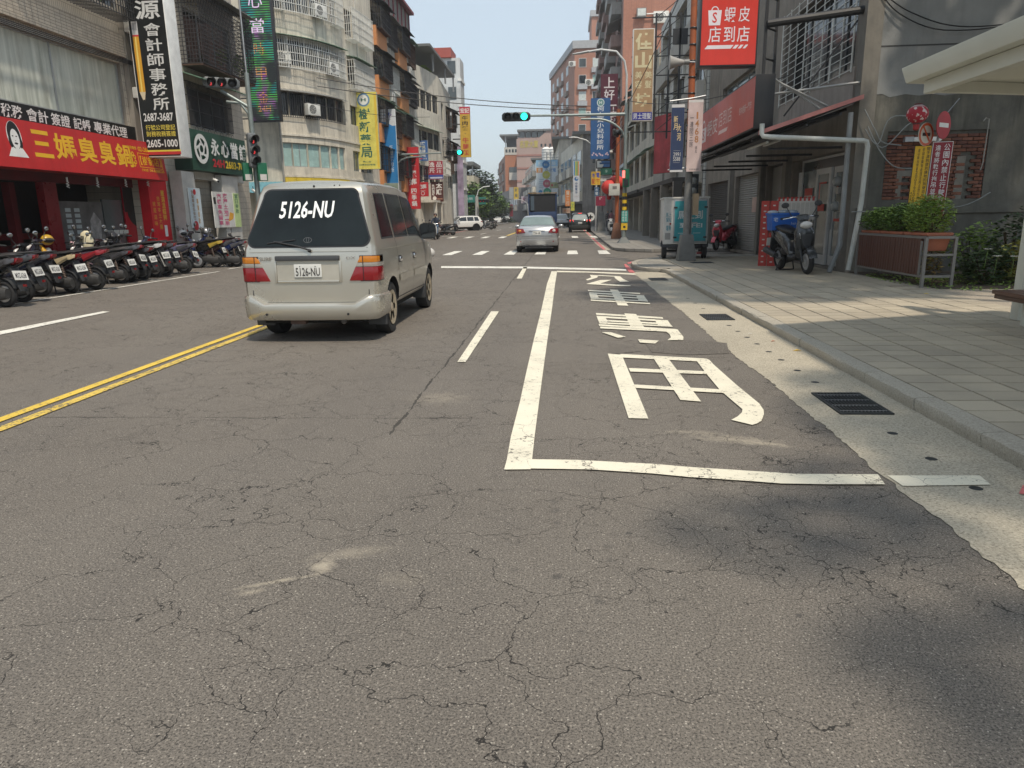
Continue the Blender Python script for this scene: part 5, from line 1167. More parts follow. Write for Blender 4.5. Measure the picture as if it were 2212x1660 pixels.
b=MB();F.box(b,.5,2.9,25,3.1,.0,1.2);b.build('arcade_canopy',mat('canopy_underside',(.06,.055,.05),.8),r3)
relink(r3)
BRKF=mat_tile('red_brick_tile_x',(.40,.175,.115),(.30,.15,.11),.24,.09,'x',.012,.10,.6,.25,.3);BRKS=mat_tile('red_brick_tile_y',(.40,.175,.115),(.30,.15,.11),.24,.09,'y',.012,.10,.6,.25,.3)
def tower(name,label,foot,zt,mF,mS,wins=(),sides=None,z0=0):
 """foot: front-left, front-right, back-right, back-left (x, y)"""
 r=empty(name,((foot[0][0]+foot[1][0])/2,foot[0][1],0),0,label,'building')
 b=MB();b.quad((*foot[0],z0),(*foot[1],z0),(*foot[1],zt),(*foot[0],zt));b.build('wall',mF,r)
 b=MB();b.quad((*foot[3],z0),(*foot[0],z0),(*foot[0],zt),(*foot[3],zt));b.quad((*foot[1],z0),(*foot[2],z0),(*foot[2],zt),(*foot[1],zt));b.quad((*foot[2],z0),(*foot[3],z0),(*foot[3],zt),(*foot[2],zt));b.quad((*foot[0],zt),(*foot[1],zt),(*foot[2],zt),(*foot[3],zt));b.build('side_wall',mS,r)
 return r
def px_x(px,py,Y):return AY(px,py,Y).x
X0=px_x(1345,120,76);tf=[(X0,76),(X0+12,76),(X0+12,116),(X0+.1,116)]
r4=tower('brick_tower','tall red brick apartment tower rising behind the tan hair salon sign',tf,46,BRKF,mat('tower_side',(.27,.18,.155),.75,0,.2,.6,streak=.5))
Fs4=Frame((X0,116,0),(0,-1,0))
for fl in range(13):
 for k in range(5):
  z=6+fl*3.0;b=MB();Fs4.box(b,2+k*7.8,z,6.5+k*7.8,z+1.1,.01,1.0);b.build('balcony',[mat('tower_side',(.27,.18,.155),.75),mat('balcony_grey',(.30,.29,.27),.7,streak=.5)][(fl+k)%2],r4)
  b=MB();Fs4.box(b,2.2+k*7.8,z+1.1,6.3+k*7.8,z+2.3,.01,.06);b.build('window',PANES[0],r4)
  if(fl*3+k)%4==0:awning(Fs4,1.8+k*7.8,6.7+k*7.8,z+2.6,1.3,.5,r4,GREYA,.6)
relink(r4)
FT=Frame((X0,76,0),(1,0,0))
p=AY(1385,30,75.9);r=empty('floodlight',p,0,'square floodlight on the brick face of the tower','lamp');m=MB();m.box(-.45,-.5,-.4,.45,-.1,.4);m.build('housing',mat('flood_grey',(.2,.2,.19),.5),r);m=MB();m.box(-.38,-.53,-.3,.38,-.502,.33);m.build('glass',mat('flood_glass',(.6,.63,.6),.2),r)
m=MB();m.tube([(.5,-.2,-.1),(2.2,-.2,-.05),(2.4,-.2,-.3),(2.4,-.2,-1.3)],.06,6);m.build('conduit',WHITE,r)
p=AY(1428,52,75.7);ac_unit(Frame(p,(1,0,0)),0,0,0,'white air conditioner on the brick tower beside the floodlight conduit',1.75)
# ---- second brick apartment block and the pink block, further along the bend
def far_windows(r,F,us,zs,w_,h_,pm,sill=None):
 for i,u in enumerate(us):
  for j,z in enumerate(zs):
   b=MB();F.box(b,u-.08,z-.08,u+w_+.08,z+h_+.08,.0,.06);o=b.build('window',WHF,r);q=MB();F.box(q,u,z,u+w_,z+h_,.06,.075);q.build('pane',pm[(i*2+j*3)%len(pm)],o)
   if sill and(i+j)%3!=0:b=MB();F.box(b,u-.3,z-1.1,u+w_+.3,z-.2,.002,.5);b.build('balcony',sill,r)
Y5=150;a=[px_x(1241,200,Y5),px_x(1330,200,Y5)];zt=AY(1270,105,Y5).z
t5=[(a[0],Y5),(a[1],Y5),(a[1],180),(px_x(1190,200,182),182)]
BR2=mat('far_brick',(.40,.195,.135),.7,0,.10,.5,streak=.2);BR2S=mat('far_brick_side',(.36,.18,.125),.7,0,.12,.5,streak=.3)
r5=tower('brick_apartment_block','wide pink brick apartment block with grey roof edge behind the street lamp',t5,zt,BR2,BR2S)
b=MB();b.prism([(x+dx,y+dy,zt)for(x,y),(dx,dy)in zip(t5,((-.4,-.4),(.4,-.4),(.4,.4),(-.4,.4)))],(0,0,1.4));b.build('parapet',mat('parapet_grey',(.40,.41,.42),.7),r5)
F5=Frame((a[0],Y5,0),(1,0,0));PM=[PANES[1],mat('pane_mint',(.30,.45,.42),.2),mat('pane_white',(.55,.6,.58),.3),PANES[0]]
far_windows(r5,F5,(.9,3.6,5.6),[zt-3.3-3.05*k for k in range(10)],1.3,1.5,PM,mat('balcony_pale',(.42,.43,.45),.7))
F5s=Frame((t5[3][0],t5[3][1],0),(t5[0][0]-t5[3][0],t5[0][1]-t5[3][1],0));Ls=math.hypot(t5[0][0]-t5[3][0],t5[0][1]-t5[3][1])
far_windows(r5,F5s,[Ls*f for f in(.1,.3,.5,.7)],[zt-3.3-3.05*k for k in range(9)],2.6,1.6,[PANES[0],PANES[1]],mat('balcony_dull',(.25,.2,.17),.7))
b=MB();b.box(px_x(1278,60,165),165,zt,px_x(1312,60,165)+6,178,AY(1290,36,165).z);b.build('stair_tower',BR2,r5);b=MB();b.box(px_x(1278,60,165)-.3,164.7,AY(1290,36,165).z,px_x(1312,60,165)+6.3,178.3,AY(1290,36,165).z+1.2);b.build('stair_roof',mat('parapet_grey',(.40,.41,.42),.7),r5)
relink(r5)
for k,(px,py,s_)in enumerate(((1273,187,2.0),(1236,145,1.6),(1328,160,1.8),(1272,250,1.2),(1283,250,1.2))):
 ac_unit(Frame(AY(px,py,149.7),(1,0,0)),0,0,0,['white air conditioner below a middle window of the pink brick block','air conditioner on the left edge of the pink brick block','air conditioner on the right part of the pink brick block','left one of two small air conditioners low on the pink brick block','right one of two small air conditioners low on the pink brick block'][k],s_)
Y6=205;a=[px_x(1117,400,Y6),px_x(1200,400,Y6)];zt=AY(1150,300,Y6).z
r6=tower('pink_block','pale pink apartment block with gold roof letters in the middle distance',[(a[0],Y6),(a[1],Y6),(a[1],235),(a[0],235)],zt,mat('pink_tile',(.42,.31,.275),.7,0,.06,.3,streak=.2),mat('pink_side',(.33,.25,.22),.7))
F6=Frame((a[0],Y6,0),(1,0,0));W6=a[1]-a[0]
for k in range(5):b=MB();F6.box(b,0,zt-4.6-3.4*k,W6,zt-4.1-3.4*k,.003,.12);b.build('string_course',mat('string_rose',(.34,.17,.14),.7),r6)
far_windows(r6,F6,(W6*.68,),[zt-6.4-3.4*k for k in range(5)],3.0,1.7,[PANES[0],PANES[1]],mat('balcony_rose',(.32,.19,.16),.7))
for(u,z)in((.62,zt-2.2),(.72,zt-2.2),(.84,zt-2.2)):b=MB();F6.box(b,u*W6,z,u*W6+.5,z+.8,.003,.05);b.build('window',PANES[0],r6)
b=MB();F6.poly(b,[(W6*.55,zt),(W6,zt),(W6,zt+2.2),(W6*.85,zt+2.6)],-.5);F6.box(b,.4,zt,W6,zt+.5,-20,-1);b.build('gable',mat('pink_tile',(.42,.31,.275),.7),r6)
for k in range(6):b=MB();F6.box(b,.8+k*1.7,zt+.4,2.2+k*1.7,zt+1.9,-1.02,-.9);b.build('roof_window',PANES[1],r6)
b=MB();F6.box(b,.2,zt+2.0,W6+.5,zt+2.5,-22,-.2);b.build('roof',mat('canopy_grey',(.16,.165,.165),.6),r6)
b=MB();F6.text(b,'名家大廈',W6*.08,zt-2.4,W6*.56,zt-.4,.08,.02);b.build('lettering',ink((.50,.42,.10)),r6)
relink(r6)
Y7=225;a=[px_x(1092,400,Y7),px_x(1121,400,Y7)];zt=AY(1105,335,Y7).z
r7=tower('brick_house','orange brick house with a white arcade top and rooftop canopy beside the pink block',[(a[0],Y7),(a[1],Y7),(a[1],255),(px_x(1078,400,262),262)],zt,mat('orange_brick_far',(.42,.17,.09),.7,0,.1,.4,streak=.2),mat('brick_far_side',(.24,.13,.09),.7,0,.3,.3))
F7=Frame((a[0],Y7,0),(1,0,0));W7=a[1]-a[0]
b=MB();F7.box(b,-.2,zt,W7+.2,zt+2.2,-3,.1);b.build('white_band',mat('band_white',(.55,.53,.48),.7),r7);b=MB();F7.box(b,-1.5,zt+5.4,W7+.5,zt+5.9,-20,.5);b.build('roof_canopy',mat('canopy_grey',(.16,.165,.165),.6),r7)
for k in range(5):b=MB();F7.box(b,.2+k*.95,zt+.7,.8+k*.95,zt+1.6,.1,.13);b.build('window',PANES[0],r7)
for u in(.1,W7-.3):b=MB();F7.box(b,u,zt+2.2,u+.3,zt+5.4,-.5,-.2);b.build('roof_post',STEEL,r7)
b=MB();F7.box(b,.1,zt+2.2,W7,zt+5.2,-8,-6);b.build('roof_room',mat('dark_roof_room',(.08,.09,.1),.6),r7)
b=MB();F7.box(b,W7*.3,zt-7.4,W7+.1,zt-5.2,.01,.7);b.build('balcony',mat('band_white',(.55,.53,.48),.7),r7);b=MB();F7.box(b,W7*.3,zt-5.2,W7,zt-3.6,.01,.4);b.build('window',PANES[1],r7)
for k in range(2):b=MB();F7.disc(b,W7*.82,zt-11.5-5*k,1.2,.05,16);b.build('window',PANES[1],r7)
Fq=Frame((px_x(1078,400,262),262,0),(a[0]-px_x(1078,400,262),Y7-262,0))
for fl in range(6):
 for k in range(4):b=MB();Fq.box(b,2+k*8,zt-4-fl*3.3,7+k*8,zt-2-fl*3.3,.01,.5);b.build('balcony',mat('brick_far_side',(.24,.13,.09),.7)if(fl+k)%2 else mat('balcony_grey',(.3,.29,.27),.7),r7)
relink(r7)
# ---- low old houses on the bend
def lowhouse(name,label,px0,px1,pyt,Y,depth,pxb,m,nflo,ms=None,roof=None):
 a=[px_x(px0,400,Y),px_x(px1,400,Y)];zt=AY((px0+px1)/2,pyt,Y).z;xb=px_x(pxb,400,Y+depth)
 r=tower(name,label,[(a[0],Y),(a[1],Y),(a[1],Y+depth),(xb,Y+depth)],zt,m,ms or m)
 Fs_=Frame((xb,Y+depth,0),(a[0]-xb,-depth,0));L=math.hypot(a[0]-xb,depth);Ff=Frame((a[0],Y,0),(1,0,0));W_=a[1]-a[0]
 n=max(2,int(L/4.5))
 for fl in range(nflo):
  z=1.0+3.3+fl*3.1
  if z+1.6>zt:break
  for k in range(n):
   u=L*(k+.15)/n;b=MB();Fs_.box(b,u,z,u+L*.7/n,z+1.6,.01,.08);o=b.build('window',ALU,r);q=MB();Fs_.box(q,u+.1,z+.1,u+L*.7/n-.1,z+1.5,.08,.09);q.build('pane',PANES[(fl+k)%3],o)
   b=MB();Fs_.box(b,u-.2,z-1.2,u+L*.7/n+.2,z-.1,.01,.9);b.build('balcony',[CONC2,mat('balcony_grey',(.3,.29,.27),.7)][(fl+k)%2],r)
  b=MB();Ff.box(b,W_*.3,z,W_*.3+1.8,z+1.3,.01,.06);b.build('window',PANES[0],r)
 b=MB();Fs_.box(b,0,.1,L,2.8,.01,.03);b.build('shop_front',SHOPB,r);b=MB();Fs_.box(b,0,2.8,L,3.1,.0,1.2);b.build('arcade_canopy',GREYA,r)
 if roof:b=MB();Ff.box(b,-1.2,zt,W_,zt+.35,-depth,.4);b.build('roof',roof,r)
 relink(r);return r
lowhouse('old_grey_house','weathered grey and white house with a tin roof left of the blue clinic sign',1258,1330,290,88,26,1212,mat('blotched_wall',(.33,.32,.30),.85,0,.3,.35,.3,streak=.8,grime=.6),3,CONC2,GREYA)
lowhouse('tin_roof_house','old low house with a grey tin gable beside the round billboard discs',1208,1262,300,122,40,1196,CONC2,3,CONC2,GREYA)
lowhouse('billboard_house','grey shop house partly hidden by the blue and white billboard',1160,1215,345,150,40,1135,mat('far_grey_wall',(.33,.33,.32),.8,streak=.6),4,CONC2,mat('canopy_grey',(.16,.165,.165),.6))
lowhouse('row_of_shops','dark far row of shops with many projecting signs in front of the brick house',1118,1165,405,185,45,1079,mat('far_dark_wall',(.22,.21,.20),.8,streak=.6),2)
# ================================================================ vehicles
def lerp(a,b,t):return a+(b-a)*t
def pl(pts,x):
 if x<=pts[0][0]:return pts[0][1]
 for(a,u),(b,v)in zip(pts,pts[1:]):
  if x<=b:return u+(v-u)*(x-a)/(b-a)
 return pts[-1][1]
class Body:
 """half car body as a grid of stations (tail to nose) and levels (sill to roof centre)"""
 def __init__(s,ys,zb,belt,roof,hwp,hwr,lean=None,H=None,caps=(.90,.965)):
  s.st=[];Hm=max(v for _,v in roof)if H is None else H
  low=[(.0,0),(.90,0),(.965,.07),(.995,.25),(1.0,.5),(.992,.78),(.975,1.0)]
  for k,y in enumerate(ys):
   bz,rz,w=pl(belt,y),pl(roof,y),pl(hwp,y);kk=max(.03,(rz-bz)/(Hm-pl(belt,2)))
   kk=min(1,kk);P=[]
   for xf,f in low:P.append([w*xf,y,lerp(pl(zb,y),bz,f)])
   wb=w*.965;wr=lerp(wb*.93,hwr,kk)
   zr=bz+(rz-bz)*.88
   for f in(.12,.5,.9):P.append([lerp(wb,wr,f),y,lerp(bz,zr,f)])
   P.append([wr*.965,y,zr+(rz-zr)*.35]);P.append([wr*.86,y,zr+(rz-zr)*.78]);P.append([wr*.5,y,rz]);P.append([0,y,rz+.008])
   if lean and k<3:
    for p in P:p[1]=pl(lean,p[2])+(0,.035,.12)[k]
   if k<2:
    for p in P:p[0]*=caps[k]
   if k==len(ys)-1:
    for p in P:p[0]*=.86
   elif k==len(ys)-2:
    for p in P:p[0]*=.95
   s.st.append([Vector(p)for p in P])
  s.n=len(s.st);s.m=len(s.st[0])
 def S(s,u,t,side=1):
  i=min(s.n-2,max(0,int(u)));j=min(s.m-2,max(0,int(t)));a,b=u-i,t-j;A=s.st
  p=(A[i][j]*(1-b)+A[i][j+1]*b)*(1-a)+(A[i+1][j]*(1-b)+A[i+1][j+1]*b)*a
  return Vector((p.x*side,p.y,p.z))
 def N(s,u,t,side=1):
  e=.05;du=s.S(u+e,t,side)-s.S(u-e,t,side);dt=s.S(u,t+e,side)-s.S(u,t-e,side)
  n=du.cross(dt)if side>0 else dt.cross(du)
  return n.normalized()if n.length>1e-9 else Vector((side,0,0))
 def u_at(s,y,t=4):
  for i in range(s.n-1):
   a,b=s.st[i][int(t)].y,s.st[i+1][int(t)].y
   if a<=y<=b:return i+(y-a)/max(1e-6,b-a)
  return s.n-1.001
 def mesh(s,name,paint,root,arches=(),ar=.36):
  v=[];f=[];n,m=s.n,s.m;M2=2*m-2
  for st in s.st:
   ring=[Vector(p)for p in st]+[Vector((-p.x,p.y,p.z))for p in reversed(st[1:-1])]
   v+=ring
  for i in range(n-1):
   for j in range(M2):
    a=i*M2+j;b=i*M2+(j+1)%M2;f.append((a,b,b+M2,a+M2))
  for o,rev in((0,True),((n-1)*M2,False)):
   for j in range(m-1):
    a,b=o+j,o+j+1;c=o+(M2-j-1)%M2;d=o+(M2-j)%M2
    q=[]
    for x in((a,b,c,d)if j not in(0,m-2)else((a,b,c)if j==0 else(a,b,d))):
     if x not in q:q.append(x)
    f.append(tuple(reversed(q))if rev else tuple(q))
  me=bpy.data.meshes.new(name);me.from_pydata([tuple(p)for p in v],[],f)
  bm=bmesh.new();bm.from_mesh(me);bmesh.ops.recalc_face_normals(bm,faces=bm.faces);bm.to_mesh(me);bm.free()
  me.materials.append(paint);me.materials.append(BLACK)
  o=bpy.data.objects.new(name,me)
  if arches:
   _ts.collection.objects.link(o);cs=[]
   for(y,z,w)in arches:
    for sd_ in(-1,1):
     c=MB();c.cyl((sd_*(w-.26),y,z),ar,sd_*.5,'x',28);co=c.build('cut',None);COL.objects.unlink(co);_ts.collection.objects.link(co)
     co.data.materials.append(paint);co.data.materials.append(BLACK);co.data.polygons.foreach_set('material_index',[1]*len(co.data.polygons))
     md=o.modifiers.new('b','BOOLEAN');md.object=co;md.operation='DIFFERENCE';md.solver='EXACT';cs.append(co)
   vl=_ts.view_layers[0];vl.update();nm=bpy.data.meshes.new_from_object(o.evaluated_get(vl.depsgraph));o.modifiers.clear()
   _ts.collection.objects.unlink(o);o.data=nm;nm.name=name
   for c in cs:bpy.data.objects.remove(c)
  me=o.data;me.polygons.foreach_set('use_smooth',[True]*len(me.polygons));me.set_sharp_from_angle(angle=R(38))
  COL.objects.link(o);o.parent=root
  return o
 def patch(s,name,m,root,u0,u1,t0,t1,side=1,off=.005,nu=6,nt=4,th=.0):
  b=MB();vs_=[]
  for i in range(nu+1):
   for j in range(nt+1):
    u,t=lerp(u0,u1,i/nu),lerp(t0,t1,j/nt);vs_.append(s.S(u,t,side)+s.N(u,t,side)*off)
  b.add(vs_,[(i*(nt+1)+j,i*(nt+1)+j+1,(i+1)*(nt+1)+j+1,(i+1)*(nt+1)+j)for i in range(nu)for j in range(nt)])
  return b.build(name,m,root,50)
 def over(s,name,m,root,u0,u1,t0,off=.006,nu=5):
  b=MB();vs_=[];T_=[t0+(s.m-1-t0)*k/5 for k in range(6)]
  for i in range(nu+1):
   u=lerp(u0,u1,i/nu)
   row=[s.S(u,t,-1)+s.N(u,t,-1)*off for t in T_]+[s.S(u,t,1)+s.N(u,min(t,s.m-1.2),1)*off for t in reversed(T_[:-1])]
   vs_+=row
  k=len(row);b.add(vs_,[(i*k+j,i*k+j+1,(i+1)*k+j+1,(i+1)*k+j)for i in range(nu)for j in range(k-1)])
  return b.build(name,m,root,50)
def wheel(root,x,y,r,w,rim,side,spokes=5,rr=.62):
 t=MB();e=w/2
 t.lathe([(r*rr,-e*.8),(r*.80,-e),(r*.955,-e*.9),(r,-e*.55),(r,e*.55),(r*.955,e*.9),(r*.80,e),(r*rr,e*.8)],(0,0,0),'x',30)
 o=empty('wheel',(x,y,r));o.parent=root
 t.build('tyre',RUBBER,o,40)
 m=MB();d=side
 m.lathe([(r*rr,-e*.78),(r*rr,e*.78)],(0,0,0),'x',30);m.build('rim',rim,o,40)
 m=MB();m.lathe([(r*(rr-.08),e*.72*d),(r*rr,e*.80*d),(r*(rr+.05),e*.99*d),(r*(rr-.08),e*.86*d)],(0,0,0),'x',30);m.build('rim_flange',rim,o,40)
 m=MB()
 for k in range(spokes):
  a=2*PI*k/spokes;c_,s_=math.cos(a),math.sin(a);px,pz=-s_,c_
  x0,x1=e*.5*d,e*.86*d
  q=[]
  for rad,hw_ in((.05,.040),(r*(rr-.02),.030)):
   for sg in(-1,1):q.append((rad*c_+sg*hw_*px,rad*s_+sg*hw_*pz))
  m.hexa([(x0,*q[0]),(x0,*q[1]),(x0,*q[3]),(x0,*q[2]),(x1,*q[0]),(x1,*q[1]),(x1,*q[3]),(x1,*q[2])])
 m.lathe([(.0,e*.95*d),(.05,e*.95*d),(.07,e*.8*d),(.062,e*.3*d)],(0,0,0),'x',18)
 m.build('spokes',rim,o)
 m=MB();m.lathe([(0,e*.18*d),(r*(rr-.02),e*.18*d)],(0,0,0),'x',24);m.build('brake_disc',mat('brake_dark',(.05,.045,.04),.6,.5),o)
 return o
def paintm(name,c,rough=.28,metal=.55,coat=.6):return mat(name,c,rough,metal,.04,.8,coat=coat)
CARG=mat_glass('car_glass',(.012,.014,.016),.04);LENSR=mat('lens_red',(.22,.006,.010),.15,coat=.5);LENSA=mat('lens_amber',(.55,.19,.015),.2,coat=.5);LENSC=mat('lens_clear',(.55,.53,.5),.15,coat=.5)
RIM=mat('alloy_rim',(.58,.50,.37),.38,.55,.1);RIMD=mat('dark_alloy_rim',(.12,.12,.12),.4,.6)
PLW=mat('plate_white',(.68,.68,.64),.45)
def plate(root,p,w,h,text,lean=0.0,c=(.03,.03,.035),flip=1,body=None):
 o=MB();F=Frame((p[0]-flip*w/2,p[1],p[2]),(flip,0,0),(0,lean,1));F.box(o,0,0,w,h,-.012,0);pl_=o.build('number_plate',PLW,root,bevel=.003)
 m=MB();F.text(m,text,.06*w,.10*h,.94*w,.74*h,.003,.012);F.box(m,.2*w,.80*h,.24*w,.86*h,.001,.003);F.box(m,.76*w,.80*h,.80*w,.86*h,.001,.003);m.build('lettering',ink(c),pl_)
 return pl_
    # ---------------------------------------------------------------- the silver van
VP=paintm('van_champagne',(.53,.505,.44),.30,.68,.4);VG=mat('van_trim_grey',(.05,.052,.055),.5)
LENSW=mat('van_reverse_lens',(.30,.28,.25),.2,coat=.5)
van=empty('van',(-3.01,8.27,0),0,'old champagne silver passenger van with big white registration number on its dark rear window','van')
vb=Body([0,0,0,.95,1.18,2.05,2.12,2.72,3.40,3.75,4.15,4.38],[(0,.36),(.5,.34),(4,.34)],[(0,1.09),(3.3,1.08),(3.6,1.03),(4.15,.92),(4.4,.80)],[(0,1.86),(.5,1.86),(1.4,1.885),(2.2,1.875),(2.72,1.83),(3.40,1.13),(3.75,1.06),(4.15,.95),(4.4,.82)],[(0,.83),(.6,.835),(3.3,.835),(4.0,.81),(4.4,.74)],.655,lean=[(.3,.10),(.9,.10),(1.08,.12),(1.75,.40),(1.90,.53)],caps=(.935,.98))
vb.mesh('body',VP,van,[(.83,.33,.835),(3.45,.33,.82)],.385)
VGL=mat('van_glass',(.014,.019,.021),.07,0,.5,.9,spec=.22)
for sd_ in(1,-1):
 for nm,u0,u1 in(('quarter_window',2.42,3.85),('side_window',4.1,5.0),('side_window',5.97,7.72)):
  vb.patch('window_seal',VG,van,u0-.05,u1+.05,7.02,9.16,sd_,.003,8,4);vb.patch(nm,VGL,van,u0,u1,7.12,9.0,sd_,.007,8,4)
 for y in(1.20,2.12,3.12):u=vb.u_at(y,4);vb.patch('door_seam',BLACK,van,u-.006 if y<3 else u-.010,u+.006 if y<3 else u+.010,1.6 if y>1.3 else 3.4,7.0,sd_,.0022,1,8)
 for y0,y1 in((1.2,3.12),):vb.patch('sill_seam',BLACK,van,vb.u_at(y0),vb.u_at(y1),2.1,2.2,sd_,.0022,8,1)
 for y0,y1 in((1.22,2.08),(2.14,3.08)):vb.patch('side_moulding',VP,van,vb.u_at(y0),vb.u_at(y1),3.5,3.95,sd_,.014,6,2)
 vb.patch('waist_line',mat('van_crease',(.36,.34,.29),.4,.3),van,2.1,8.6,5.78,5.86,sd_,.0022,14,1)
 vb.patch('drip_rail',VP,van,2.2,7.2,10.05,10.35,sd_,.008,10,2)
 for y in(1.32,2.24):
  p=vb.S(vb.u_at(y),4.9,sd_);h=MB();h.box(p.x-.012,p.y-.06,p.z-.03,p.x+.012*sd_+.012,p.y+.06,p.z+.03);h.build('door_handle',CHROME,van,bevel=.008);h=MB();h.box(p.x-.01,p.y-.085,p.z-.045,p.x+.006*sd_,p.y+.075,p.z+.045);h.build('handle_cup',BLACK,van,bevel=.008)
 p=vb.S(vb.u_at(2.98),6.9,sd_);mm=MB();mm.loft([(p.x+sd_*.10,p.y+.10,p.z+.10,.06,.07),(p.x+sd_*.12,p.y+.02,p.z+.10,.13,.115),(p.x+sd_*.12,p.y-.02,p.z+.10,.135,.12)],'y',14,4);mm.box(p.x-.02,p.y-.01,p.z+.0,p.x+sd_*.08,p.y+.06,p.z+.05);mm.build('mirror',BLACK,van,40)
 mm=MB();mm.box(p.x+sd_*.12-.11,p.y-.024,p.z+.0,p.x+sd_*.12+.11,p.y-.021,p.z+.20);mm.build('mirror_glass',mat('mirror_glass',(.08,.085,.09),.03,.9),van)
    # tail lamp wrapping the corner
 L=empty('tail_lamp',(0,0,0));L.parent=van
 prof=lambda z:.485+(z-.72)*(.145/.28)
 for nm,z0,z1,m in(('red_lens',.72,.878,LENSR),('clear_lens',.880,.926,LENSW),('amber_lens',.928,1.0,LENSA)):
  q=MB();a0,a1=prof(z0),prof(z1)
  q.hexa([(sd_*a0,.082,z0),(sd_*.655,.082,z0),(sd_*.655,.2,z0),(sd_*a0,.2,z0),(sd_*a1,.086,z1),(sd_*.653,.086,z1),(sd_*.653,.2,z1),(sd_*a1,.2,z1)]);q.build(nm,m,L,bevel=.005)
  q=MB();k_=.006 if z1>.95 else 0
  q.prism([(sd_*x,y,z0)for x,y in((.664,.082),(.775-k_,.090),(.825-k_,.125),(.847-k_,.19),(.847-k_,.33),(.664,.33))],(0,0,z1-z0));q.build(nm,m,L,bevel=.005)
 q=MB();q.prism([(sd_*x,y,.712)for x,y in((.62,.088),(.775,.096),(.82,.132),(.841,.19),(.841,.34),(.62,.34))],(0,0,.294));q.build('lamp_housing',BLACK,L)
    # mud flaps
 q=MB();q.box(sd_*.60,.40,.16,sd_*.835,.42,.40);q.build('mud_flap',VG,van,bevel=.006);q=MB();q.box(sd_*.62,3.02,.20,sd_*.82,3.04,.42);q.build('mud_flap',VG,van,bevel=.006)
 q=MB();q.ball((sd_*.62,4.30,.83),.16,.08,.10);q.build('head_lamp',LENSC,van,50)
 wheel(van,sd_*.715,.83,.325,.195,RIM,sd_,6);wheel(van,sd_*.71,3.45,.325,.195,RIM,sd_,6)
def rz(z):return pl([(.3,.10),(.9,.10),(1.08,.12),(1.75,.40),(1.90,.53)],z)
def rglass(pts,off):return[(x,rz(z)-off,z)for x,z in pts]
def rpoly(hwb,hwt,zb,zt,rc=.09):
 pts=[]
 for(x,z,a0)in((hwb,zb,-90),(hwt,zt,0),(-hwt,zt,90),(-hwb,zb,180)):
  cx=x-math.copysign(rc,x);cz=z+(rc if z==zb else-rc)
  for k in range(6):a=R(a0+90*k/5);pts.append((cx+rc*math.cos(a),cz+rc*math.sin(a)))
 return pts
b=MB();b.poly(rglass(rpoly(.752,.590,1.102,1.775,.10),.004));b.build('window_seal',BLACK,van)
b=MB();b.poly(rglass(rpoly(.732,.572,1.120,1.758,.09),.009));RW=b.build('rear_window',VGL,van)
sl=(.40-.12)/(1.75-1.08)
Fw=Frame((-.375,rz(1.435)-.014,1.435),(1,0,0),(.09,sl,1));b=MB()
Fw.text(b,'5126-NU',0,0,.655,.215,.0,.022);b.build('lettering',ink((.86,.87,.86)),RW)
b=MB()
Fe=Frame((-.06,rz(1.16)-.012,1.155),(1,0,0),(0,sl,1));
for q in((0,.055,.04,.028),):
 pts=[(.05+.052*math.cos(a),.035+.034*math.sin(a))for a in[2*PI*i/20 for i in range(21)]];pti=[(.05+.046*math.cos(a),.035+.029*math.sin(a))for a in[2*PI*i/20 for i in range(21)]]
 for i in range(20):Fe.poly(b,[pts[i],pts[i+1],pti[i+1],pti[i]],0)
 pts=[(.05+.018*math.cos(a),.038+.030*math.sin(a))for a in[2*PI*i/16 for i in range(17)]];pti=[(.05+.013*math.cos(a),.038+.026*math.sin(a))for a in[2*PI*i/16 for i in range(17)]]
 for i in range(16):Fe.poly(b,[pts[i],pts[i+1],pti[i+1],pti[i]],0)
b.build('emblem',ink((.09,.095,.10)),RW)
def rbox(name,x0,z0,x1,z1,d0,d1,m,bev=.01,par=None):
 q=MB();q.hexa([(x0,rz(z0)-d1,z0),(x1,rz(z0)-d1,z0),(x1,rz(z0)+d0,z0),(x0,rz(z0)+d0,z0),(x0,rz(z1)-d1,z1),(x1,rz(z1)-d1,z1),(x1,rz(z1)+d0,z1),(x0,rz(z1)+d0,z1)]);return q.build(name,m,par or van,bevel=bev)
rbox('garnish',-.405,.955,.375,1.012,.01,.035,VG,.014)
# recessed plate panel: raised rim with the plate inside
for q in((-.425,.70,-.395,.95),(.365,.70,.395,.95)):rbox('plate_surround',q[0],q[1],q[2],q[3],.01,.018,VP,.012)
rbox('plate_surround',-.394,.70,.364,.728,.01,.018,VP,.012)
rbox('plate_panel',-.393,.729,.363,.953,.01,.004,mat('van_recess',(.47,.445,.38),.4,.3),0)
plate(van,(-.012,rz(.8)-.018,.765),.335,.150,'5126-NU',0,(.05,.045,.04))
# tailgate seams
for(x0,z0,x1,z1)in((-.716,.56,-.706,1.10),(.706,.56,.716,1.10)):rbox('tailgate_seam',x0,z0,x1,z1,.01,.003,BLACK,0)
for sd_ in(-1,1):
 q=MB();q.hexa([(sd_*.716,.096,.555),(sd_*.60,.096,.462),(sd_*.60,.11,.462),(sd_*.716,.11,.555),(sd_*.706,.096,.565),(sd_*.598,.096,.474),(sd_*.598,.11,.474),(sd_*.706,.11,.565)]);q.build('tailgate_seam',BLACK,van)
rbox('tailgate_seam',-.60,.462,.60,.472,.01,.004,BLACK,0)
rbox('waist_line',-.72,1.052,.72,1.058,.01,.0025,mat('van_crease',(.36,.34,.29),.4,.3),0)
Fb=Frame((-.60,.094,.955),(1,0,0));b=MB();Fb.text(b,'SURF',0,0,.15,.045,.0,.02);b.build('badge',ink((.22,.21,.19)),van)
Fb=Frame((.46,.094,.965),(1,0,0));b=MB();Fb.text(b,'DX',0,0,.11,.03,.0,.01);b.build('badge',CHROME,van)
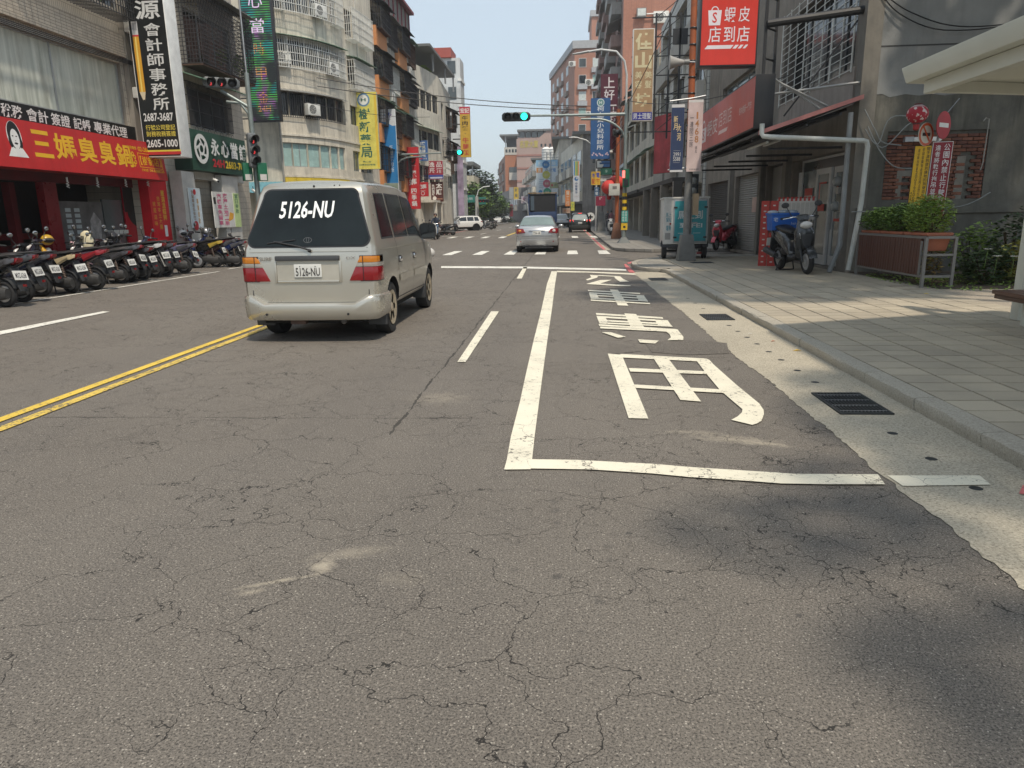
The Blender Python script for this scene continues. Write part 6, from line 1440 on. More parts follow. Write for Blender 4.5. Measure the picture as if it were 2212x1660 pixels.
# wiper, washer nozzle, roof studs
b=MB();b.tube([(.0+.02,rz(1.075)-.02,1.075),(-.10,rz(1.12)-.03,1.115),(-.42,rz(1.19)-.022,1.175)],.011,6);b.tube([(-.16,rz(1.20)-.02,1.19),(-.50,rz(1.16)-.018,1.155)],.008,6);b.ball((.02,rz(1.075)-.02,1.07),.022);b.build('wiper',BLACK,van,50)
b=MB();b.ball((.02,rz(1.81)-.01,1.80),.014);b.build('washer_nozzle',BLACK,van)
for x in(.27,.335):b=MB();b.ball((x,rz(1.81)-.004,1.806),.008);b.build('roof_stud',BLACK,van)
# bumper
path=[(-.842,.60),(-.846,.34),(-.838,.14),(-.80,.055),(-.72,.012),(-.55,-.012),(-.30,-.024),(0,-.03),(.30,-.024),(.55,-.012),(.72,.012),(.80,.055),(.838,.14),(.846,.34),(.842,.60)]
b=MB();vs_=[];NL=8
for i,(x,y)in enumerate(path):
 a=path[max(0,i-1)];c=path[min(len(path)-1,i+1)];d=Vector((c[0]-a[0],c[1]-a[1])).normalized();nx,ny=d.y,-d.x
 zt=.465 if abs(x)<.56 else(.465+.09*min(1,(abs(x)-.56)/.13))
 for off,z in((-.10,.275),(-.035,.272),(-.005,.30),(.006,.36),(.010,zt-.07),(.004,zt-.022),(-.02,zt),(-.13,zt+.004)):vs_.append((x+nx*off,y+ny*off,z))
b.add(vs_,[(i*NL+j,i*NL+j+1,(i+1)*NL+j+1,(i+1)*NL+j)for i in range(len(path)-1)for j in range(NL-1)]);b.build('bumper',VP,van,40)
for x in(-.52,.475):b=MB();b.cyl((x,-.032,.345),.014,.03,'y',12);b.build('parking_sensor',BLACK,van)
b=MB();b.tube([(.40,.02,.255),(.40,.6,.27)],.032,12);b.build('exhaust_pipe',mat('exhaust',(.08,.07,.06),.6,.6),van,50)
b=MB();b.box(-.62,.16,.22,.62,3.9,.36);b.build('underbody',mat('underbody_black',(.012,.012,.012),.9),van);b=MB();b.box(-.5,.78,.26,.5,.88,.38);b.tube([(-.62,.83,.325),(.62,.83,.325)],.05,10);b.build('rear_axle',mat('underbody_black',(.012,.012,.012),.9),van);b=MB();b.box(-.26,.05,.22,-.08,.14,.28);b.build('tow_bracket',RUST,van)
vb.over('windscreen',VGL,van,7.06,7.96,9.3);van.scale=(1,1,1.025)
# ---------------------------------------------------------------- silver saloon waiting across the stop line
def generic_car(name,loc,rz_,label,cat,paint,kind='sedan',text='',brake=False,plate_c=(.03,.03,.035)):
 r=empty(name,loc,rz_,label,cat)
 if kind=='sedan':
  B=Body([0,0,0,.55,1.22,2.0,2.5,3.25,3.7,4.2,4.5],[(0,.30),(4.5,.24)],[(0,.90),(1,.95),(3.2,.93),(3.8,.86),(4.5,.66)],[(0,1.02),(.42,1.04),(.62,1.06),(1.22,1.42),(1.9,1.48),(2.5,1.44),(3.25,1.0),(3.8,.92),(4.2,.80),(4.5,.68)],[(0,.85),(.6,.88),(3.4,.88),(4.5,.74)],.60,lean=[(.2,.12),(.55,.0),(.9,.03),(1.04,.10)],H=1.48)
  wy=(.86,3.48);ra=.32
  B.mesh('body',paint,r,[(wy[0],ra,.88),(wy[1],ra,.86)],.37)
  B.over('rear_window',mat_glass('rear_glass_sky_reflection',(.16,.21,.20),.05),r,3.08,3.95,9.6)  # greenish sky reflection is put into the base colour of this glass
  for s_ in(-1,1):
   for u0,u1 in((3.9,5.0),(5.12,6.7)):B.patch('side_window',CARG,r,u0,u1,7.1,9.1,s_,.006)
   q=MB();q.hexa([(s_*.46,-.02,.80),(s_*.80,.015,.75),(s_*.88,.22,.77),(s_*.46,.20,.80),(s_*.55,.0,.955),(s_*.80,.05,.965),(s_*.88,.24,.96),(s_*.55,.22,.955)]);tl=q.build('tail_lamp',LENSR,r,bevel=.012)
   q=MB();q.ball((s_*.69,-.002,.865),.07,.03,.05,12,8);q.build('reverse_lens',LENSA if s_<0 else LENSC,tl,50)
   q=MB();q.cyl((s_*.66,-.012,.45),.028,.02,'y',12);q.build('reflector',LENSR,r)
   p=B.S(B.u_at(3.0),6.8,s_);q=MB();q.ball((p.x+s_*.13,p.y,p.z+.06),.12,.06,.075,12,8);q.build('mirror',paint if not brake else BLACK,r,50)
   q=MB();q.ball((s_*.62,4.36,.66),.15,.10,.08);q.build('head_lamp',LENSC,r,50)
  q=MB();q.box(-.33,-.012,.865,.33,.06,.885);q.build('boot_trim',CHROME,r,bevel=.006)
  q=MB();q.hexa([(-.84,.05,.27),(.84,.05,.27),(.84,.3,.27),(-.84,.3,.27),(-.80,-.03,.52),(.80,-.03,.52),(.84,.3,.55),(-.84,.3,.55)]);q.build('bumper',paint,r,bevel=.03);q=MB();q.box(-.6,-.005,.235,.6,.3,.27);q.build('bumper_skirt',BLACK,r)
  q=MB();q.box(-.60,.0,.655,.60,.01,.662);q.build('boot_seam',BLACK,r);plate(r,(0,-.008,.70),.34,.15,text or '7799-VR',.05,plate_c)
  q=MB()
  for x in(-.24,-.14,-.04):q.ball((-.30+(x+.24)*1.3,1.10,1.30),.055,.02,.05,8,6)
  q.build('sticker',BLACK,r);q=MB();q.cyl((.3,.02,.26),.025,.1,'y',10);q.build('exhaust_pipe',CHROME,r)
 else:
  hh=1.68
  B=Body([0,0,0,.75,1.1,1.95,2.05,2.75,3.45,3.9,4.35,4.6],[(0,.34),(4.6,.30)],[(0,1.0),(3.4,1.0),(4,.95),(4.6,.78)],[(0,hh-.06),(.4,hh-.03),(1.4,hh),(2.2,hh-.01),(2.75,hh-.06),(3.45,1.08),(3.9,1.03),(4.35,.95),(4.6,.80)],[(0,.88),(.6,.92),(3.6,.92),(4.6,.78)],.66,lean=[(.3,.06),(.6,.0),(1.0,.05),(1.55,.40),(1.7,.52)],H=hh)
  wy=(.90,3.60);ra=.36
  B.mesh('body',paint,r,[(wy[0],ra,.92),(wy[1],ra,.90)],.42)
  b=MB();b.poly([(x,.05+(z-1.0)*.636-.012,z)for x,z in rpoly(.68,.57,1.06,1.50,.08)]);b.build('rear_window',mat_glass('suv_rear_glass',(.30,.34,.33)if brake else(.03,.035,.04),.06),r)
  for s_ in(-1,1):
   for u0,u1 in((2.5,3.9),(4.08,5.0),(5.95,7.75)):B.patch('side_window',CARG,r,u0,u1,7.1,9.1,s_,.006)
   q=MB();q.hexa([(s_*.55,.03,.92),(s_*.86,.09,.90),(s_*.86,.3,.90),(s_*.55,.2,.92),(s_*.60,.06,1.06),(s_*.88,.13,1.06),(s_*.88,.32,1.06),(s_*.60,.2,1.06)])
   q.build('tail_lamp',mat('brake_light_lit',(.9,.05,.03),.3,emit=2.2)if brake else LENSR,r,bevel=.012)
   p=B.S(B.u_at(3.0),6.8,s_);q=MB();q.ball((p.x+s_*.14,p.y,p.z+.06),.13,.07,.085,12,8);q.build('mirror',paint,r,50)
   q=MB();q.hexa([(s_*.45,4.40,.80),(s_*.80,4.16,.82),(s_*.80,4.3,.90),(s_*.45,4.5,.86),(s_*.5,4.40,.87),(s_*.82,4.12,.93),(s_*.8,4.2,.95),(s_*.5,4.42,.90)]);q.build('head_lamp',LENSC,r,bevel=.005)
   for y_ in wy:q=MB();q.torus((s_*.925,y_,ra),.435,.04,'x',26,6,.6);q.v=[v for v in q.v];q.build('arch_trim',BLACK,r)
   q=MB();q.box(s_*.60,.9,hh+.02,s_*.64,2.6,hh+.05);q.build('roof_rail',BLACK if brake else STEEL,r,bevel=.01)
   B.patch('sill_trim',BLACK,r,B.u_at(1.3),B.u_at(3.2),1.2,2.6,s_,.01)
  q=MB();q.hexa([(-.86,.0,.32),(.86,.0,.32),(.86,.3,.32),(-.86,.3,.32),(-.86,-.05,.60),(.86,-.05,.60),(.88,.3,.62),(-.88,.3,.62)]);q.build('bumper',BLACK if not brake else mat('bumper_dark',(.05,.053,.05),.5),r,bevel=.03)
  q=MB();q.box(-.60,4.56,.52,.60,4.64,.82);q.build('grille',BLACK,r,bevel=.02)
  plate(r,(0,-.012,.72),.34,.15,text or '2058-WD',.0,plate_c)
  if brake:q=MB();q.box(-.16,.44,1.60,.16,.48,1.63);q.build('high_brake_light',mat('brake_light_lit',(.9,.05,.03),.3,emit=2.2),r)
  B.over('windscreen',CARG,r,7.08,7.95,9.3)
 for s_ in(-1,1):
  for y_ in wy:wheel(r,s_*(.76 if kind=='sedan' else.80),y_,ra,.21,RIM if kind=='sedan' else RIMD,s_,5)
 q=MB();q.box(-.66,.15,.20,.66,4.1,.34);q.build('underbody',mat('underbody_black',(.012,.012,.012),.9),r)
 return r
p=AY(1160,545,29.3);generic_car('saloon_car',(p.x,29.3,0),0,'silver saloon car seen from behind crossing the pedestrian stripes','car',paintm('silver_paint',(.42,.43,.44),.3,.6),'sedan','7799-VR')
p=AY(1253,495,63);generic_car('suv',(p.x,63,0),0,'dark grey suv with lit brake lights driving ahead along the right kerb','car',paintm('dark_grey_paint',(.035,.04,.038),.3,.4),'suv','',True)
p=AY(1008,492,80);wsuv=generic_car('suv',(p.x+1.5,80.6,0),R(118),'white suv parked side on at the left edge of the road','car',paintm('white_car_paint',(.72,.72,.70),.3,0),'suv')
wsuv.scale=(.95,.95,.95)
FARC=[('white saloon car coming towards the viewer far down the road',(.72,.72,.7),1078,478,165,'sedan'),('dark grey car far down the road behind the white saloon',(.06,.06,.065),1094,477,178,'suv'),('small silver car at the far bend beside the parked scooters',(.4,.4,.4),1088,474,190,'sedan'),('pale blue white car in the right lane ahead of the dark suv',(.6,.64,.68),1213,486,90,'suv')]
for lab,c,px,py,Y,kd in FARC:
 p=AY(px,py,Y);generic_car('saloon_car' if kd=='sedan' else 'suv',(p.x,Y,0),PI if 'towards' in lab else 0,lab,'car',paintm('far_paint_%d'%px,c,.3,0),kd,'3317-QH')
    # dark blue covered lorry ahead
p=AY(1172,480,62);lor=empty('lorry',(p.x,62,0),0,'dark blue covered lorry ahead of the silver saloon seen from behind','lorry')
LB=mat('lorry_blue',(.02,.045,.12),.5,grime=.4);LD=mat('lorry_black_tarp',(.018,.02,.02),.7,0,.3)
def lbox(nm,x0,y0,z0,x1,y1,z1,m,bv=.0):q=MB();q.box(x0,y0,z0,x1,y1,z1);return q.build(nm,m,lor,bevel=bv)
lbox('tailgate',-1.15,0,.95,1.15,.08,1.75,LB,.02);lbox('load_bed',-1.2,.09,.9,1.2,5.2,1.8,LB,.02);lbox('tarpaulin',-1.2,.12,1.81,1.2,5.2,3.25,LD,.05);lbox('rear_hoop',-1.2,.0,1.76,-1.1,.1,3.3,LB);lbox('rear_hoop',1.1,.0,1.76,1.2,.1,3.3,LB);lbox('top_bar',-1.22,-.03,3.28,1.22,.15,3.36,mat('lorry_amber_bar',(.25,.16,.07),.6),.02)
lbox('tailgate_rib',-1.1,-.02,1.25,1.1,-.003,1.32,LB);lbox('open_load',-.75,.085,1.8,.95,.115,3.1,BLACK);lbox('ladder',-1.0,-.01,1.9,-.7,.02,3.1,mat('ladder_blue',(.06,.09,.12),.6));lbox('cab',-1.05,5.4,.6,1.05,7.0,2.5,LB,.08);lbox('rear_bumper',-1.1,.05,.5,1.1,.12,.65,BLACK)
for s_ in(-1,1):
 lbox('tail_lamp',s_*.75,-.01,.72,s_*1.05,.05,.84,LENSR)
 for y_ in(1.2,2.3,5.9):wheel(lor,s_*.95,y_,.45,.28,RIMD,s_,5)
plate(lor,(0,.04,.68),.36,.16,'805-SB')
# orange lorry far away
p=AY(1073,480,172);lo2=empty('lorry',(p.x-1.2,176,0),PI,'small orange lorry facing the viewer far down the road','lorry')
for nm,q_,m in(('cab',(-1.0,0,.5,1.0,1.6,2.3),mat('lorry_orange',(.55,.10,.03),.45)),('cargo_box',(-1.15,-4,.8,1.15,-.05,3.4),mat('lorry_orange_box',(.55,.13,.05),.5)),('windscreen',(-.9,1.58,1.35,.9,1.63,2.1),CARG),('bumper',(-1,1.6,.4,1,1.7,.7),BLACK)):q=MB();q.box(*q_);q.build(nm,m,lo2,bevel=.05)
for s_ in(-1,1):
 for y_ in(.9,-3):wheel(lo2,s_*.85,y_,.4,.25,RIMD,s_,5)
    # ================================================================ scooters
SBK=mat('scooter_black',(.014,.015,.017),.25,0,.2,5,coat=.6);SGR=mat('scooter_grey_plastic',(.035,.036,.038),.6,0,.2,8);SEAT=mat('seat_vinyl',(.02,.02,.021),.5,0,.2,12);ENG=mat('engine_cast',(.06,.06,.06),.6,.3,.3,10,grime=.4)
SLV=mat('scooter_silver',(.45,.46,.48),.35,.6)
SSTR=mat('scooter_stripe',(.10,.10,.11),.35,.4)
def make_scooter(text='MXZ-6268'):
 r=empty('scooter')
 b=MB();b.loft([(0,-.98,.84,.03,.02),(0,-.86,.80,.10,.065),(0,-.62,.73,.155,.115),(0,-.35,.66,.175,.16),(0,-.10,.56,.165,.20),(0,.04,.45,.14,.16),(0,.10,.36,.12,.07)],'y',16,2.8);b.build('body',SBK,r,50)
 b=MB()
 for s_ in(-1,1):b.hexa([(s_*.10,-.90,.80),(s_*.17,-.55,.62),(s_*.185,-.55,.66),(s_*.115,-.92,.84),(s_*.105,-.90,.83),(s_*.175,-.50,.72),(s_*.19,-.50,.75),(s_*.12,-.92,.86)])
 b.build('side_stripe',SSTR,r)
 b=MB();b.loft([(0,-.84,.875,.07,.02),(0,-.70,.875,.125,.035),(0,-.45,.850,.145,.045),(0,-.25,.80,.14,.05),(0,.0,.775,.115,.05),(0,.10,.75,.07,.03)],'y',16,2.6);b.build('seat',SEAT,r,50)
 b=MB();b.tube([(-.12,-.66,.87),(-.125,-.90,.90),(-.08,-.99,.905),(.08,-.99,.905),(.125,-.90,.90),(.12,-.66,.87)],.014,8);b.build('grab_rail',SGR,r,60)
 b=MB();b.loft([(0,.04,.31,.13,.035),(0,.30,.30,.165,.03),(0,.46,.34,.15,.05)],'y',12,3.5);b.build('footboard',SGR,r,50)
 b=MB();b.loft([(0,.48,.30,.12,.05),(0,.50,.45,.165,.06),(0,.53,.62,.19,.085),(0,.53,.76,.195,.10),(0,.52,.86,.15,.085),(0,.49,.94,.10,.06),(0,.45,1.0,.07,.045)],'z',16,2.4);b.build('front_apron',SBK,r,50)
 b=MB();b.hexa([(-.10,.60,.60),(.10,.60,.60),(.06,.60,.45),(-.06,.60,.45),(-.13,.635,.74),(.13,.635,.74),(.05,.645,.5),(-.05,.645,.5)]);b.build('front_badge_panel',SGR,r,bevel=.01)
 b=MB();b.ball((0,.60,.90),.115,.065,.072,16,10);b.build('head_lamp',LENSC,r,60)
 for s_ in(-1,1):b=MB();b.hexa([(s_*.09,.60,.66),(s_*.16,.55,.64),(s_*.17,.54,.78),(s_*.12,.60,.76),(s_*.095,.62,.66),(s_*.165,.57,.64),(s_*.175,.56,.78),(s_*.125,.62,.76)]);b.build('indicator',LENSC,r,bevel=.006)
 b=MB();b.loft([(0,.47,1.0,.10,.035),(0,.44,1.045,.13,.05),(0,.37,1.05,.10,.035)],'y',14,2.4);b.build('handlebar_cowl',SBK,r,50)
 b=MB();b.tube([(-.34,.30,1.03),(-.20,.40,1.05),(.20,.40,1.05),(.34,.30,1.03)],.014,8);b.build('handlebar',CHROME,r,60)
 for s_ in(-1,1):
  b=MB();b.tube([(s_*.22,.39,1.05),(s_*.355,.29,1.03)],.022,10);b.build('grip',RUBBER,r,50)
  b=MB();b.tube([(s_*.20,.44,1.045),(s_*.34,.36,1.025)],.007,6);b.build('brake_lever',CHROME,r)
  m=MB();m.tube([(s_*.19,.40,1.06),(s_*.25,.42,1.16),(s_*.29,.40,1.235)],.008,6);mo=m.build('mirror',SGR,r);m=MB();m.ball((s_*.31,.39,1.275),.075,.02,.052,14,8);m.build('mirror_head',SGR,mo,50);m=MB();m.ball((s_*.31,.377,1.275),.064,.012,.042,14,8);m.build('mirror_glass',mat('scooter_mirror',(.5,.52,.52),.08,.9),mo,50)
 for s_ in(-1,1):b=MB();b.tube([(s_*.085,.51,.52),(s_*.085,.66,.23)],.022,8);b.build('fork_leg',SGR,r,50)
 def whl(y,w_,rr_=.235):
  o=empty('wheel',(0,y,rr_));o.parent=r
  t=MB();t.torus((0,0,0),rr_-.05,.05,'x',26,9,w_);t.build('tyre',RUBBER,o,60)
  t=MB();t.lathe([(rr_-.09,-.035),(rr_-.08,-.03),(rr_-.08,.03),(rr_-.09,.035)],(0,0,0),'x',24);t.build('rim',SLV,o,40)
  t=MB()
  for k in range(5):
   a=2*PI*k/5;c_,s_=math.cos(a),math.sin(a);t.tube([(0,.03*c_,.03*s_),(0,(rr_-.085)*c_,(rr_-.085)*s_)],.013,6)
  t.cyl((-.05,0,0),.042,.10,'x',14);t.build('spokes',SLV,o)
  t=MB();t.lathe([(.05,.04),(.10,.04),(.10,.044),(.05,.044)],(0,0,0),'x',20);t.build('brake_disc',STEEL,o)
 whl(.665,1.0);whl(-.625,1.15)
 b=MB();n=12;pts=[]
 for k in range(n+1):
  a=R(15+150*k/n);pts+=[(-.075,.665+.275*math.cos(a),.235+.275*math.sin(a)),(0,.665+.295*math.cos(a),.235+.295*math.sin(a)),(.075,.665+.275*math.cos(a),.235+.275*math.sin(a))]
 b.add(pts,[(3*i+j,3*i+j+1,3*i+j+4,3*i+j+3)for i in range(n)for j in range(2)]);b.build('front_mudguard',SBK,r,60)
 b=MB();b.loft([(-.12,-.80,.24,.06,.09),(-.13,-.60,.24,.075,.125),(-.13,-.30,.28,.08,.10),(-.10,-.02,.31,.08,.09)],'y',12,2.6);b.build('engine_case',ENG,r,50)
 b=MB();b.loft([(.0,-.36,.40,.10,.09),(0,-.10,.42,.12,.10)],'y',10,2.5);b.build('air_filter',SGR,r,50)
 b=MB();b.tube([(.13,-.15,.26),(.15,-.36,.25),(.16,-.45,.30)],.022,8);b.tube([(.165,-.42,.30),(.17,-.95,.40)],.055,12,True,.065);b.build('muffler',SGR,r,50)
 b=MB();b.tube([(-.12,-.66,.26),(-.12,-.60,.62)],.016,8)
 for k in range(7):b.torus((-.12,-.645+.008*k,.34+.035*k),.032,.007,'z',12,5)
 b.build('shock_absorber',mat('spring_dull',(.16,.12,.10),.5,.5),r,60)
 b=MB();b.hexa([(-.07,-.985,.79),(.07,-.985,.79),(.085,-.88,.74),(-.085,-.88,.74),(-.06,-1.005,.85),(.06,-1.005,.85),(.085,-.88,.85),(-.085,-.88,.85)]);b.build('tail_lamp',LENSR,r,bevel=.01)
 for s_ in(-1,1):b=MB();b.hexa([(s_*.09,-.955,.78),(s_*.14,-.86,.74),(s_*.15,-.80,.74),(s_*.09,-.86,.74),(s_*.08,-.97,.845),(s_*.13,-.87,.84),(s_*.14,-.80,.84),(s_*.08,-.86,.84)]);b.build('rear_indicator',SSTR,r,bevel=.006)
 b=MB();b.hexa([(-.085,-1.02,.28),(.085,-1.02,.28),(.075,-1.005,.28),(-.075,-1.005,.28),(-.09,-.86,.70),(.09,-.86,.70),(.09,-.80,.70),(-.09,-.80,.70)]);b.build('rear_flap',SGR,r,bevel=.006)
 b=MB();pts=[]
 for k in range(9):
  a=R(60+100*k/8);pts+=[(-.08,-.625+.275*math.cos(a),.235+.275*math.sin(a)),(.08,-.625+.275*math.cos(a),.235+.275*math.sin(a))]
 b.add(pts,[(2*i,2*i+1,2*i+3,2*i+2)for i in range(8)]);b.build('rear_mudguard',SGR,r,60)
 F=Frame((-.14,-1.0,.475),(1,0,0),(0,.32,1));o=MB();F.box(o,0,0,.28,.165,-.006,.004);po=o.build('number_plate',PLW,r)
 m=MB();F.text(m,text,.03,.03,.25,.125,.006,.012);m.build('lettering',ink((.03,.03,.04)),po)
 b=MB();b.box(-.03,-1.055,.36,.03,-1.03,.40);b.build('reflector',LENSR,r)
 b=MB();b.tube([(-.12,-.30,.22),(-.18,-.38,.015)],.014,6);b.tube([(.12,-.30,.22),(.18,-.38,.015)],.014,6);b.tube([(-.18,-.38,.015),(.18,-.38,.015)],.014,6);b.build('centre_stand',DSTEEL,r)
 return r
def sc_mat(n,c,met=.3):return mat('scooter_'+n,c,.25,met,.1,4,coat=.5)
proto=make_scooter();used_proto=False
def scooter(x,y,head,label,paint=None,stripe=None,lean=0,s=1.0,group='scooters parked along the left kerb',rail=None):
 global used_proto
 sw={}
 if paint:sw['scooter_black']=paint
 if stripe:sw['scooter_stripe']=stripe
 if not used_proto and not sw:r=proto;used_proto=True
 else:r=copy_tree(proto,None,sw)
 r.location=(x,y,0.0);r.rotation_euler=(0,lean,head);r.scale=(s,s,s)
 return tag(r,label,'scooter',group)
HW=PI/2
rs=random.Random(21)
LST=[(4,664,-.05,'black scooter at the very left edge of the picture, its plate half cut off',None,None),(45,654,.06,'black and pale blue scooter parked second from the left edge',sc_mat('pale_blue',(.07,.09,.12)),None),(97,641,.00,'dark blue scooter with a red tail lamp parked third along the kerb',sc_mat('navy',(.02,.025,.055)),None),(152,634,-.08,'black scooter with cream ring stripe on its flank',None,sc_mat('cream',(.55,.45,.28),0)),(206,627,.04,'dark scooter with a tall red and white tail lamp',sc_mat('dark_purple',(.03,.018,.035)),sc_mat('red_trim',(.30,.02,.03),0)),(262,613,-.02,'large grey black scooter below the dark wok panel',sc_mat('graphite',(.045,.047,.05)),None),(286,609,.05,'grey scooter squeezed just behind the large graphite one',sc_mat('grey',(.06,.062,.065)),None),(312,606,.0,'black scooter with maroon trim in front of the red pillar',sc_mat('maroon',(.035,.012,.016)),None),(334,600,-.05,'silver trimmed black scooter carrying a long white paper on its plate',None,sc_mat('white_trim',(.6,.6,.6),0)),(352,597,.04,'black scooter hidden behind the one with lilac rear fairing',None,None),(392,592,.02,'lilac and black scooter at the end of the first parking row',sc_mat('lilac',(.13,.13,.21)),None),(468,578,-.04,'black scooter with yellow front shield in the second parking row',sc_mat('black_gold',(.02,.02,.018)),sc_mat('gold',(.45,.32,.05),0)),(490,577,.06,'scooter with bright red tail lamps next to the white pillar poster',sc_mat('wine',(.05,.015,.02)),None),(509,577,.0,'blue scooter half hidden behind the silver van',sc_mat('blue',(.015,.03,.12)),None)]
for i,(px,py,dh,lab,pa,st)in enumerate(LST):
 g=G(px,py);h=HW+dh*2.2;q=rs.uniform(.50,.72);scooter(g.x-q*math.sin(h),g.y+q*math.cos(h),h,lab,pa,st,rs.uniform(-.05,.13),rs.uniform(.93,1.09))
BACK=[(-12.55,15.9,'scooter with a yellow front cowl standing behind the front row',sc_mat('yellow',(.55,.30,.02),0)),(-12.5,17.0,'pale pink scooter standing behind the front row by the glass door',sc_mat('pink',(.55,.36,.40),0)),(-12.4,18.4,'black scooter standing behind the front row by the red panel',None),(-12.2,22.0,'blue scooter standing behind the second row by the white pillar',sc_mat('blue',(.015,.03,.12))),(-12.2,23.6,'dark blue scooter carrying a helmet by the pawnshop pillar',sc_mat('navy',(.02,.025,.055))),(-12.2,25.0,'black scooter nearest the street corner by the pawnshop',None)]
for x,y,lab,pa in BACK:scooter(x,y,-HW*.55,lab,pa,None,.05,.95)
r=empty('helmet',(-12.15,24.1,1.0),0,'silver motorcycle helmet resting on a scooter by the pawnshop pillar','helmet');b=MB();b.ball((0,0,.12),.14,.16,.14);b.build('shell',SLV,r,60);b=MB();b.lathe([(.148,.06),(.155,.07),(.148,.10)],(0,0,0),'z',20);b.build('rim_trim',BLACK,r)
r=empty('shopping_bag',AX(188,525,-12.0),0,'pale plastic bag hung over a scooter handlebar in front of the menu door','bag');b=MB();b.loft([(0,0,-.12,.15,.07),(0,0,.05,.19,.09),(0,0,.24,.13,.05),(0,.02,.30,.05,.02)],'z',10,2.4);b.build('bag',mat('bag_cream',(.66,.60,.42),.5),r,60)
for k,(x,y,z,c)in enumerate(((-12.05,16.2,1.0,(.50,.30,.03)),(-12.0,18.6,1.02,(.02,.02,.025)),(-12.1,22.4,1.0,(.55,.55,.53)))):
 r=empty('helmet',(x,y,z),0,['mustard helmet hung on a handlebar in front of the menu door','black helmet hung on a handlebar by the red wok panel','white helmet on a scooter by the blue banner poster'][k],'helmet');b=MB();b.ball((0,0,.1),.13,.15,.125);b.build('shell',mat('helmet_%d'%k,c,.3),r,60);b=MB();b.ball((.05,-.03,.09),.10,.13,.07);b.build('visor',BLACK,r,60)
    # long paper stuck to the plate of one scooter
g=G(334,600);b=MB();F=Frame((g.x+.40,g.y-.14,.30),(0,1,0),(-.35,0,1));F.box(b,0,0,.27,.46,0,.006);tag(b.build('paper_sheet',WHITE,None),'long white paper sheet covering a scooter number plate in the front row','paper')
# black delivery scooter on the right pavement
g=G(1728,603,.1)
ds=scooter(5.30,16.95,PI*1.03,'black scooter with a blue crate parked on the right pavement facing the viewer',sc_mat('graphite',(.045,.047,.05)),None,.06,1.18,'scooters on the right pavement');ds.location.z=.1
cr=empty('crate',(5.22,17.75,1.02),.05,'bright blue plastic crate strapped on the black scooter','crate')
b=MB();W_,D_,H_=.62,.42,.40
b.hexa([(-W_/2+.03,-D_/2+.02,0),(W_/2-.03,-D_/2+.02,0),(W_/2-.03,D_/2-.02,0),(-W_/2+.03,D_/2-.02,0),(-W_/2,-D_/2,H_),(W_/2,-D_/2,H_),(W_/2,D_/2,H_),(-W_/2,D_/2,H_)]);b.build('tub',mat('crate_blue',(.01,.10,.42),.45),cr,bevel=.015)
b=MB();b.box(-W_/2-.015,-D_/2-.015,H_-.05,W_/2+.015,D_/2+.015,H_);b.build('rim',mat('crate_blue',(.01,.10,.42),.45),cr,bevel=.008)
b=MB();rr=random.Random(5)
for k in range(9):b.ball((rr.uniform(-.25,.25),rr.uniform(-.16,.16),H_+.02),.13,.10,.05,8,5)
b.build('clear_bag',mat('clear_plastic',(.35,.40,.46),.2),cr,60)
Fc=Frame((-.14,-.213,.10),(1,0,0),(0,-.05,1));b=MB();Fc.text(b,'fresh',.28,.03,.40,.09,.004,.0);Fc.text(b,'宅',-.13,.1,-.03,.2,.004,.01);b.build('lettering',ink((.5,.55,.65)),cr)
# red lattice crates leaning behind it
for k,(x,z,h,lab)in enumerate(((4.72,.1,1.75,'tall red and white lattice panel standing behind the black scooter'),)):
 r=empty('flower_stand',(5.24,18.85,.1),-.5,lab,'stand');REDP=mat('stand_red',(.42,.035,.025),.5);WHP=mat('stand_white',(.62,.6,.56),.5)
 for xx in(-.12,.10):
  b=MB();b.box(xx-.10,-.02,0,xx+.10,.02,1.62);b.build('upright',REDP,r)
  for q in range(11):b=MB();b.box(xx-.03,-.03,.09+q*.14,xx+.03,-.021,.12+q*.14);b.build('white_tile',WHP,r)
 b=MB();b.box(.16,.0,1.15,1.05,.06,1.66);b.build('back_board',WHP,r)
 for q in range(9):b=MB();b.box(.18+q*.10,-.01,1.60,.23+q*.10,.07,1.70);b.build('red_clip',REDP,r)
 for q in range(8):b=MB();b.box(.2+q*.105,-.012,1.17,.28+q*.105,-.001,1.56);b.build('slat',mat('stand_pale',(.5,.48,.44),.6),r)
    # red scooter in the arcade, white scooter far along the pavement
rsx=scooter(6.0,27.4,PI*.8,'red scooter parked in the arcade beside the delivery cart',sc_mat('red',(.42,.03,.05)),sc_mat('red',(.42,.03,.05)),.05,1.0,'scooters on the right pavement');rsx.location.z=.1
p=AY(1320,490,50);ws=scooter(p.x,50,PI,'small white scooter parked far along the right pavement',sc_mat('white',(.62,.62,.6),0),None,.05,1.0,'scooters on the right pavement');ws.location.z=.1
# scooters across the junction on the left
for k,(px,Y)in enumerate(((962,60),(950,62),(938,60),(926,58),(1050,84),(1058,90),(1046,96),(1055,104),(1062,112))):
 p=AY(px,500,Y);scooter(p.x,Y,HW+.25*(-1)**k,['dark scooter parked first from the white suv under the arcade','dark scooter parked second from the white suv under the arcade','dark scooter parked third from the white suv under the arcade','dark scooter parked deepest under the arcade past the junction','scooter parked directly behind the white suv','second scooter parked behind the white suv','third scooter parked behind the white suv','fourth scooter parked behind the white suv','farthest scooter parked behind the white suv'][k],[None,sc_mat('navy',(.02,.025,.055)),sc_mat('wine',(.05,.015,.02)),None,sc_mat('graphite',(.045,.047,.05)),sc_mat('white',(.62,.62,.6),0),None,sc_mat('wine',(.05,.015,.02)),None][k],None,.06,1.0,'scooters parked past the junction')
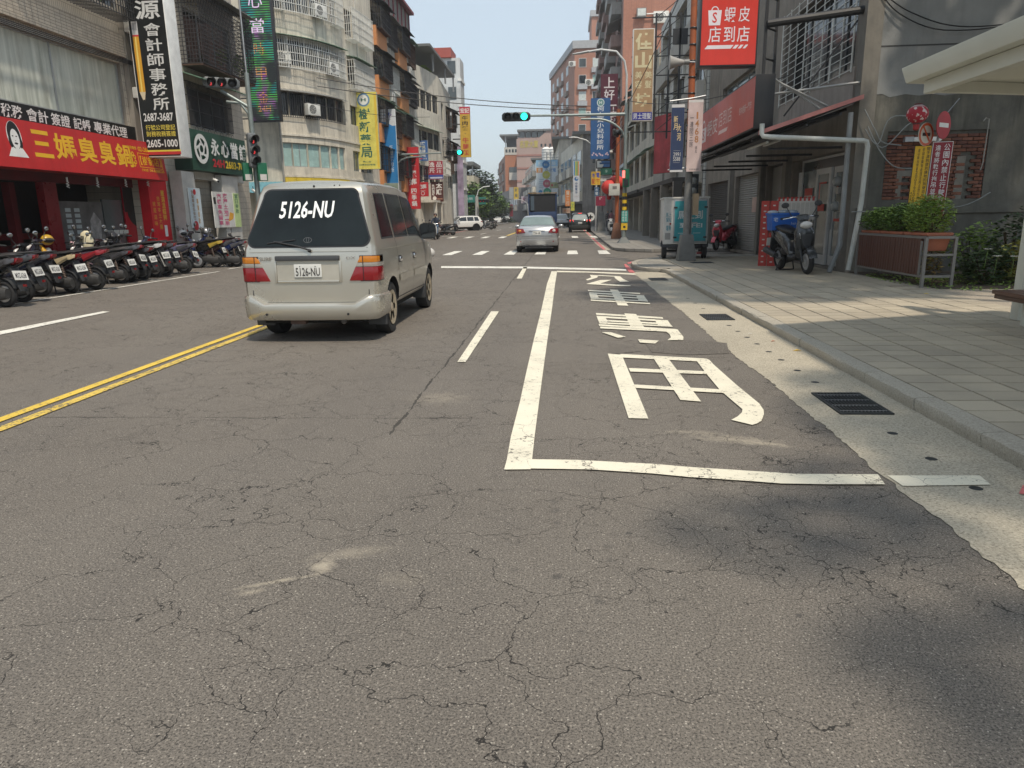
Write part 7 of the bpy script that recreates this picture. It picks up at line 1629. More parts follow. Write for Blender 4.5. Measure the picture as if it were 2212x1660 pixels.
    # rider coming across the junction
p=AY(945,515,50);rid=scooter(p.x,49.4,PI,'white fronted scooter ridden towards the viewer across the junction',sc_mat('white',(.62,.62,.6),0),None,0,1.0,'ridden scooters')
def person(name,loc,rz_,label,pts,edges,rad,mshirt,parts):
 r=empty(name,loc,rz_,label,'person')
 me=bpy.data.meshes.new('body');me.from_pydata(pts,edges,[]);o=bpy.data.objects.new('body',me);_ts.collection.objects.link(o)
 sk=o.modifiers.new('s','SKIN');sk.use_smooth_shade=True;o.modifiers.new('d','SUBSURF').levels=1
 for v,q in zip(me.skin_vertices[0].data,rad):v.radius=(q,q)if not isinstance(q,tuple)else q
 me.skin_vertices[0].data[0].use_root=True
 vl=_ts.view_layers[0];vl.update();nm=bpy.data.meshes.new_from_object(o.evaluated_get(vl.depsgraph));bpy.data.objects.remove(o)
 nm.materials.append(mshirt);o=bpy.data.objects.new('body',nm);COL.objects.link(o);o.parent=r
 for f in parts:f(r)
 return r
SKIN=mat('skin',(.36,.21,.14),.6);SHN=mat('shirt_navy',(.025,.035,.06),.8);JEAN=mat('jeans_blue',(.12,.18,.27),.8)
# seated rider: pelvis, spine, neck, head; arms to the handlebar; legs on the footboard (local forward +y)
rp=[(0,-.25,.90),(0,-.22,1.12),(0,-.18,1.36),(0,-.17,1.46),(0,-.15,1.60),(.19,-.17,1.36),(.27,.02,1.14),(.30,.28,1.07),(-.19,-.17,1.36),(-.27,.02,1.14),(-.30,.28,1.07),(.11,-.22,.88),(.15,.20,.82),(.13,.22,.40),(.13,.32,.35),(-.11,-.22,.88),(-.15,.20,.82),(-.13,.22,.40),(-.13,.32,.35)]
re_=[(0,1),(1,2),(2,3),(3,4),(2,5),(5,6),(6,7),(2,8),(8,9),(9,10),(0,11),(11,12),(12,13),(13,14),(0,15),(15,16),(16,17),(17,18)]
rr_=[(.15,.13),(.15,.11),(.16,.11),.055,.085,.075,.05,.038,.075,.05,.038,.10,.08,.055,.045,.10,.08,.055,.045]
def rider_parts(r):
 b=MB();b.ball((0,-.15,1.64),.128,.145,.125);b.build('helmet',mat('helmet_dark',(.05,.03,.03),.3),r,60)
 b=MB();b.ball((0,-.055,1.585),.07,.06,.09);b.build('face',SKIN,r,60);b=MB();b.ball((0,.005,1.585),.014,.02,.022,8,6);b.build('nose',SKIN,r,60)
 for s_ in(-1,1):
  b=MB();b.tube([(s_*.12,-.2,.88),(s_*.155,.2,.825)],.10,10,True,.085);b.tube([(s_*.155,.2,.82),(s_*.135,.23,.42)],.08,10,True,.06);b.ball((s_*.155,.2,.82),.085);b.build('trouser_leg',JEAN,r,60)
  b=MB();b.loft([(s_*.13,.16,.375,.04,.04),(s_*.13,.28,.365,.045,.035),(s_*.13,.38,.35,.035,.022)],'y',10);b.build('shoe',BLACK,r,60)
  b=MB();b.tube([(s_*.255,-.02,1.18),(s_*.275,.05,1.13),(s_*.305,.29,1.075)],.043,8,True,.035);b.ball((s_*.31,.31,1.07),.045,.05,.04);b.build('forearm',SKIN,r,60)
person('person',rid.location,PI,'person in a navy shirt and helmet riding a scooter towards the viewer',rp,re_,rr_,SHN,[rider_parts])
# pedestrians far along the right pavement
sp=[(0,0,.92),(0,0,1.15),(0,0,1.40),(0,0,1.48),(0,.01,1.62),(.18,0,1.38),(.23,.03,1.10),(.24,.10,.88),(-.18,0,1.38),(-.23,-.02,1.10),(-.24,.05,.88),(.09,0,.88),(.10,.06,.48),(.10,0,.08),(.10,.14,.04),(-.09,0,.88),(-.10,-.06,.48),(-.10,-.16,.08),(-.10,-.03,.04)]
srad=[(.14,.11),(.13,.10),(.16,.10),.05,.09,.07,.045,.035,.07,.045,.035,.09,.065,.045,.04,.09,.065,.045,.04]
for k,(px,Y,c,lab)in enumerate(((1301,75,(.35,.16,.18),'person in a pink top walking far down the right pavement'),(1294,78,(.05,.05,.06),'person in dark clothes walking far down the right pavement'))):
 def wp(r,c=c):
  b=MB();b.ball((0,.01,1.63),.085,.10,.115);b.build('head',SKIN,r,60);b=MB();b.ball((0,-.02,1.67),.095,.10,.095);b.build('hair',BLACK,r,60)
  for s_ in(-1,1):b=MB();b.tube([(s_*.095,0,.92),(s_*.105,s_*.05,.5),(s_*.105,s_*.0,.1)],.085,8,True,.055);b.build('trouser_leg',mat('trousers_dark',(.04,.04,.05),.8),r,60)
 p=AY(px,490,Y);person('person',(p.x+.9,Y,.1),PI*k,lab,sp,re_,srad,mat('shirt_%d'%k,c,.8),[wp])
    # ================================================================ street furniture
GREENL=mat('signal_green_lit',(.02,.95,.55),.3,emit=4.0);REDL=mat('signal_red_lit',(.8,.05,.05),.3,emit=.6);LENSOFF=mat('signal_lens_dark',(.012,.012,.012),.4);SIGB=mat('signal_case',(.03,.033,.035),.45);GSTEEL=mat('pole_grey_green',(.26,.30,.29),.45,.4,.12,3,grime=.3)
GP0=mat('foot_dull',(.10,.11,.11),.6,.3)
def signal_head(p,rz_,label,n=3,horiz=True,lit=None,s=1.0,parent=None,case=None):
 """head faces -Y before rotation; lit: lens index from the left or top"""
 r=empty('traffic_light',p,rz_,label,'traffic light');case=case or SIGB
 d=.36*s;L=d*n
 b=MB()
 if horiz:b.loft([(-L/2-.10*s,0,0,.02*s,.10*s),(-L/2,0,0,.10*s,.19*s),(L/2,0,0,.10*s,.19*s),(L/2+.10*s,0,0,.02*s,.10*s)],'x',14,4)
 else:b.loft([(0,0,-L/2-.06*s,.12*s,.05*s),(0,0,-L/2,.18*s,.10*s),(0,0,L/2,.18*s,.10*s),(0,0,L/2+.06*s,.12*s,.05*s)],'z',14,4)
 b.build('case',case,r,40)
 for k in range(n):
  c=(-L/2+d*(k+.5),0)if horiz else(0,L/2-d*(k+.5))
  b=MB();b.lathe([(0,-.12*s),(.13*s,-.115*s),(.145*s,-.10*s)],(c[0],0,c[1]),'y',20)
  m=LENSOFF if lit is None or isinstance(lit,tuple)or k not in(lit if isinstance(lit,tuple)else(lit,))else(GREENL if(k==n-1 and not isinstance(lit,tuple))else REDL)
  b.build('lens',m,r,50)
  if isinstance(lit,tuple)and k in lit:b=MB();b.box(c[0]-.02*s,-.14*s,c[1]-.09*s,c[0]+.015*s,-.125*s,c[1]-.02*s);b.box(c[0]-.05*s,-.14*s,c[1]-.12*s,c[0]+.0*s,-.126*s,c[1]-.092*s);b.build('lit_arrow',REDL,r)
  b=MB();pts=[]
  for j in range(13):
   a=R(-20+220*j/12);u,v=c[0]+.16*s*math.cos(a),c[1]+.16*s*math.sin(a);pts+=[(u,-.09*s,v),(u,-(.24+.10*math.sin(max(0,a)))*s,v)]
  b.add(pts,[(2*i,2*i+1,2*i+3,2*i+2)for i in range(12)]);b.build('visor',case,r,60)
 return r
def pole_mast(name,label,base,h,armz,arm,r0=.10,m=GSTEEL,brace=True,base_h=.45,base_m=None):
 r=empty(name,base,0,label,'pole')
 b=MB();b.tube([(0,0,0),(0,0,h)],r0,14,True,r0*.8);b.build('post',m,r,60)
 b=MB();b.hexa([(-.32,-.32,0),(.32,-.32,0),(.32,.32,0),(-.32,.32,0),(-r0,-r0,base_h),(r0,-r0,base_h),(r0,r0,base_h),(-r0,r0,base_h)]);b.build('foot',base_m or m,r,bevel=.02)
 if arm:
  d=Vector(arm);b=MB();b.tube([(0,0,armz),tuple(d*.5+Vector((0,0,armz+.02))),tuple(d+Vector((0,0,armz+.05)))],.075,10,True,.045);b.build('arm',m,r,60)
  if brace:b=MB();e=d.normalized();b.tube([(0,0,armz-1.3)]+[tuple(e*(1.45*(1-math.cos(R(a))))*1.0+Vector((0,0,armz-1.3+1.12*math.sin(R(a)))))for a in range(10,91,10)]+[tuple(e*2.1+Vector((0,0,armz-.17)))],.055,10);b.build('brace',m,r,60)
 return r
mx=AY(1348,530,35.4)
mp=pole_mast('signal_mast','grey steel signal mast on the right pavement with a long arm over the road',(2.98,35.4,.1),6.4,5.9,(-5.0,0,0),base_h=.3,base_m=GP0)
b=MB();b.tube([(0,0,6.3),(.0,0,7.6),(-.12,0,8.2),(-.5,0,8.62),(-1.2,0,8.72),(-2.0,0,8.62)],.05,8);b.build('lamp_arm',mat('lamp_arm_white',(.5,.51,.5),.4),mp,60);b=MB();b.loft([(-1.75,0,8.66,.09,.05),(-2.1,0,8.60,.13,.05),(-2.5,0,8.56,.08,.03)],'x',10);b.build('lamp_head',mat('lamp_arm_white',(.5,.51,.5),.4),mp,50)
for k,(z0,z1,m)in enumerate(((1.62,1.88,'y'),(1.88,2.12,'k'))):pass
for k in range(5):b=MB();z=1.55+k*.16;b.lathe([(.108,z),(.108,z+.158)],(0,0,0),'z',16);b.build('warning_band',[mat('band_yellow',(.65,.42,.02),.5),BLACK][k%2],mp,60)
b=MB();b.box(-.14,-.125,.98,.16,-.105,1.52);b.build('notice_sheet',mat('notice_teal',(.03,.30,.25),.5),mp)
F=Frame((-.14,-.127,.98),(1,0,0));b=MB();F.column(b,'請勿停車',.08,.52,.10,.11,.0,.005,.125);F.column(b,'違規拖吊',.21,.52,.10,.11,.0,.005,.125);b.build('lettering',ink((.6,.65,.62)),mp)
b=MB();b.box(-.15,-.125,.62,.15,-.105,.94);b.build('sticker_yellow',mat('band_yellow',(.65,.42,.02),.5),mp);b=MB();b.box(-.05,-.13,.72,.06,-.126,.82);b.build('sticker_print',BLACK,mp)
p=AY(1115,253,35.3);signal_head(p,0,'horizontal traffic light over the road showing green on the right mast',3,True,2,1.05)
p=AY(1330,288,35.3);signal_head(p+Vector((0,0,0)),PI*.42,'grey side-facing traffic light tucked under the right mast brace',3,True,None,.8)
r=empty('pedestrian_light',AY(1352,385,35.2),0,'green cased pedestrian countdown light on the signal mast showing red','traffic light');GC=mat('case_green',(.01,.12,.06),.4)
b=MB();b.box(-.15,-.12,-.42,.15,.12,.40);b.build('case',GC,r,bevel=.03);b=MB();b.box(-.17,-.16,.0,-.06,-.122,.33);b.build('lit_panel',mat('ped_red',(.95,.12,.10),.3,emit=2.5),r);b=MB();b.box(-.10,-.14,-.35,.10,-.121,-.05);b.build('dark_panel',BLACK,r)
# left corner mast
lp=pole_mast('signal_mast','grey signal pole at the left street corner with a short arm and two lights',(-10.6,25,0),6.3,5.55,None,.095)
b=MB();b.tube([(0,0,5.2),(-.9,-.1,5.75)],.06,10);b.tube([(0,0,4.35),(-.05,0,5.0),(-.3,-.03,5.35),(-.75,-.08,5.4)],.05,10);b.build('arm',GSTEEL,lp,60);b=MB();b.tube([(-.35,.1,7.4),(-.35,.1,11),(-.02,.05,11)],.02,6)if False else b.tube([(0,0,6.2),(-.02,0,10.5)],.03,6);b.build('mast_pipe',STEEL,lp)
p=AY(478,180,24.8);signal_head(p,R(32),'grey horizontal traffic light on the left corner arm seen from the side',3,True,(0,1),.92,case=mat('signal_case_grey',(.13,.14,.145),.5))
p=AY(546,326,24.7);signal_head(p,R(52),'grey upright traffic light with red lenses on the left corner pole',3,False,(0,1),.95,case=mat('signal_case_grey',(.13,.14,.145),.5))
for k,(px,lab)in enumerate(((534,'green pedestrian light case left of the corner pole'),(566,'green pedestrian light case right of the corner pole'))):
 r=empty('pedestrian_light',AY(px,372,24.8),R(40),lab,'traffic light');b=MB();b.box(-.16,-.1,-.3,.16,.1,.3);b.build('case',GC,r,bevel=.03);b=MB();b.box(-.11,-.125,-.28,.11,-.102,-.08);b.build('panel',LENSC,r)
    # second junction mast on the left
p=AY(846,330,52);p2=pole_mast('signal_mast','grey signal mast in front of the blue and white sign with a long arm',(p.x,52,0),AY(846,300,52).z,AY(848,335,52).z,(AY(972,330,52).x-p.x-.6,0,.0),.09)
b=MB();z9=AY(846,240,52).z;b.tube([(0,0,AY(846,300,52).z),(0,0,z9)],.03,6);b.tube([(0,0,z9),(-1.1,0,z9-.5)],.02,6);b.build('antenna',STEEL,p2);b=MB();b.box(-.35,-.15,AY(846,322,52).z,.35,.15,AY(846,308,52).z);b.build('detector',WHITE,p2)
p=AY(982,330,51.9);signal_head(p,0,'smaller horizontal green traffic light over the left lanes at the far crossing',3,True,2,.98)
# tall street pole and green direction signs at the far junction
p=AY(1031,470,105);fp_=pole_mast('lamp_post','pale street lamp post with curved arm at the far junction',(p.x,105,0),AY(1031,425,105).z,4,None,.3,mat('post_concrete',(.42,.40,.36),.8),False)
zt=AY(1031,425,105).z;b=MB();b.tube([(0,0,zt),(.3,0,zt+.9),(1.0,0,zt+1.3),(1.9,0,zt+1.4)],.07,6);b.build('lamp_arm',WHITE,fp_,60)
for k,(x0,y0,x1,y1)in enumerate(((1002,422,1026,438),(1034,426,1050,442))):
 F,W,H=FY(104,x0,y0,x1,y1);board('direction_sign',F,W,H,['wide green road direction sign left of the far lamp post','smaller green road direction sign right of the far lamp post'][k],mat('road_sign_green',(.02,.16,.12),.5),STEEL,.1,items=[T(F,W,H,'樹林 鶯歌' if k==0 else '三峽',(.55,.62,.6),.1,.35,.8,.7,.005)],group='green direction signs')
p=AY(1045,434,103);signal_head(p,0,'tiny horizontal red traffic light at the far junction',3,True,(0,1),1.2)
# orange utility pole with two hanging banners
op=empty('utility_pole',(3.62,21.45,.1),0,'rusty orange utility pole with a flared concrete foot and hanging banners','pole')
RO=mat('pole_orange',(.36,.10,.035),.6,0,.2,2,grime=.45);GP=mat('pole_grey_patch',(.20,.20,.19),.7,0,.25,3,grime=.5)
b=MB();b.tube([(0,0,.45),(0,0,2.55)],.105,14);b.build('lower_post',GP,op,60);b=MB();b.tube([(0,0,2.5),(-.05,0,8.2)],.098,14,True,.08);b.build('upper_post',RO,op,60)
b=MB();b.hexa([(-.26,-.26,0),(.26,-.26,0),(.26,.26,0),(-.26,.26,0),(-.17,-.17,.75),(.17,-.17,.75),(.17,.17,.75),(-.17,.17,.75)]);b.build('foot',mat('foot_grey',(.17,.17,.16),.75,grime=.5),op,bevel=.02)
for k in range(9):b=MB();z=2.9+k*.42;b.lathe([(.104,z),(.112,z+.02),(.104,z+.04)],(-.02,0,0),'z',14);b.build('strap',BLACK,op)
for z in(2.62,4.46):b=MB();b.tube([(-.62,-.12,z-.06),(.0,-.12,z),(.36,-.12,z+.06)],.02,6);b.build('banner_rail',STEEL,op)
b=MB();b.box(.42,.2,1.2,.66,.4,2.2)if False else b.box(.14,-.05,1.3,.30,.12,1.9);b.build('meter_board',mat('board_tan',(.40,.30,.19),.7),op)
F,W,H=FY(21.25,1449,226,1477,372);NV=(.025,.045,.11)
board('hanging_banner',F,W,H,'navy hanging banner with gold brush characters on the orange pole',mat('banner_navy',NV,.6),mat('banner_white_edge',(.6,.6,.6),.6),.02,items=[Q(F,W,H,(.62,.62,.62),0,.955,1,1),TC(F,W,H,'新月',(.66,.52,.28),.34,.84,.62,.32,.015),TC(F,W,H,'大河',(.66,.52,.28),.62,.72,.46,.30,.015),T(F,W,H,'2991',(.62,.62,.6),.24,.235,.78,.295,.0),T(F,W,H,'5588',(.62,.62,.6),.24,.165,.78,.225,.0),Q(F,W,H,(.62,.62,.62),0,0,1,.03),Q(F,W,H,(.5,.5,.5),.25,.32,.75,.323),Q(F,W,H,(.5,.5,.5),.25,.14,.75,.143)])
F,W,H=FY(21.2,1485,216,1517,371)
board('hanging_banner',F,W,H,'pale pink hanging banner with big brown numerals on the orange pole',mat('banner_pale_pink',(.60,.48,.46),.6),mat('banner_white_edge',(.6,.6,.6),.6),.02,items=[Q(F,W,H,(.66,.64,.62),0,.965,1,1),TC(F,W,H,'1468',(.42,.19,.07),.62,.84,.40,.26,.012),TC(F,W,H,'萬起',(.20,.16,.16),.62,.36,.26,.14,.0),TC(F,W,H,'一邊間三房',(.12,.11,.12),.26,.80,.34,.24,.0),T(F,W,H,'新河海景 聯合接待',(.2,.18,.18),.2,.02,.85,.045,.0)])
# horn loudspeaker
hp=AY(1470,135,21.3);r=empty('horn_loudspeaker',hp,0,'grey horn loudspeaker clamped to the orange pole','loudspeaker');b=MB();b.lathe([(.19,-.30),(.14,-.18),(.10,-.06),(.065,.08),(.055,.10),(.05,.10),(.0,.10)],(0,0,0),'x',22);b.build('horn',mat('horn_grey',(.34,.33,.31),.5,grime=.2),r,50);b=MB();b.cyl((.10,0,0),.07,.14,'x',14);b.build('driver',mat('horn_grey_dark',(.2,.2,.19),.5),r,50);b=MB();b.tube([(.24,0,0),(.40,.05,.0)],.02,6);b.build('clamp',STEEL,r)
# second orange pole with meter box and lanterns
q0=G(1331,522);o2=empty('utility_pole',(3.10,41.9,.1),0,'slim rusty orange pole with a flared foot carrying a white meter box','pole')
b=MB();b.tube([(0,0,.5),(0,0,7.0)],.11,12);b.build('post',RO,o2,60);b=MB();b.hexa([(-.3,-.3,0),(.3,-.3,0),(.3,.3,0),(-.3,.3,0),(-.17,-.17,.9),(.17,-.17,.9),(.17,.17,.9),(-.17,.17,.9)]);b.build('foot',mat('foot_rust',(.20,.09,.05),.75,grime=.5),o2,bevel=.02)
p=AY(1328,411,41.7);r=empty('meter_box',p,0,'white meter box fixed on the slim orange pole','box');b=MB();b.box(-.34,-.2,-.30,.26,.05,.34);b.build('case',mat('meter_white',(.55,.55,.5),.5),r,bevel=.02);b=MB();b.box(-.14,-.21,.05,.1,-.2005,.2);b.build('dial',mat('dial_grey',(.2,.19,.18),.4),r)
LANT=mat('lantern_red',(.58,.045,.035),.6)
def lantern(p,rad,label,m=LANT,patched=False):
 r=empty('lantern',p,0,label,'lantern','red paper lanterns');n=16;b=MB()
 prof=[(rad*.35,-rad*.86)]+[(rad*(1-.0)*math.cos(R(a)),rad*.9*math.sin(R(a)))for a in range(-66,67,12)]+[(rad*.35,rad*.86)]
 b.lathe(prof,(0,0,0),'z',n);b.build('shade',m,r,20)
 b=MB();b.lathe([(rad*.36,-rad*1.0),(rad*.38,-rad*.84)],(0,0,0),'z',14);b.lathe([(rad*.36,rad*.84),(rad*.38,rad*.98)],(0,0,0),'z',14);b.build('collar',mat('lantern_collar',(.10,.02,.02),.6),r);b=MB();b.lathe([(rad*.10,-rad*1.55),(rad*.28,-rad*1.45),(rad*.3,-rad*.95)],(0,0,0),'z',10);b.build('tassel',mat('lantern_tassel',(.35,.03,.03),.7),r)
 return r
p=AY(1316,405,42.3);lantern(p,.45,'red lantern left of the meter box on the slim orange pole');p=AY(1331,397,42.6);lantern(p,.50,'larger red lantern behind the slim orange pole')
t=NT('lantern_print');P=t.pos();k=t.mix(t.ramp(t.noise(P,16,2,.5),.58,.62),(.36,.02,.035),(.62,.50,.48));k=t.mix(t.ramp(t.sep(P)[2],.10,.15),k,(.42,.36,.34));t.col(k);t.set(t.b,'Roughness',.7)
lantern(AY(1982,247,14.4),.185,'faded red and white paper lantern hanging in front of the round no dogs sign',t.m)
# pole camera
cctv(AY(1322,328,41.6),(-1,-.6,-.2),'white security camera on an arm of the slim orange pole',2.0)
# ---------------------------------------------------------------- shop signs on the right
F,W,H=FY(36.5,1366,62,1412,262);TAN=(.40,.25,.13)
board('salon_sign',F,W,H,'tall tan hair salon sign with pale characters and a blue strip at its foot',mat('sign_tan',TAN,.5),mat('sign_white_edge',(.6,.58,.53),.5),.3,edge=.035,items=[TC(F,W,H,'佳山',(.62,.54,.33),.5,.965,.56,.78,.035),T(F,W,H,'美',(.62,.54,.33),.12,.465,.46,.545,.015),T(F,W,H,'容',(.62,.54,.33),.12,.36,.46,.445,.015),T(F,W,H,'美',(.62,.54,.33),.58,.465,.92,.545,.015),T(F,W,H,'髮',(.62,.54,.33),.58,.36,.92,.445,.015),T(F,W,H,'坊',(.62,.54,.33),.14,.16,.86,.31,.035),Q(F,W,H,(.02,.025,.25),.035,.012,.965,.10),T(F,W,H,'男士理髮',(.62,.62,.64),.07,.022,.93,.09,.012,d=.005)])
tr=empty('sign_truss',(5.0,36.8,5.4),0,'black steel lattice truss carrying the tan hair salon sign','sign frame')
BST=mat('black_steel',(.02,.02,.022),.5)
for x in(4.42,5.05,5.55):b=MB();b.box(x-.04,36.7,5.0,x+.04,36.78,10.6);b.build('post',BST,tr)
for k in range(7):
 z=5.3+k*.85;b=MB();b.box(3.3,36.72,z,6.4,36.77,z+.05);b.build('rail',BST,tr)
 b=MB();b.tube([(4.42,36.75,z),(5.55,36.75,z+.85)],.018,5);b.build('brace',BST,tr)
for k in range(3):b=MB();b.box(5.2,36.7,6.2+k*1.5,5.9,36.75,6.9+k*1.5)if k==2 else b.tube([(5.05,36.75,6+k),(6.4,37.6,6.6+k)],.02,5);b.build('tie',BST,tr)
relink(tr)
F,W,H=FY(42.2,1297,160,1334,330);BUR=(.095,.018,.032)
board('vertical_sign',F,W,H,'tall burgundy sign with white characters partly behind the blue clinic sign',mat('sign_burgundy',BUR,.5),BST,.25,items=[TC(F,W,H,'上好',(.66,.62,.62),.5,.97,.66,.62,.015),TC(F,W,H,'工坊',(.66,.62,.62),.75,.62,.38,.4,.015)])
F,W,H=FY(40.5,1276,212,1318,344);CLB=(.028,.10,.26)
board('clinic_sign',F,W,H,'blue children clinic sign with white characters and a ring emblem',mat('sign_clinic_blue',CLB,.5),BST,.2,items=[DISC(F,W,H,(.10,.25,.24),.5,.925,.20),RING(F,W,H,(.6,.64,.66),.5,.925,.15,.19),T(F,W,H,'H',(.6,.66,.66),.43,.90,.57,.95,.04,d=.005),TC(F,W,H,'柯上賢小兒科診所',(.64,.67,.70),.5,.87,.15,.36,.012),(lambda mb:[F.disc(mb,u*W,.07*H+dv*H,.045*W,.004,8)for u,dv in((.1,0),(.16,.03),(.28,.01),(.34,-.01),(.46,.02),(.52,.0),(.62,-.01),(.8,.01),(.86,.03),(.9,0))],(.55,.42,.5))])
F,W,H=FY(39.5,1288,346,1320,364);board('framed_sign',F,W,H,'small framed blue and white sign under the blue clinic sign',mat('sign_small_blue',(.06,.16,.36),.5),BST,.1,edge=.06,items=[PG(F,W,H,(.55,.57,.55),[(.06,.1),(.4,.1),(.5,.4),(.3,.88),(.06,.88)]),Q(F,W,H,(.03,.08,.2),.22,.5,.9,.7,.003)])
for(nm,x0,y0,x1,y1,Y,lab,fc,its)in(('plumbing_sign',1277,371,1297,400,52,'yellow square plumbing sign with four blue and red characters',(.68,.42,.04),[('水',(.05,.08,.4),.08,.54,.46,.92),('電',(.05,.08,.4),.54,.54,.92,.92),('配',(.5,.06,.04),.08,.08,.46,.46),('管',(.5,.06,.04),.54,.08,.92,.46)]),('shop_sign',1297,364,1322,378,46,'dark green shop sign right of the plumbing sign',(.015,.10,.07),[('冷',(.3,.45,.4),.4,.3,.62,.8)]),('shop_sign',1297,379,1322,392,46.1,'white shop sign with small grey writing under the green one',(.55,.56,.54),[('冷氣冷凍電器行',(.2,.2,.2),.1,.35,.9,.65)]),('shop_sign',1308,393,1332,410,47,'dark maroon shop sign with white square character near the lanterns',(.13,.015,.03),[('日',(.55,.5,.5),.45,.2,.75,.8)]),('shop_sign',1284,405,1294,424,54,'narrow blue vertical shop sign below the plumbing sign',(.05,.11,.2),[('水',(.5,.55,.6),.2,.55,.8,.9),('電',(.5,.55,.6),.2,.1,.8,.45)]),('shop_sign',1287,424,1308,445,53,'dark red square shop sign above the far pavement',(.22,.02,.05),[('好',(.6,.5,.5),.35,.6,.65,.9)]),('telecom_sign',1238,348,1252,436,70,'tall white telecom sign with coloured stripes and a blue round emblem',(.55,.57,.60),[]),('shop_sign',1221,411,1232,446,80,'orange vertical shop sign left of the telecom sign',(.55,.20,.06),[('鐘',(.6,.5,.4),.2,.70,.8,.96),('茗',(.6,.5,.4),.2,.38,.8,.64),('行',(.6,.5,.4),.2,.06,.8,.32)]),('shop_sign',1215,450,1232,461,81,'pale tan shop sign under the orange vertical sign',(.42,.30,.23),[('美食',(.5,.2,.1),.2,.3,.8,.7)]),('shop_sign',1233,436,1241,456,79,'yellow and green striped sign above the dark suv',(.50,.48,.08),[('茶',(.1,.3,.1),.2,.3,.8,.8)]),('shop_sign',1144,436,1152,462,150,'red vertical lantern sign hanging left of the lorry',(.45,.05,.03),[('小吃',(.6,.4,.2),.2,.2,.8,.8)]),('shop_sign',1110,405,1120,432,170,'yellow vertical sign with black writing on the far row of shops',(.60,.42,.05),[('阿',(.1,.1,.1),.2,.6,.8,.9),('美',(.1,.1,.1),.2,.2,.8,.5)]),('shop_sign',1100,405,1109,430,172,'grey vertical sign beside the yellow one on the far row of shops',(.35,.36,.36),[]),('shop_sign',1126,424,1140,440,165,'pale mauve sign on the far row of shops',(.45,.38,.42),[('鮮',(.3,.1,.15),.2,.2,.8,.8)]),('shop_sign',1092,440,1100,462,168,'light blue vertical sign low on the far row of shops',(.35,.42,.48),[]),('shop_sign',1101,442,1108,468,166,'maroon vertical sign low on the far row of shops',(.25,.04,.06),[]),('shop_sign',1084,446,1091,466,175,'white vertical sign at the left end of the far row of shops',(.5,.5,.48),[])):
 F,W,H=FY(Y,x0,y0,x1,y1);its=[T(F,W,H,t_,c,a,b_,c2,d2,.02)for t_,c,a,b_,c2,d2 in its]
 if nm=='telecom_sign':
  for k,c in enumerate(((.08,.25,.5),(.45,.42,.06),(.12,.36,.15),(.55,.22,.06))):its.append(Q(F,W,H,c,.12+.19*k,.64,.31+.19*k,.99))
  its+=[DISC(F,W,H,(.03,.14,.36),.5,.56,.30),DISC(F,W,H,(.55,.57,.6),.58,.575,.14,.004),TC(F,W,H,'中華電信',(.05,.09,.2),.5,.48,.20,.36,.02),Q(F,W,H,(.4,.2,.25),.2,.13,.8,.135)]
 board(nm,F,W,H,lab,mat('signface_%d_%d'%(x0,y0),fc,.5),mat('sign_plain_side',(.25,.25,.24),.6),.2,items=its)
F,W,H=FXR(6.1,1252,400,1276,420);F=Frame((5.9,84,4.6),(0,-1,0));W,H=14,1.7
board('telecom_light_box',F,W,H,'long pale telecom shop light box with rainbow panel along the far arcade',mat('lightbox_pale',(.50,.55,.60),.5),WHITE,.4,items=[Q(F,W,H,(.55,.25,.15),.05,.2,.22,.8),Q(F,W,H,(.5,.5,.1),.22,.2,.36,.8),Q(F,W,H,(.15,.42,.25),.36,.2,.5,.8),DISC(F,W,H,(.05,.16,.4),.62,.5,.04)])
F=Frame((5.05,41.5,3.6),(.45,-1,0));W,H=2.6,3.0
board('worn_sign',F,W,H,'large peeling red sign board beside the slim orange pole',mat('peeling_red',(.42,.07,.08),.7,0,.3,1.5,grime=.3,streak=.3),BST,.15,items=[PG(F,W,H,(.55,.42,.42),[(.60,.1),(.95,.2),(.92,.9),(.78,.75),(.7,.4)])])
# big advertising board with round discs in front
F,W,H=FY(118,1158,346,1205,430);LB_=(.45,.60,.72)
board('billboard',F,W,H,'large pale blue and white billboard at the bend of the road',mat('billboard_white',(.58,.64,.68),.5),STEEL,.4,items=[Q(F,W,H,(.30,.52,.72),0,.84,1,1),T(F,W,H,'健安藥局',(.62,.68,.72),.1,.86,.9,.96,.02),Q(F,W,H,(.60,.25,.06),.02,.68,.30,.80),T(F,W,H,'洗',(.65,.6,.55),.08,.69,.24,.79,.03,d=.004),T(F,W,H,'衣',(.10,.25,.5),.4,.69,.55,.79,.03),T(F,W,H,'家電',(.10,.25,.5),.6,.69,.92,.79,.02)]+[Q(F,W,H,(.25,.35,.45),.14,.50-.05*k,.36,.515-.05*k)for k in range(5)]+[DISC(F,W,H,(.05,.25,.5),.20,.18,.09),Q(F,W,H,(.08,.22,.42),0,0,.5,.07),Q(F,W,H,(.20,.45,.65),.5,0,1,.09)])
for k,(px,py,rad,c,lab)in enumerate(((1179,377-21,7.5,(.03,.16,.38),'blue'),(1180,378,8,(.45,.44,.08),'yellow'),(1181,397,8,(.42,.09,.14),'crimson'),(1182,415,8,(.03,.26,.16),'green'))):
 p=AY(px,py,112);R_=rad*112/1534;r=empty('disc_sign',p,0,lab+' round disc sign in the column in front of the billboard','sign','round disc signs');b=MB();b.cyl((0,0,0),R_,.2,'y',24);b.build('disc',mat('disc_%d'%k,c,.5),r);Fd=Frame((-R_*.5,-.01,-R_*.3),(1,0,0));b=MB();Fd.text(b,['安心','洗衣','專業','快速'][k],0,0,R_,R_*.6,.0,.01);b.build('lettering',ink((.5,.52,.4)),r)
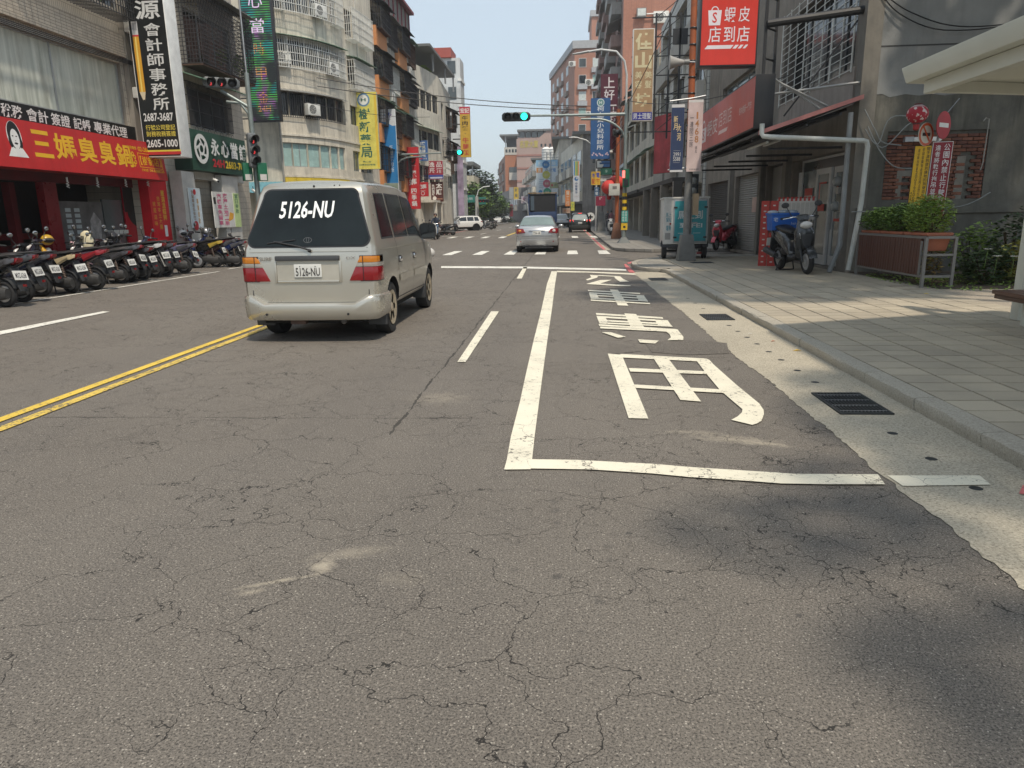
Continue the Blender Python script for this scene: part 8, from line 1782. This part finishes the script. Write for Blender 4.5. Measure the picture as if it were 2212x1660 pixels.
p=AY(1186,430,113);r=empty('sign_pole',(p.x,113,0),0,'thin lattice pole behind the column of disc signs','pole');b=MB();b.tube([(-.3,0,0),(-.3,0,AY(1186,330,113).z)],.08,6);b.tube([(.3,0,0),(.3,0,AY(1186,330,113).z)],.08,6);b.build('uprights',STEEL,r);b=MB();[b.tube([(-.3,0,1+1.2*k),(.3,0,1+1.2*k)],.05,5)for k in range(9)];b.build('rungs',STEEL,r)
F,W,H=FY(111,1188,394,1206,407);board('shop_sign',F,W,H,'olive rectangular sign with a red fruit picture beside the disc signs',mat('sign_olive',(.34,.36,.20),.5),STEEL,.2,items=[DISC(F,W,H,(.4,.06,.05),.25,.5,.14),T(F,W,H,'泰',(.15,.18,.1),.5,.2,.9,.8,.02)])
for k,px in enumerate((1180,1194)):
 p=AY(px,336,150);r=empty('roof_water_tank',p,0,['left','right'][k]+' white ribbed water tank on the roof above the billboard','water tank');b=MB();b.lathe([(.0,-1.3),(.9,-1.3),(.9,1.2),(.4,1.6),(0,1.6)],(0,0,0),'z',16);b.build('drum',WHITE,r,40);b=MB();[b.lathe([(.91,-1+.5*q),(.96,-.95+.5*q),(.91,-.9+.5*q)],(0,0,0),'z',16)for q in range(5)];b.build('rib',STEEL,r)
    # street lamps on the right
for k,(px,y0,y1,xa,Y)in enumerate(((1288,330,300,1232,62),(1232,420,366,1208,98),(1140,440,432,1112,150))):
 p=AY(px,400,Y);z1=AY(px,y1,Y).z;d=AY(xa,y1,Y).x-p.x;r=empty('street_lamp',(p.x,Y,0),0,['pale curved street lamp arm left of the blue clinic sign','pale curved street lamp over the road beside the telecom sign','small pale street lamp before the far row of shops'][k],'street lamp')
 b=MB();b.tube([(0,0,.0),(0,0,z1-1.2),(d*.12,0,z1-.55),(d*.4,0,z1-.1),(d*.75,0,z1+.12)],.085,8,True,.05);b.build('post',mat('lamp_arm_white',(.5,.51,.5),.4),r,60);b=MB();b.loft([(d*.72,0,z1+.12,.14,.05),(d*.9,0,z1+.14,.18,.06),(d*1.05,0,z1+.14,.08,.03)],'x',10);b.build('lamp_head',WHITE,r,50)
p=AY(1241,472,66);r=empty('road_sign',(2.55,66,.1),0,'small round white and black road sign on a thin post','road sign');z=AY(1241,472,66).z;b=MB();b.tube([(0,0,0),(0,0,z)],.035,6);b.build('post',STEEL,r);b=MB();b.cyl((0,-.06,z),.38,.03,'y',20);b.build('disc',WHITE,r);b=MB();b.box(-.06,-.075,z-.2,.06,-.061,z+.2);b.box(-.2,-.0755,z-.06,.2,-.0615,z+.06);b.build('symbol',BLACK,r)
r=empty('utility_pole',(3.3,62,.1),0,'grey tapered concrete pole foot on the far right pavement beside the dark suv','pole');b=MB();b.hexa([(-.35,-.35,0),(.35,-.35,0),(.35,.35,0),(-.35,.35,0),(-.2,-.2,1.6),(.2,-.2,1.6),(.2,.2,1.6),(-.2,.2,1.6)]);b.build('foot',GP,r,bevel=.02);b=MB();b.tube([(0,0,1.6),(0,0,7)],.12,10);b.build('post',GP,r,60)
# ---------------------------------------------------------------- delivery cart
ct=empty('delivery_cart',(3.72,22.3,.1),R(-4),'white and teal cargo box tricycle parked by the orange pole','cart');TEAL=mat('cart_teal',(.03,.27,.31),.45)
b=MB();b.box(-.66,0,.44,.66,1.5,1.80);b.build('cargo_box',mat('cart_white',(.58,.58,.55),.5,grime=.2),ct,bevel=.02)
b=MB();b.box(-.69,-.03,1.78,.69,1.53,1.83);b.build('roof_cap',mat('cart_white',(.58,.58,.55),.5),ct,bevel=.012)
for x0,x1 in((-.36,.13),(.15,.63)):
 b=MB();b.box(x0,-.03,.48,x1,-.004,1.76);o=b.build('rear_door',STEEL,ct,bevel=.005);b=MB();b.box(x0+.03,-.036,.53,x1-.03,-.031,1.71);b.build('door_panel',TEAL,o)
 for z in(.62,1.5):b=MB();xx=x0 if x0<0 else x1-.10;b.box(xx,-.055,z,xx+.10,-.037,z+.05);b.build('hinge',BLACK,o)
b=MB();b.tube([(.14,-.05,.5),(.14,-.05,1.74)],.014,8);b.build('lock_bar',STEEL,ct);b=MB();b.box(.06,-.07,1.05,.34,-.04,1.09);b.build('latch',STEEL,ct)
Fc=Frame((-.34,-.038,.5),(1,0,0));b=MB();Fc.text(b,'馬上到',.10,.68,.83,.93,.0,.02);Fc.text(b,'到 FEI',.16,.42,.83,.58,.0,.02);Fc.box(b,.12,.26,.5,.275,-.001,.0005);Fc.box(b,.56,.26,.78,.275,-.001,.0005);b.build('lettering',ink((.58,.62,.62)),ct)
b=MB();b.box(-.64,-.006,.46,-.39,-.001,1.78);b.build('corner_panel',mat('cart_white',(.58,.58,.55),.5),ct);Fs_=Frame((-.62,-.008,.5),(1,0,0));b=MB();Fs_.text(b,'馬上',.03,.74,.19,.88,.0,.01);Fs_.text(b,'到',.03,.60,.19,.73,.0,.01);Fs_.text(b,'電動',.05,.34,.19,.5,.0,.01);b.build('lettering',ink((.06,.25,.32)),ct);b=MB();b.box(-.60,-.009,.58,-.44,-.0065,.78);b.build('certificate',mat('cert_grey',(.28,.28,.27),.6),ct)
b=MB();b.box(-.5,.0,.30,.5,1.9,.42);b.build('chassis',BLACK,ct,bevel=.02);b=MB();b.tube([(-.6,.25,.24),(.6,.25,.24)],.03,8);b.build('axle',DSTEEL,ct)
for x in(-.60,.60):wheel(ct,x,.25,.25,.14,BLACK,1 if x>0 else-1,5);b=MB();pts=[];[pts.extend([(x-.09,.25+.30*math.cos(R(a)),.25+.30*math.sin(R(a))),(x+.09,.25+.30*math.cos(R(a)),.25+.30*math.sin(R(a)))])for a in range(20,161,14)];b.add(pts,[(2*i,2*i+1,2*i+3,2*i+2)for i in range(len(pts)//2-1)]);b.build('mudguard',BLACK,ct,60)
wheel(ct,0,2.3,.25,.12,BLACK,1,5);b=MB();b.tube([(0,2.3,.25),(0,2.1,.8),(0,2.0,1.05)],.03,8);b.tube([(-.3,1.9,1.08),(0,2.0,1.05),(.3,1.9,1.08)],.018,8);b.build('fork',BLACK,ct,60);b=MB();b.loft([(0,1.55,.7,.15,.06),(0,1.8,.72,.1,.05)],'y',10);b.build('saddle',SEAT,ct,50)
plate(ct,(.30,.02,.22),.2,.13,'EQ-08');b=MB();b.box(.36,.0,.14,.50,.04,.2);b.build('tail_lamp',LENSR,ct);b=MB();b.ball((-.45,-.02,1.05),.03);b.build('side_reflector',LENSR,ct)
# wall signal on the arcade pillar
r=empty('warning_lights',AY(1497,405,24.5),0,'dark two lens warning light box on the wall behind the delivery cart','traffic light');b=MB();b.box(-.16,-.1,-.42,.16,.1,.42);b.build('case',SIGB,r,bevel=.02)
for z in(.2,-.12):b=MB();b.lathe([(0,-.13),(.09,-.125),(.11,-.1)],(0,0,z),'y',16);b.build('lens',mat('lens_grey',(.25,.25,.23),.2),r,50)
# ---------------------------------------------------------------- planter rack by the wall
PLK=mat('brown_plank',(.10,.042,.028),.55,0,.22,3,.2,grime=.15);RK=mat('rack_steel',(.21,.20,.185),.55,.3,.1,4,grime=.2)
pr=empty('planter_rack',(6.5,14.6,.085),0,'steel planter rack clad in vertical brown planks against the dark wall','planter')
xa,xb,ya,yb=6.40,6.90,13.22,16.15
for x in(xa,xb):
 for y in(ya,yb):b=MB();b.box(x-.025,y-.025,.06,x+.025,y+.025,.97);b.build('leg',RK,pr)
for z in(.94,.26):
 for x in(xa,xb):b=MB();b.box(x-.02,ya+.025,z,x+.02,yb-.025,z+.045);b.build('rail',RK,pr)
 for y in(ya,yb):b=MB();b.box(xa+.022,y-.02,z,xb-.022,y+.02,z+.045);b.build('rail',RK,pr)
b=MB();b.box(xa+.02,ya-.02,.64,xb-.02,ya+.02,.68);b.build('rail',RK,pr)
n=25;pm_=None
for i in range(n):
 y=ya+.16+i*(yb-ya-.22)/n
 if pm_ is None:b=MB();b.box(-.012,0,0,.012,.092,.64);o=b.build('plank',PLK,pr,bevel=.004);pm_=o
 else:o=pm_.copy();COL.objects.link(o);o.parent=pr
 o.location=(xa-.012+rs.uniform(-.002,.002),y,.295+rs.uniform(-.003,.003))
b=MB();b.box(xa-.03,ya+.1,.30,xa-.005,ya+.14,.90);b.build('door_stile',RK,pr);b=MB();b.tube([(xa-.04,ya+.08,.82),(xa-.04,ya+.08,.72)],.012,6);b.build('latch',RK,pr)
relink(pr)
for c in pr.children:
 if c.name.startswith('plank'):pass
TERR=mat('terracotta',(.36,.12,.065),.7,0,.12,4)
for k,(y0,y1)in enumerate(((13.28,14.15),(14.2,15.15),(15.2,16.1))):
 r=empty('flower_trough',(6.65,(y0+y1)/2,.72),0,['terracotta trough at the open end of the planter rack','middle terracotta trough in the planter rack','terracotta trough nearest the white pipe in the planter rack'][k],'plant pot','terracotta troughs in the rack')
 L=(y1-y0)/2;b=MB();b.hexa([(-.16,-L+.06,0),(.16,-L+.06,0),(.16,L-.06,0),(-.16,L-.06,0),(-.21,-L,.30),(.21,-L,.30),(.21,L,.30),(-.21,L,.30)]);b.build('pot',TERR,r,bevel=.015);b=MB();b.box(-.23,-L-.0,.27,.23,L,.32);b.build('rim',TERR,r,bevel=.01)
 h=(.62,.50,.44)[k]
 pl_=empty('bush',(6.65,(y0+y1)/2,1.0),0,['taller bright green leafy bush at the open end of the rack','leafy green bush in the middle of the rack','darker green leafy bush next to the white pipe'][k],'bush','bushes in the planter rack')
 b=MB()
 for q in range(7):b.tube([(rs.uniform(-.1,.1),rs.uniform(-L+.15,L-.15),-.05),(rs.uniform(-.15,.15),rs.uniform(-L+.1,L-.1),h*.6)],.012,5)
 b.build('stem',mat('stem_brown',(.09,.06,.03),.8),pl_)
 leaves('leaf_mass',LEAF2 if k==0 else LEAF1,[(0,-L*.35,h*.55,.36,L*.75,h*.58),(-.05,L*.4,h*.5,.34,L*.65,h*.52),(.02,0,h*.9,.22,L*.45,h*.28)],2300,.042,pl_,30+k)
 leaves('leaf_highlight',LEAF2,[(-.10,0,h*.75,.3,L*.85,h*.4)],500,.038,pl_,40+k)
r=empty('plant_pot',(6.64,13.42,.50),0,'large terracotta pot in the open end bay of the rack','plant pot')if False else None
r=empty('potted_plant',(6.66,13.38,.30),0,'small variegated plant with reddish leaves on the lower shelf of the rack','plant');leaves('leaf_mass',leafmat('foliage_red',(.16,.10,.03),(.22,.16,.05)),[(0,0,.22,.16,.12,.22)],170,.045,r,50);b=MB();b.tube([(0,0,-.25),(0,0,.2)],.012,5);b.build('stem',mat('stem_brown',(.09,.06,.03),.8),r)
# flower bed against the wall
o=sheet('soil',[(6.45,16.7),(6.6,13.0),(7.6,12.9),(9.3,12.4),(14,12.2),(14,16.72)],mat('soil_brown',(.09,.065,.045),.9,0,.3,3,.6),.10)
rr=random.Random(17)
for k in range(11):
 x=7.35+k*.30+rr.uniform(-.1,.1);y=15.2-abs(math.sin(k*1.7))*1.6;h=rr.uniform(.95,1.3)if y>14.4 else rr.uniform(.6,.8)
 r=empty('shrub',(x,y,.1),0,['yellow green','dark green','bright green'][k%3]+' leafy shrub in the flower bed, %s from the planter rack'%['first','second','third','fourth','fifth','sixth','seventh','eighth','ninth','tenth','eleventh'][k],'shrub','shrubs in the flower bed')
 leaves('leaf_mass',[leafmat('foliage_yellow',(.20,.21,.04),(.32,.30,.07)),LEAF3,LEAF2][k%3],[(0,0,h*.5,.44,.40,h*.5),(.12,-.1,h*.8,.28,.25,h*.3)],760,.065,r,60+k)
 b=MB();[b.tube([(0,0,0),(rr.uniform(-.2,.2),rr.uniform(-.2,.2),h*.7)],.01,5)for q in range(5)];b.build('stem',mat('stem_brown',(.09,.06,.03),.8),r)
for k in range(7):
 x,y=7.35+k*.22+rr.uniform(-.08,.08),12.95+rr.uniform(.0,.3);r=empty('white_flower',(x,y,.45+rr.uniform(0,.3)),rr.uniform(0,3),'white flower in the flower bed, %s from the planter rack'%['first','second','third','fourth','fifth','sixth','seventh'][k],'flower','white flowers in the bed')
 b=MB()
 for q in range(5):a=2*PI*q/5;b.add([(0,0,0),(.045*math.cos(a-.5),.045*math.sin(a-.5),.02),(.085*math.cos(a),.085*math.sin(a),.01),(.045*math.cos(a+.5),.045*math.sin(a+.5),.02)],[(0,1,2,3)])
 b.build('petals',mat('petal_white',(.75,.74,.70),.6),r);b=MB();b.tube([(0,0,0),(.02,0,-.3)],.005,4);b.build('stem',LEAF1,r)
leaves('grass',LEAF2,[(6.9,12.95,.10,.5,.35,.05),(8.2,12.75,.10,.9,.28,.06),(9.8,12.5,.1,.9,.3,.06),(6.75,14.6,.1,.45,1.6,.05),(8.5,14.2,.12,1.6,1.2,.08)],3600,.03,None,77,'stuff',.9)
# notices and round signs on a post in the planter
ps=empty('sign_post',(7.22,15.1,.1),0,'thin steel post carrying the park notices and the no entry disc','pole');b=MB();b.tube([(.10,.03,0),(.10,.03,3.05)],.025,8);b.tube([(-.16,.03,.9),(-.16,.03,2.95)],.022,8);b.build('post',STEEL,ps);b=MB();b.tube([(.10,.03,3.0),(.55,.3,3.45)],.010,5);b.build('stay',STEEL,ps)
F=Frame((7.16,15.02,1.30),(1,-.15,0),(.02,0,1));W,H=.36,1.42
board('notice_board',F,W,H,'dark red park notice with two columns of white characters',mat('notice_red',(.24,.012,.025),.4),WHITE,.02,edge=.008,items=[TC(F,W,H,'公園內禁止行駛及停放',(.70,.68,.68),.72,.975,-.02,.30,.01),TC(F,W,H,'違者將執行拖吊並逕行舉發',(.70,.68,.68),.28,.96,-.02,.26,.01)])
F=Frame((6.84,15.05,1.30),(1,-.12,0),(.02,0,1));W,H=.31,1.36
board('notice_board',F,W,H,'yellow dog notice with dark columns of characters left of the red notice',mat('notice_yellow',(.68,.40,.012),.45),BLACK,.02,edge=.006,items=[TC(F,W,H,'隨手清狗便別讓牠的狗便造成大家的不便',(.04,.03,.02),.82,.98,.01,.20,.004),TC(F,W,H,'依據廢棄物處理法飼主放任狗隨地便溺',(.05,.04,.02),.54,.97,.02,.14,.0),TC(F,W,H,'處以新台幣1200至6000罰鍰',(.05,.04,.02),.28,.96,.14,.13,.0),TC(F,W,H,'樹林區公所',(.05,.04,.02),.12,.36,.16,.10,.0)])
def disc_sign(p,rad,label,face,U=(1,-.55,0)):
 r=empty('road_sign',p,0,label,'road sign');F=Frame((0,0,0),U);b=MB();n=30
 b.prism([F.p(rad*math.cos(2*PI*i/n),rad*math.sin(2*PI*i/n),-.012)for i in range(n)],F.N*.012);b.build('disc',face,r);return r,F
r,F=disc_sign(Vector((7.34,15.0,3.02)),.255,'round red no entry sign with a white bar',mat('sign_disc_red',(.40,.012,.022),.4),(.8,.6,0));b=MB();F.box(b,-.17,-.04,.17,.04,.001,.004);b.build('bar',WHITE,r)
r,F=disc_sign(Vector((7.04,15.02,2.86)),.22,'round white prohibition sign with orange rim half hidden by the lantern',mat('sign_disc_white',(.6,.58,.5),.5),(.87,.5,0));b=MB();F.ring(b,0,0,.165,.215,.003);b.build('rim',mat('rim_orange_red',(.55,.10,.03),.4),r);b=MB();F.poly(b,[(-.12,.13),(-.09,.15),(.13,-.12),(.10,-.15)],.004);b.build('slash',mat('rim_orange_red',(.55,.10,.03),.4),r);b=MB();F.box(b,-.11,-.03,.11,.03,.001,.003);b.build('dog_symbol',BLACK,r)
r=empty('lamp_fitting',(7.5,16.5,2.86),0,'white wall lamp fitting beside the no entry sign','lamp');b=MB();b.hexa([(0,0,0),(.55,0,0),(.55,.14,0),(0,.14,0),(0,0,.09),(.62,0,.09),(.62,.14,.09),(0,.14,.09)]);b.build('shade',WHITE,r,bevel=.01);b=MB();b.box(-.18,.02,.0,-.002,.12,.10);b.build('bracket',STEEL,r)
# ---------------------------------------------------------------- bus shelter: canopy, post, bench
sh=empty('bus_shelter',(5.6,5,.1),0,'pale steel bus shelter whose canopy edge enters the top right corner','bus shelter');SHM=mat('shelter_cream',(.56,.57,.50),.45,0,.05);SHU=mat('shelter_underside',(.30,.31,.28),.5)
zc=2.62
b=MB();b.hexa([(3.28,7.52,zc),(6.6,8.55,zc),(6.6,-3,zc),(3.26,-3,zc),(3.24,7.56,zc+.15),(6.6,8.6,zc+.40),(6.6,-3,zc+.40),(3.22,-3,zc+.15)]);b.build('canopy',SHM,sh,bevel=.02)
b=MB();b.hexa([(3.40,7.40,zc-.10),(6.5,8.38,zc-.10),(6.5,8.30,zc-.10),(3.40,7.32,zc-.10),(3.40,7.40,zc-.003),(6.5,8.38,zc-.003),(6.5,8.30,zc-.003),(3.40,7.32,zc-.003)]);b.build('fascia',SHM,sh)
b=MB();b.box(3.38,-2.9,zc-.12,3.48,7.36,zc-.003);b.build('edge_beam',SHM,sh,bevel=.01);b=MB();b.box(4.6,-2.9,zc-.10,4.7,7.7,zc-.003);b.build('edge_beam',SHM,sh,bevel=.01)
for y in(6.2,4.6,3.0):b=MB();b.box(3.49,y-.03,zc-.05,4.59,y+.03,zc-.004);b.build('rafter',SHU,sh)
b=MB();b.box(5.56,9.05,.1,5.72,9.21,zc+.2);b.build('post',SHM,sh,bevel=.012);b=MB();b.hexa([(5.56,8.0,zc+.18),(5.72,8.0,zc+.18),(5.72,9.21,zc+.12),(5.56,9.21,zc+.12),(5.56,8.0,zc+.34),(5.72,8.0,zc+.34),(5.72,9.21,zc+.28),(5.56,9.21,zc+.28)]);b.build('outrigger',SHM,sh,bevel=.01)
b=MB();b.box(5.66,1.0,.1,5.82,1.16,zc);b.build('post',SHM,sh,bevel=.012)
relink(sh)
bn=empty('bench',(5.6,8.6,.1),0,'brown slatted bench under the bus shelter at the right edge','bench');BNW=mat('bench_wood',(.11,.05,.032),.5,0,.2,3,.15)
for k in range(4):b=MB();b.box(5.20+k*.115,6.2,.44,5.305+k*.115,9.02,.485);b.build('slat',BNW,bn,bevel=.006)
b=MB();b.box(5.22,6.3,.385,5.64,9.0,.438);b.build('seat_frame',mat('bench_frame',(.09,.045,.03),.5),bn,bevel=.008)
for y in(6.6,8.55):b=MB();b.box(5.36,y,.1,5.50,y+.12,.384);b.build('leg',SHM,bn,bevel=.01)
relink(bn)
# ---------------------------------------------------------------- trees
def tree(name,label,base,h,crown,leaf,n,size,m,tr=.18,seed=1,group=None):
 r=empty(name,base,0,label,'tree',group);rr=random.Random(seed)
 b=MB();b.tube([(0,0,0),(rr.uniform(-.1,.1),0,h*.3),(rr.uniform(-.2,.2),rr.uniform(-.2,.2),h*.62)],tr,10,True,tr*.55)
 for(cx,cy,cz,rx,ry,rz_)in crown:b.tube([(0,0,h*.38),(cx*.5,cy*.5,(h*.5+cz)*.5),(cx,cy,cz)],tr*.45,7,True,tr*.12)
 b.build('trunk',mat('bark',(.11,.085,.065),.9,0,.3,6,.6),r,60)
 leaves('crown',m,crown,n,size,r,seed);return r
rr=random.Random(9)
for k,(px,py,Y,sz)in enumerate(((1008,385,118,1.05),(1026,362,128,1.25),(1050,395,146,1.1),(1068,425,165,1.1),(1018,420,138,1.2))):
 p=AY(px,py,Y);h=p.z;w_=5.2*sz
 cr=[(rr.uniform(-2.6,2.6),rr.uniform(-2,2),h-1.2-rr.uniform(0,5.5),rr.uniform(1.6,2.9)*sz,rr.uniform(1.6,2.6),rr.uniform(1.2,2.2))for _ in range(13)]+[(0,0,h-3,3.2*sz,2.6,2.6),(.5,0,3.6,3.6,2.5,2.4)]
 tree('street_tree',['dense tree nearest the purple banner','tall broad tree in the middle of the far green clump','lower tree at the right of the far green clump','last dark tree where the road bends','shaded tree behind the far lamp post'][k],(p.x,Y,0),h,cr,.3,5200,.42,[LEAF1,LEAF3,LEAF1,LEAF3,LEAF3][k],.3,100+k,'trees at the far bend')
sunv=_sv
def shade_tree(label,base,spots,seed,n,size):
 """a real tree beside the camera; its crown clumps stand where they shade the paving below"""
 cr=[]
 for(gx,gy,z,rx,ry,rz_)in spots:
  k=z/sunv.z;cr.append((gx+sunv.x*k-base[0],gy+sunv.y*k-base[1],z,rx,ry,rz_))
 return tree('park_tree',label,base,8.0,cr,.2,n,size,LEAF1,.22,seed,'park trees beside the bus stop')
shade_tree('leafy park tree behind the bus shelter shading the near gutter',(7.2,-1.2,.1),[(1.2,3.1,6.6,.82,.42,.4),(1.75,3.7,6.8,.6,.45,.4),(2.2,4.9,7.0,.55,.9,.5),(1.75,2.1,6.6,.85,.42,.4),(1.5,1.55,6.4,.5,.3,.3),(2.9,4.0,7,1.0,1.3,.6),(3.4,2.4,7,1.3,1.2,.6),(4.5,5.0,7.2,1.2,1.6,.6),(2.55,6.0,7.2,.6,.7,.5)],5,3500,.13)
shade_tree('tall park tree right of the bus shelter shading the corner house',(9.4,8.6,.1),[(1.9,13.3,8.4,1.6,1.3,.9),(3.6,12.6,8.4,1.6,1.5,1.0),(5.3,13.0,8.4,1.6,1.4,1.0),(3.0,15.2,8.6,1.9,1.5,1.0),(5.2,15.4,8.8,1.8,1.5,1.0),(7.0,14.2,8.6,1.7,1.5,1.0),(7.2,16.8,8.8,1.8,1.6,1.1),(9.0,15.4,8.8,1.8,1.6,1.1),(4.4,17.4,8.9,1.8,1.5,1.0),(9.4,17.8,9,1.8,1.6,1.1),(7.5,19.5,9.6,2.0,1.6,1.1),(10.8,19.5,9.4,2,1.6,1.1)],6,7500,.24)
# ---------------------------------------------------------------- overhead cables
for k,(a,c,sg,lab)in enumerate((((-12.3,37.5,8.4),(3.0,41.5,7.2),.35,'upper overhead cable crossing the street below the sky'),((-12.3,37.5,8.0),(3.0,41.5,7.0),.30,'lower overhead cable crossing the street below the sky'),((-13.4,38,7.4),(-9.2,52,8.3),.25,'overhead cable from the led sign towards the second signal mast'),((3.0,35.4,6.6),(6.4,22,5.2),.4,'slack black cable from the signal mast to the canopy house'),((3.6,21.4,7.2),(6.35,34,7.0),.3,'black cable from the orange pole to the tiled house'),((3.0,41.9,6.4),(3.5,21.5,7.9),.3,'long cable between the two orange poles'))):
 cable('overhead_cable',[a,c],.022 if k<2 else.015,sg,None,lab)
for k in range(5):cable('overhead_cable',[(-12.25,49,5.2+k*.9),(-11.2-.1*k,78,5.0+k*1.0)],.02,.25+.1*k,None,'black cable along the left house fronts past the junction, strand %s from the bottom'%['first','second','third','fourth','fifth'][k])
for k in range(4):cable('overhead_cable',[(3.0,35.4,5.2+k*.5),(2.2,62,5.6+k*.6)],.016,.5+.15*k,None,'cable running down the street from the signal mast, strand %s from the bottom'%['first','second','third','fourth'][k])
WCB=mat('cable_grey',(.28,.29,.28),.5)
for k,(pts,m,lab)in enumerate((([(6.55,16.7,5.9),(7.2,16.66,5.45),(8.2,16.6,5.12),(9.6,16.5,5.18),(11,16.4,5.6)],BLACK,'upper black cable sagging across the grey wall'),([(6.55,16.7,5.9),(7.0,16.66,5.42),(7.9,16.6,5.06),(9.4,16.5,5.12),(11,16.4,5.5)],BLACK,'lower black cable sagging across the grey wall'),([(6.45,16.60,3.55),(6.7,16.55,3.1),(6.85,16.5,2.86),(7.2,16.4,2.78)],WCB,'pale cable drooping from the canopy corner to the sign post'),([(6.55,16.6,3.2),(6.85,16.5,2.75),(7.3,16.4,3.2),(7.6,16.4,3.3)],WCB,'pale cable looping up past the lantern'),([(6.55,16.6,3.2),(6.8,16.5,2.7),(7.1,16.4,2.35),(7.5,16.3,2.3)],WCB,'grey cable drooping over the brick panel'),([(6.5,16.6,3.15),(6.75,16.5,2.82),(6.95,16.45,3.35),(7.6,16.4,3.32)],WCB,'grey cable running to the wall lamp'),([(6.3,16.4,1.42),(7.4,16.42,1.44),(8.6,16.45,1.5),(9.2,16.5,1.78)],WCB,'grey conduit running along the wall ledge'))):
 P=[Vector(p)for p in pts];Q_=[]
 for i in range(len(P)-1):
  p0,p1,p2,p3=P[max(0,i-1)],P[i],P[i+1],P[min(len(P)-1,i+2)]
  for j in range(6):u=j/6;Q_.append(.5*((2*p1)+(p2-p0)*u+(2*p0-5*p1+4*p2-p3)*u*u+(3*p1-p0-3*p2+p3)*u**3))
 Q_.append(P[-1]);cable('wall_cable',Q_,.013,0,m,lab)
    # ================================================================ summer haze
hz=MB();hz.box(-905,-305,-1.2,905,2005,52);ho=hz.build('haze',None);ho['kind']='stuff'
hm=bpy.data.materials.new('haze');hm.use_nodes=True;ht=hm.node_tree;ht.nodes.clear()
hv=ht.nodes.new('ShaderNodeVolumePrincipled');hv.inputs['Density'].default_value=.0007;hv.inputs['Color'].default_value=(.93,.96,1,1);hv.inputs['Anisotropy'].default_value=.3
hx=ht.nodes.new('ShaderNodeOutputMaterial');ht.links.new(hv.outputs[0],hx.inputs['Volume']);ho.data.materials.append(hm)
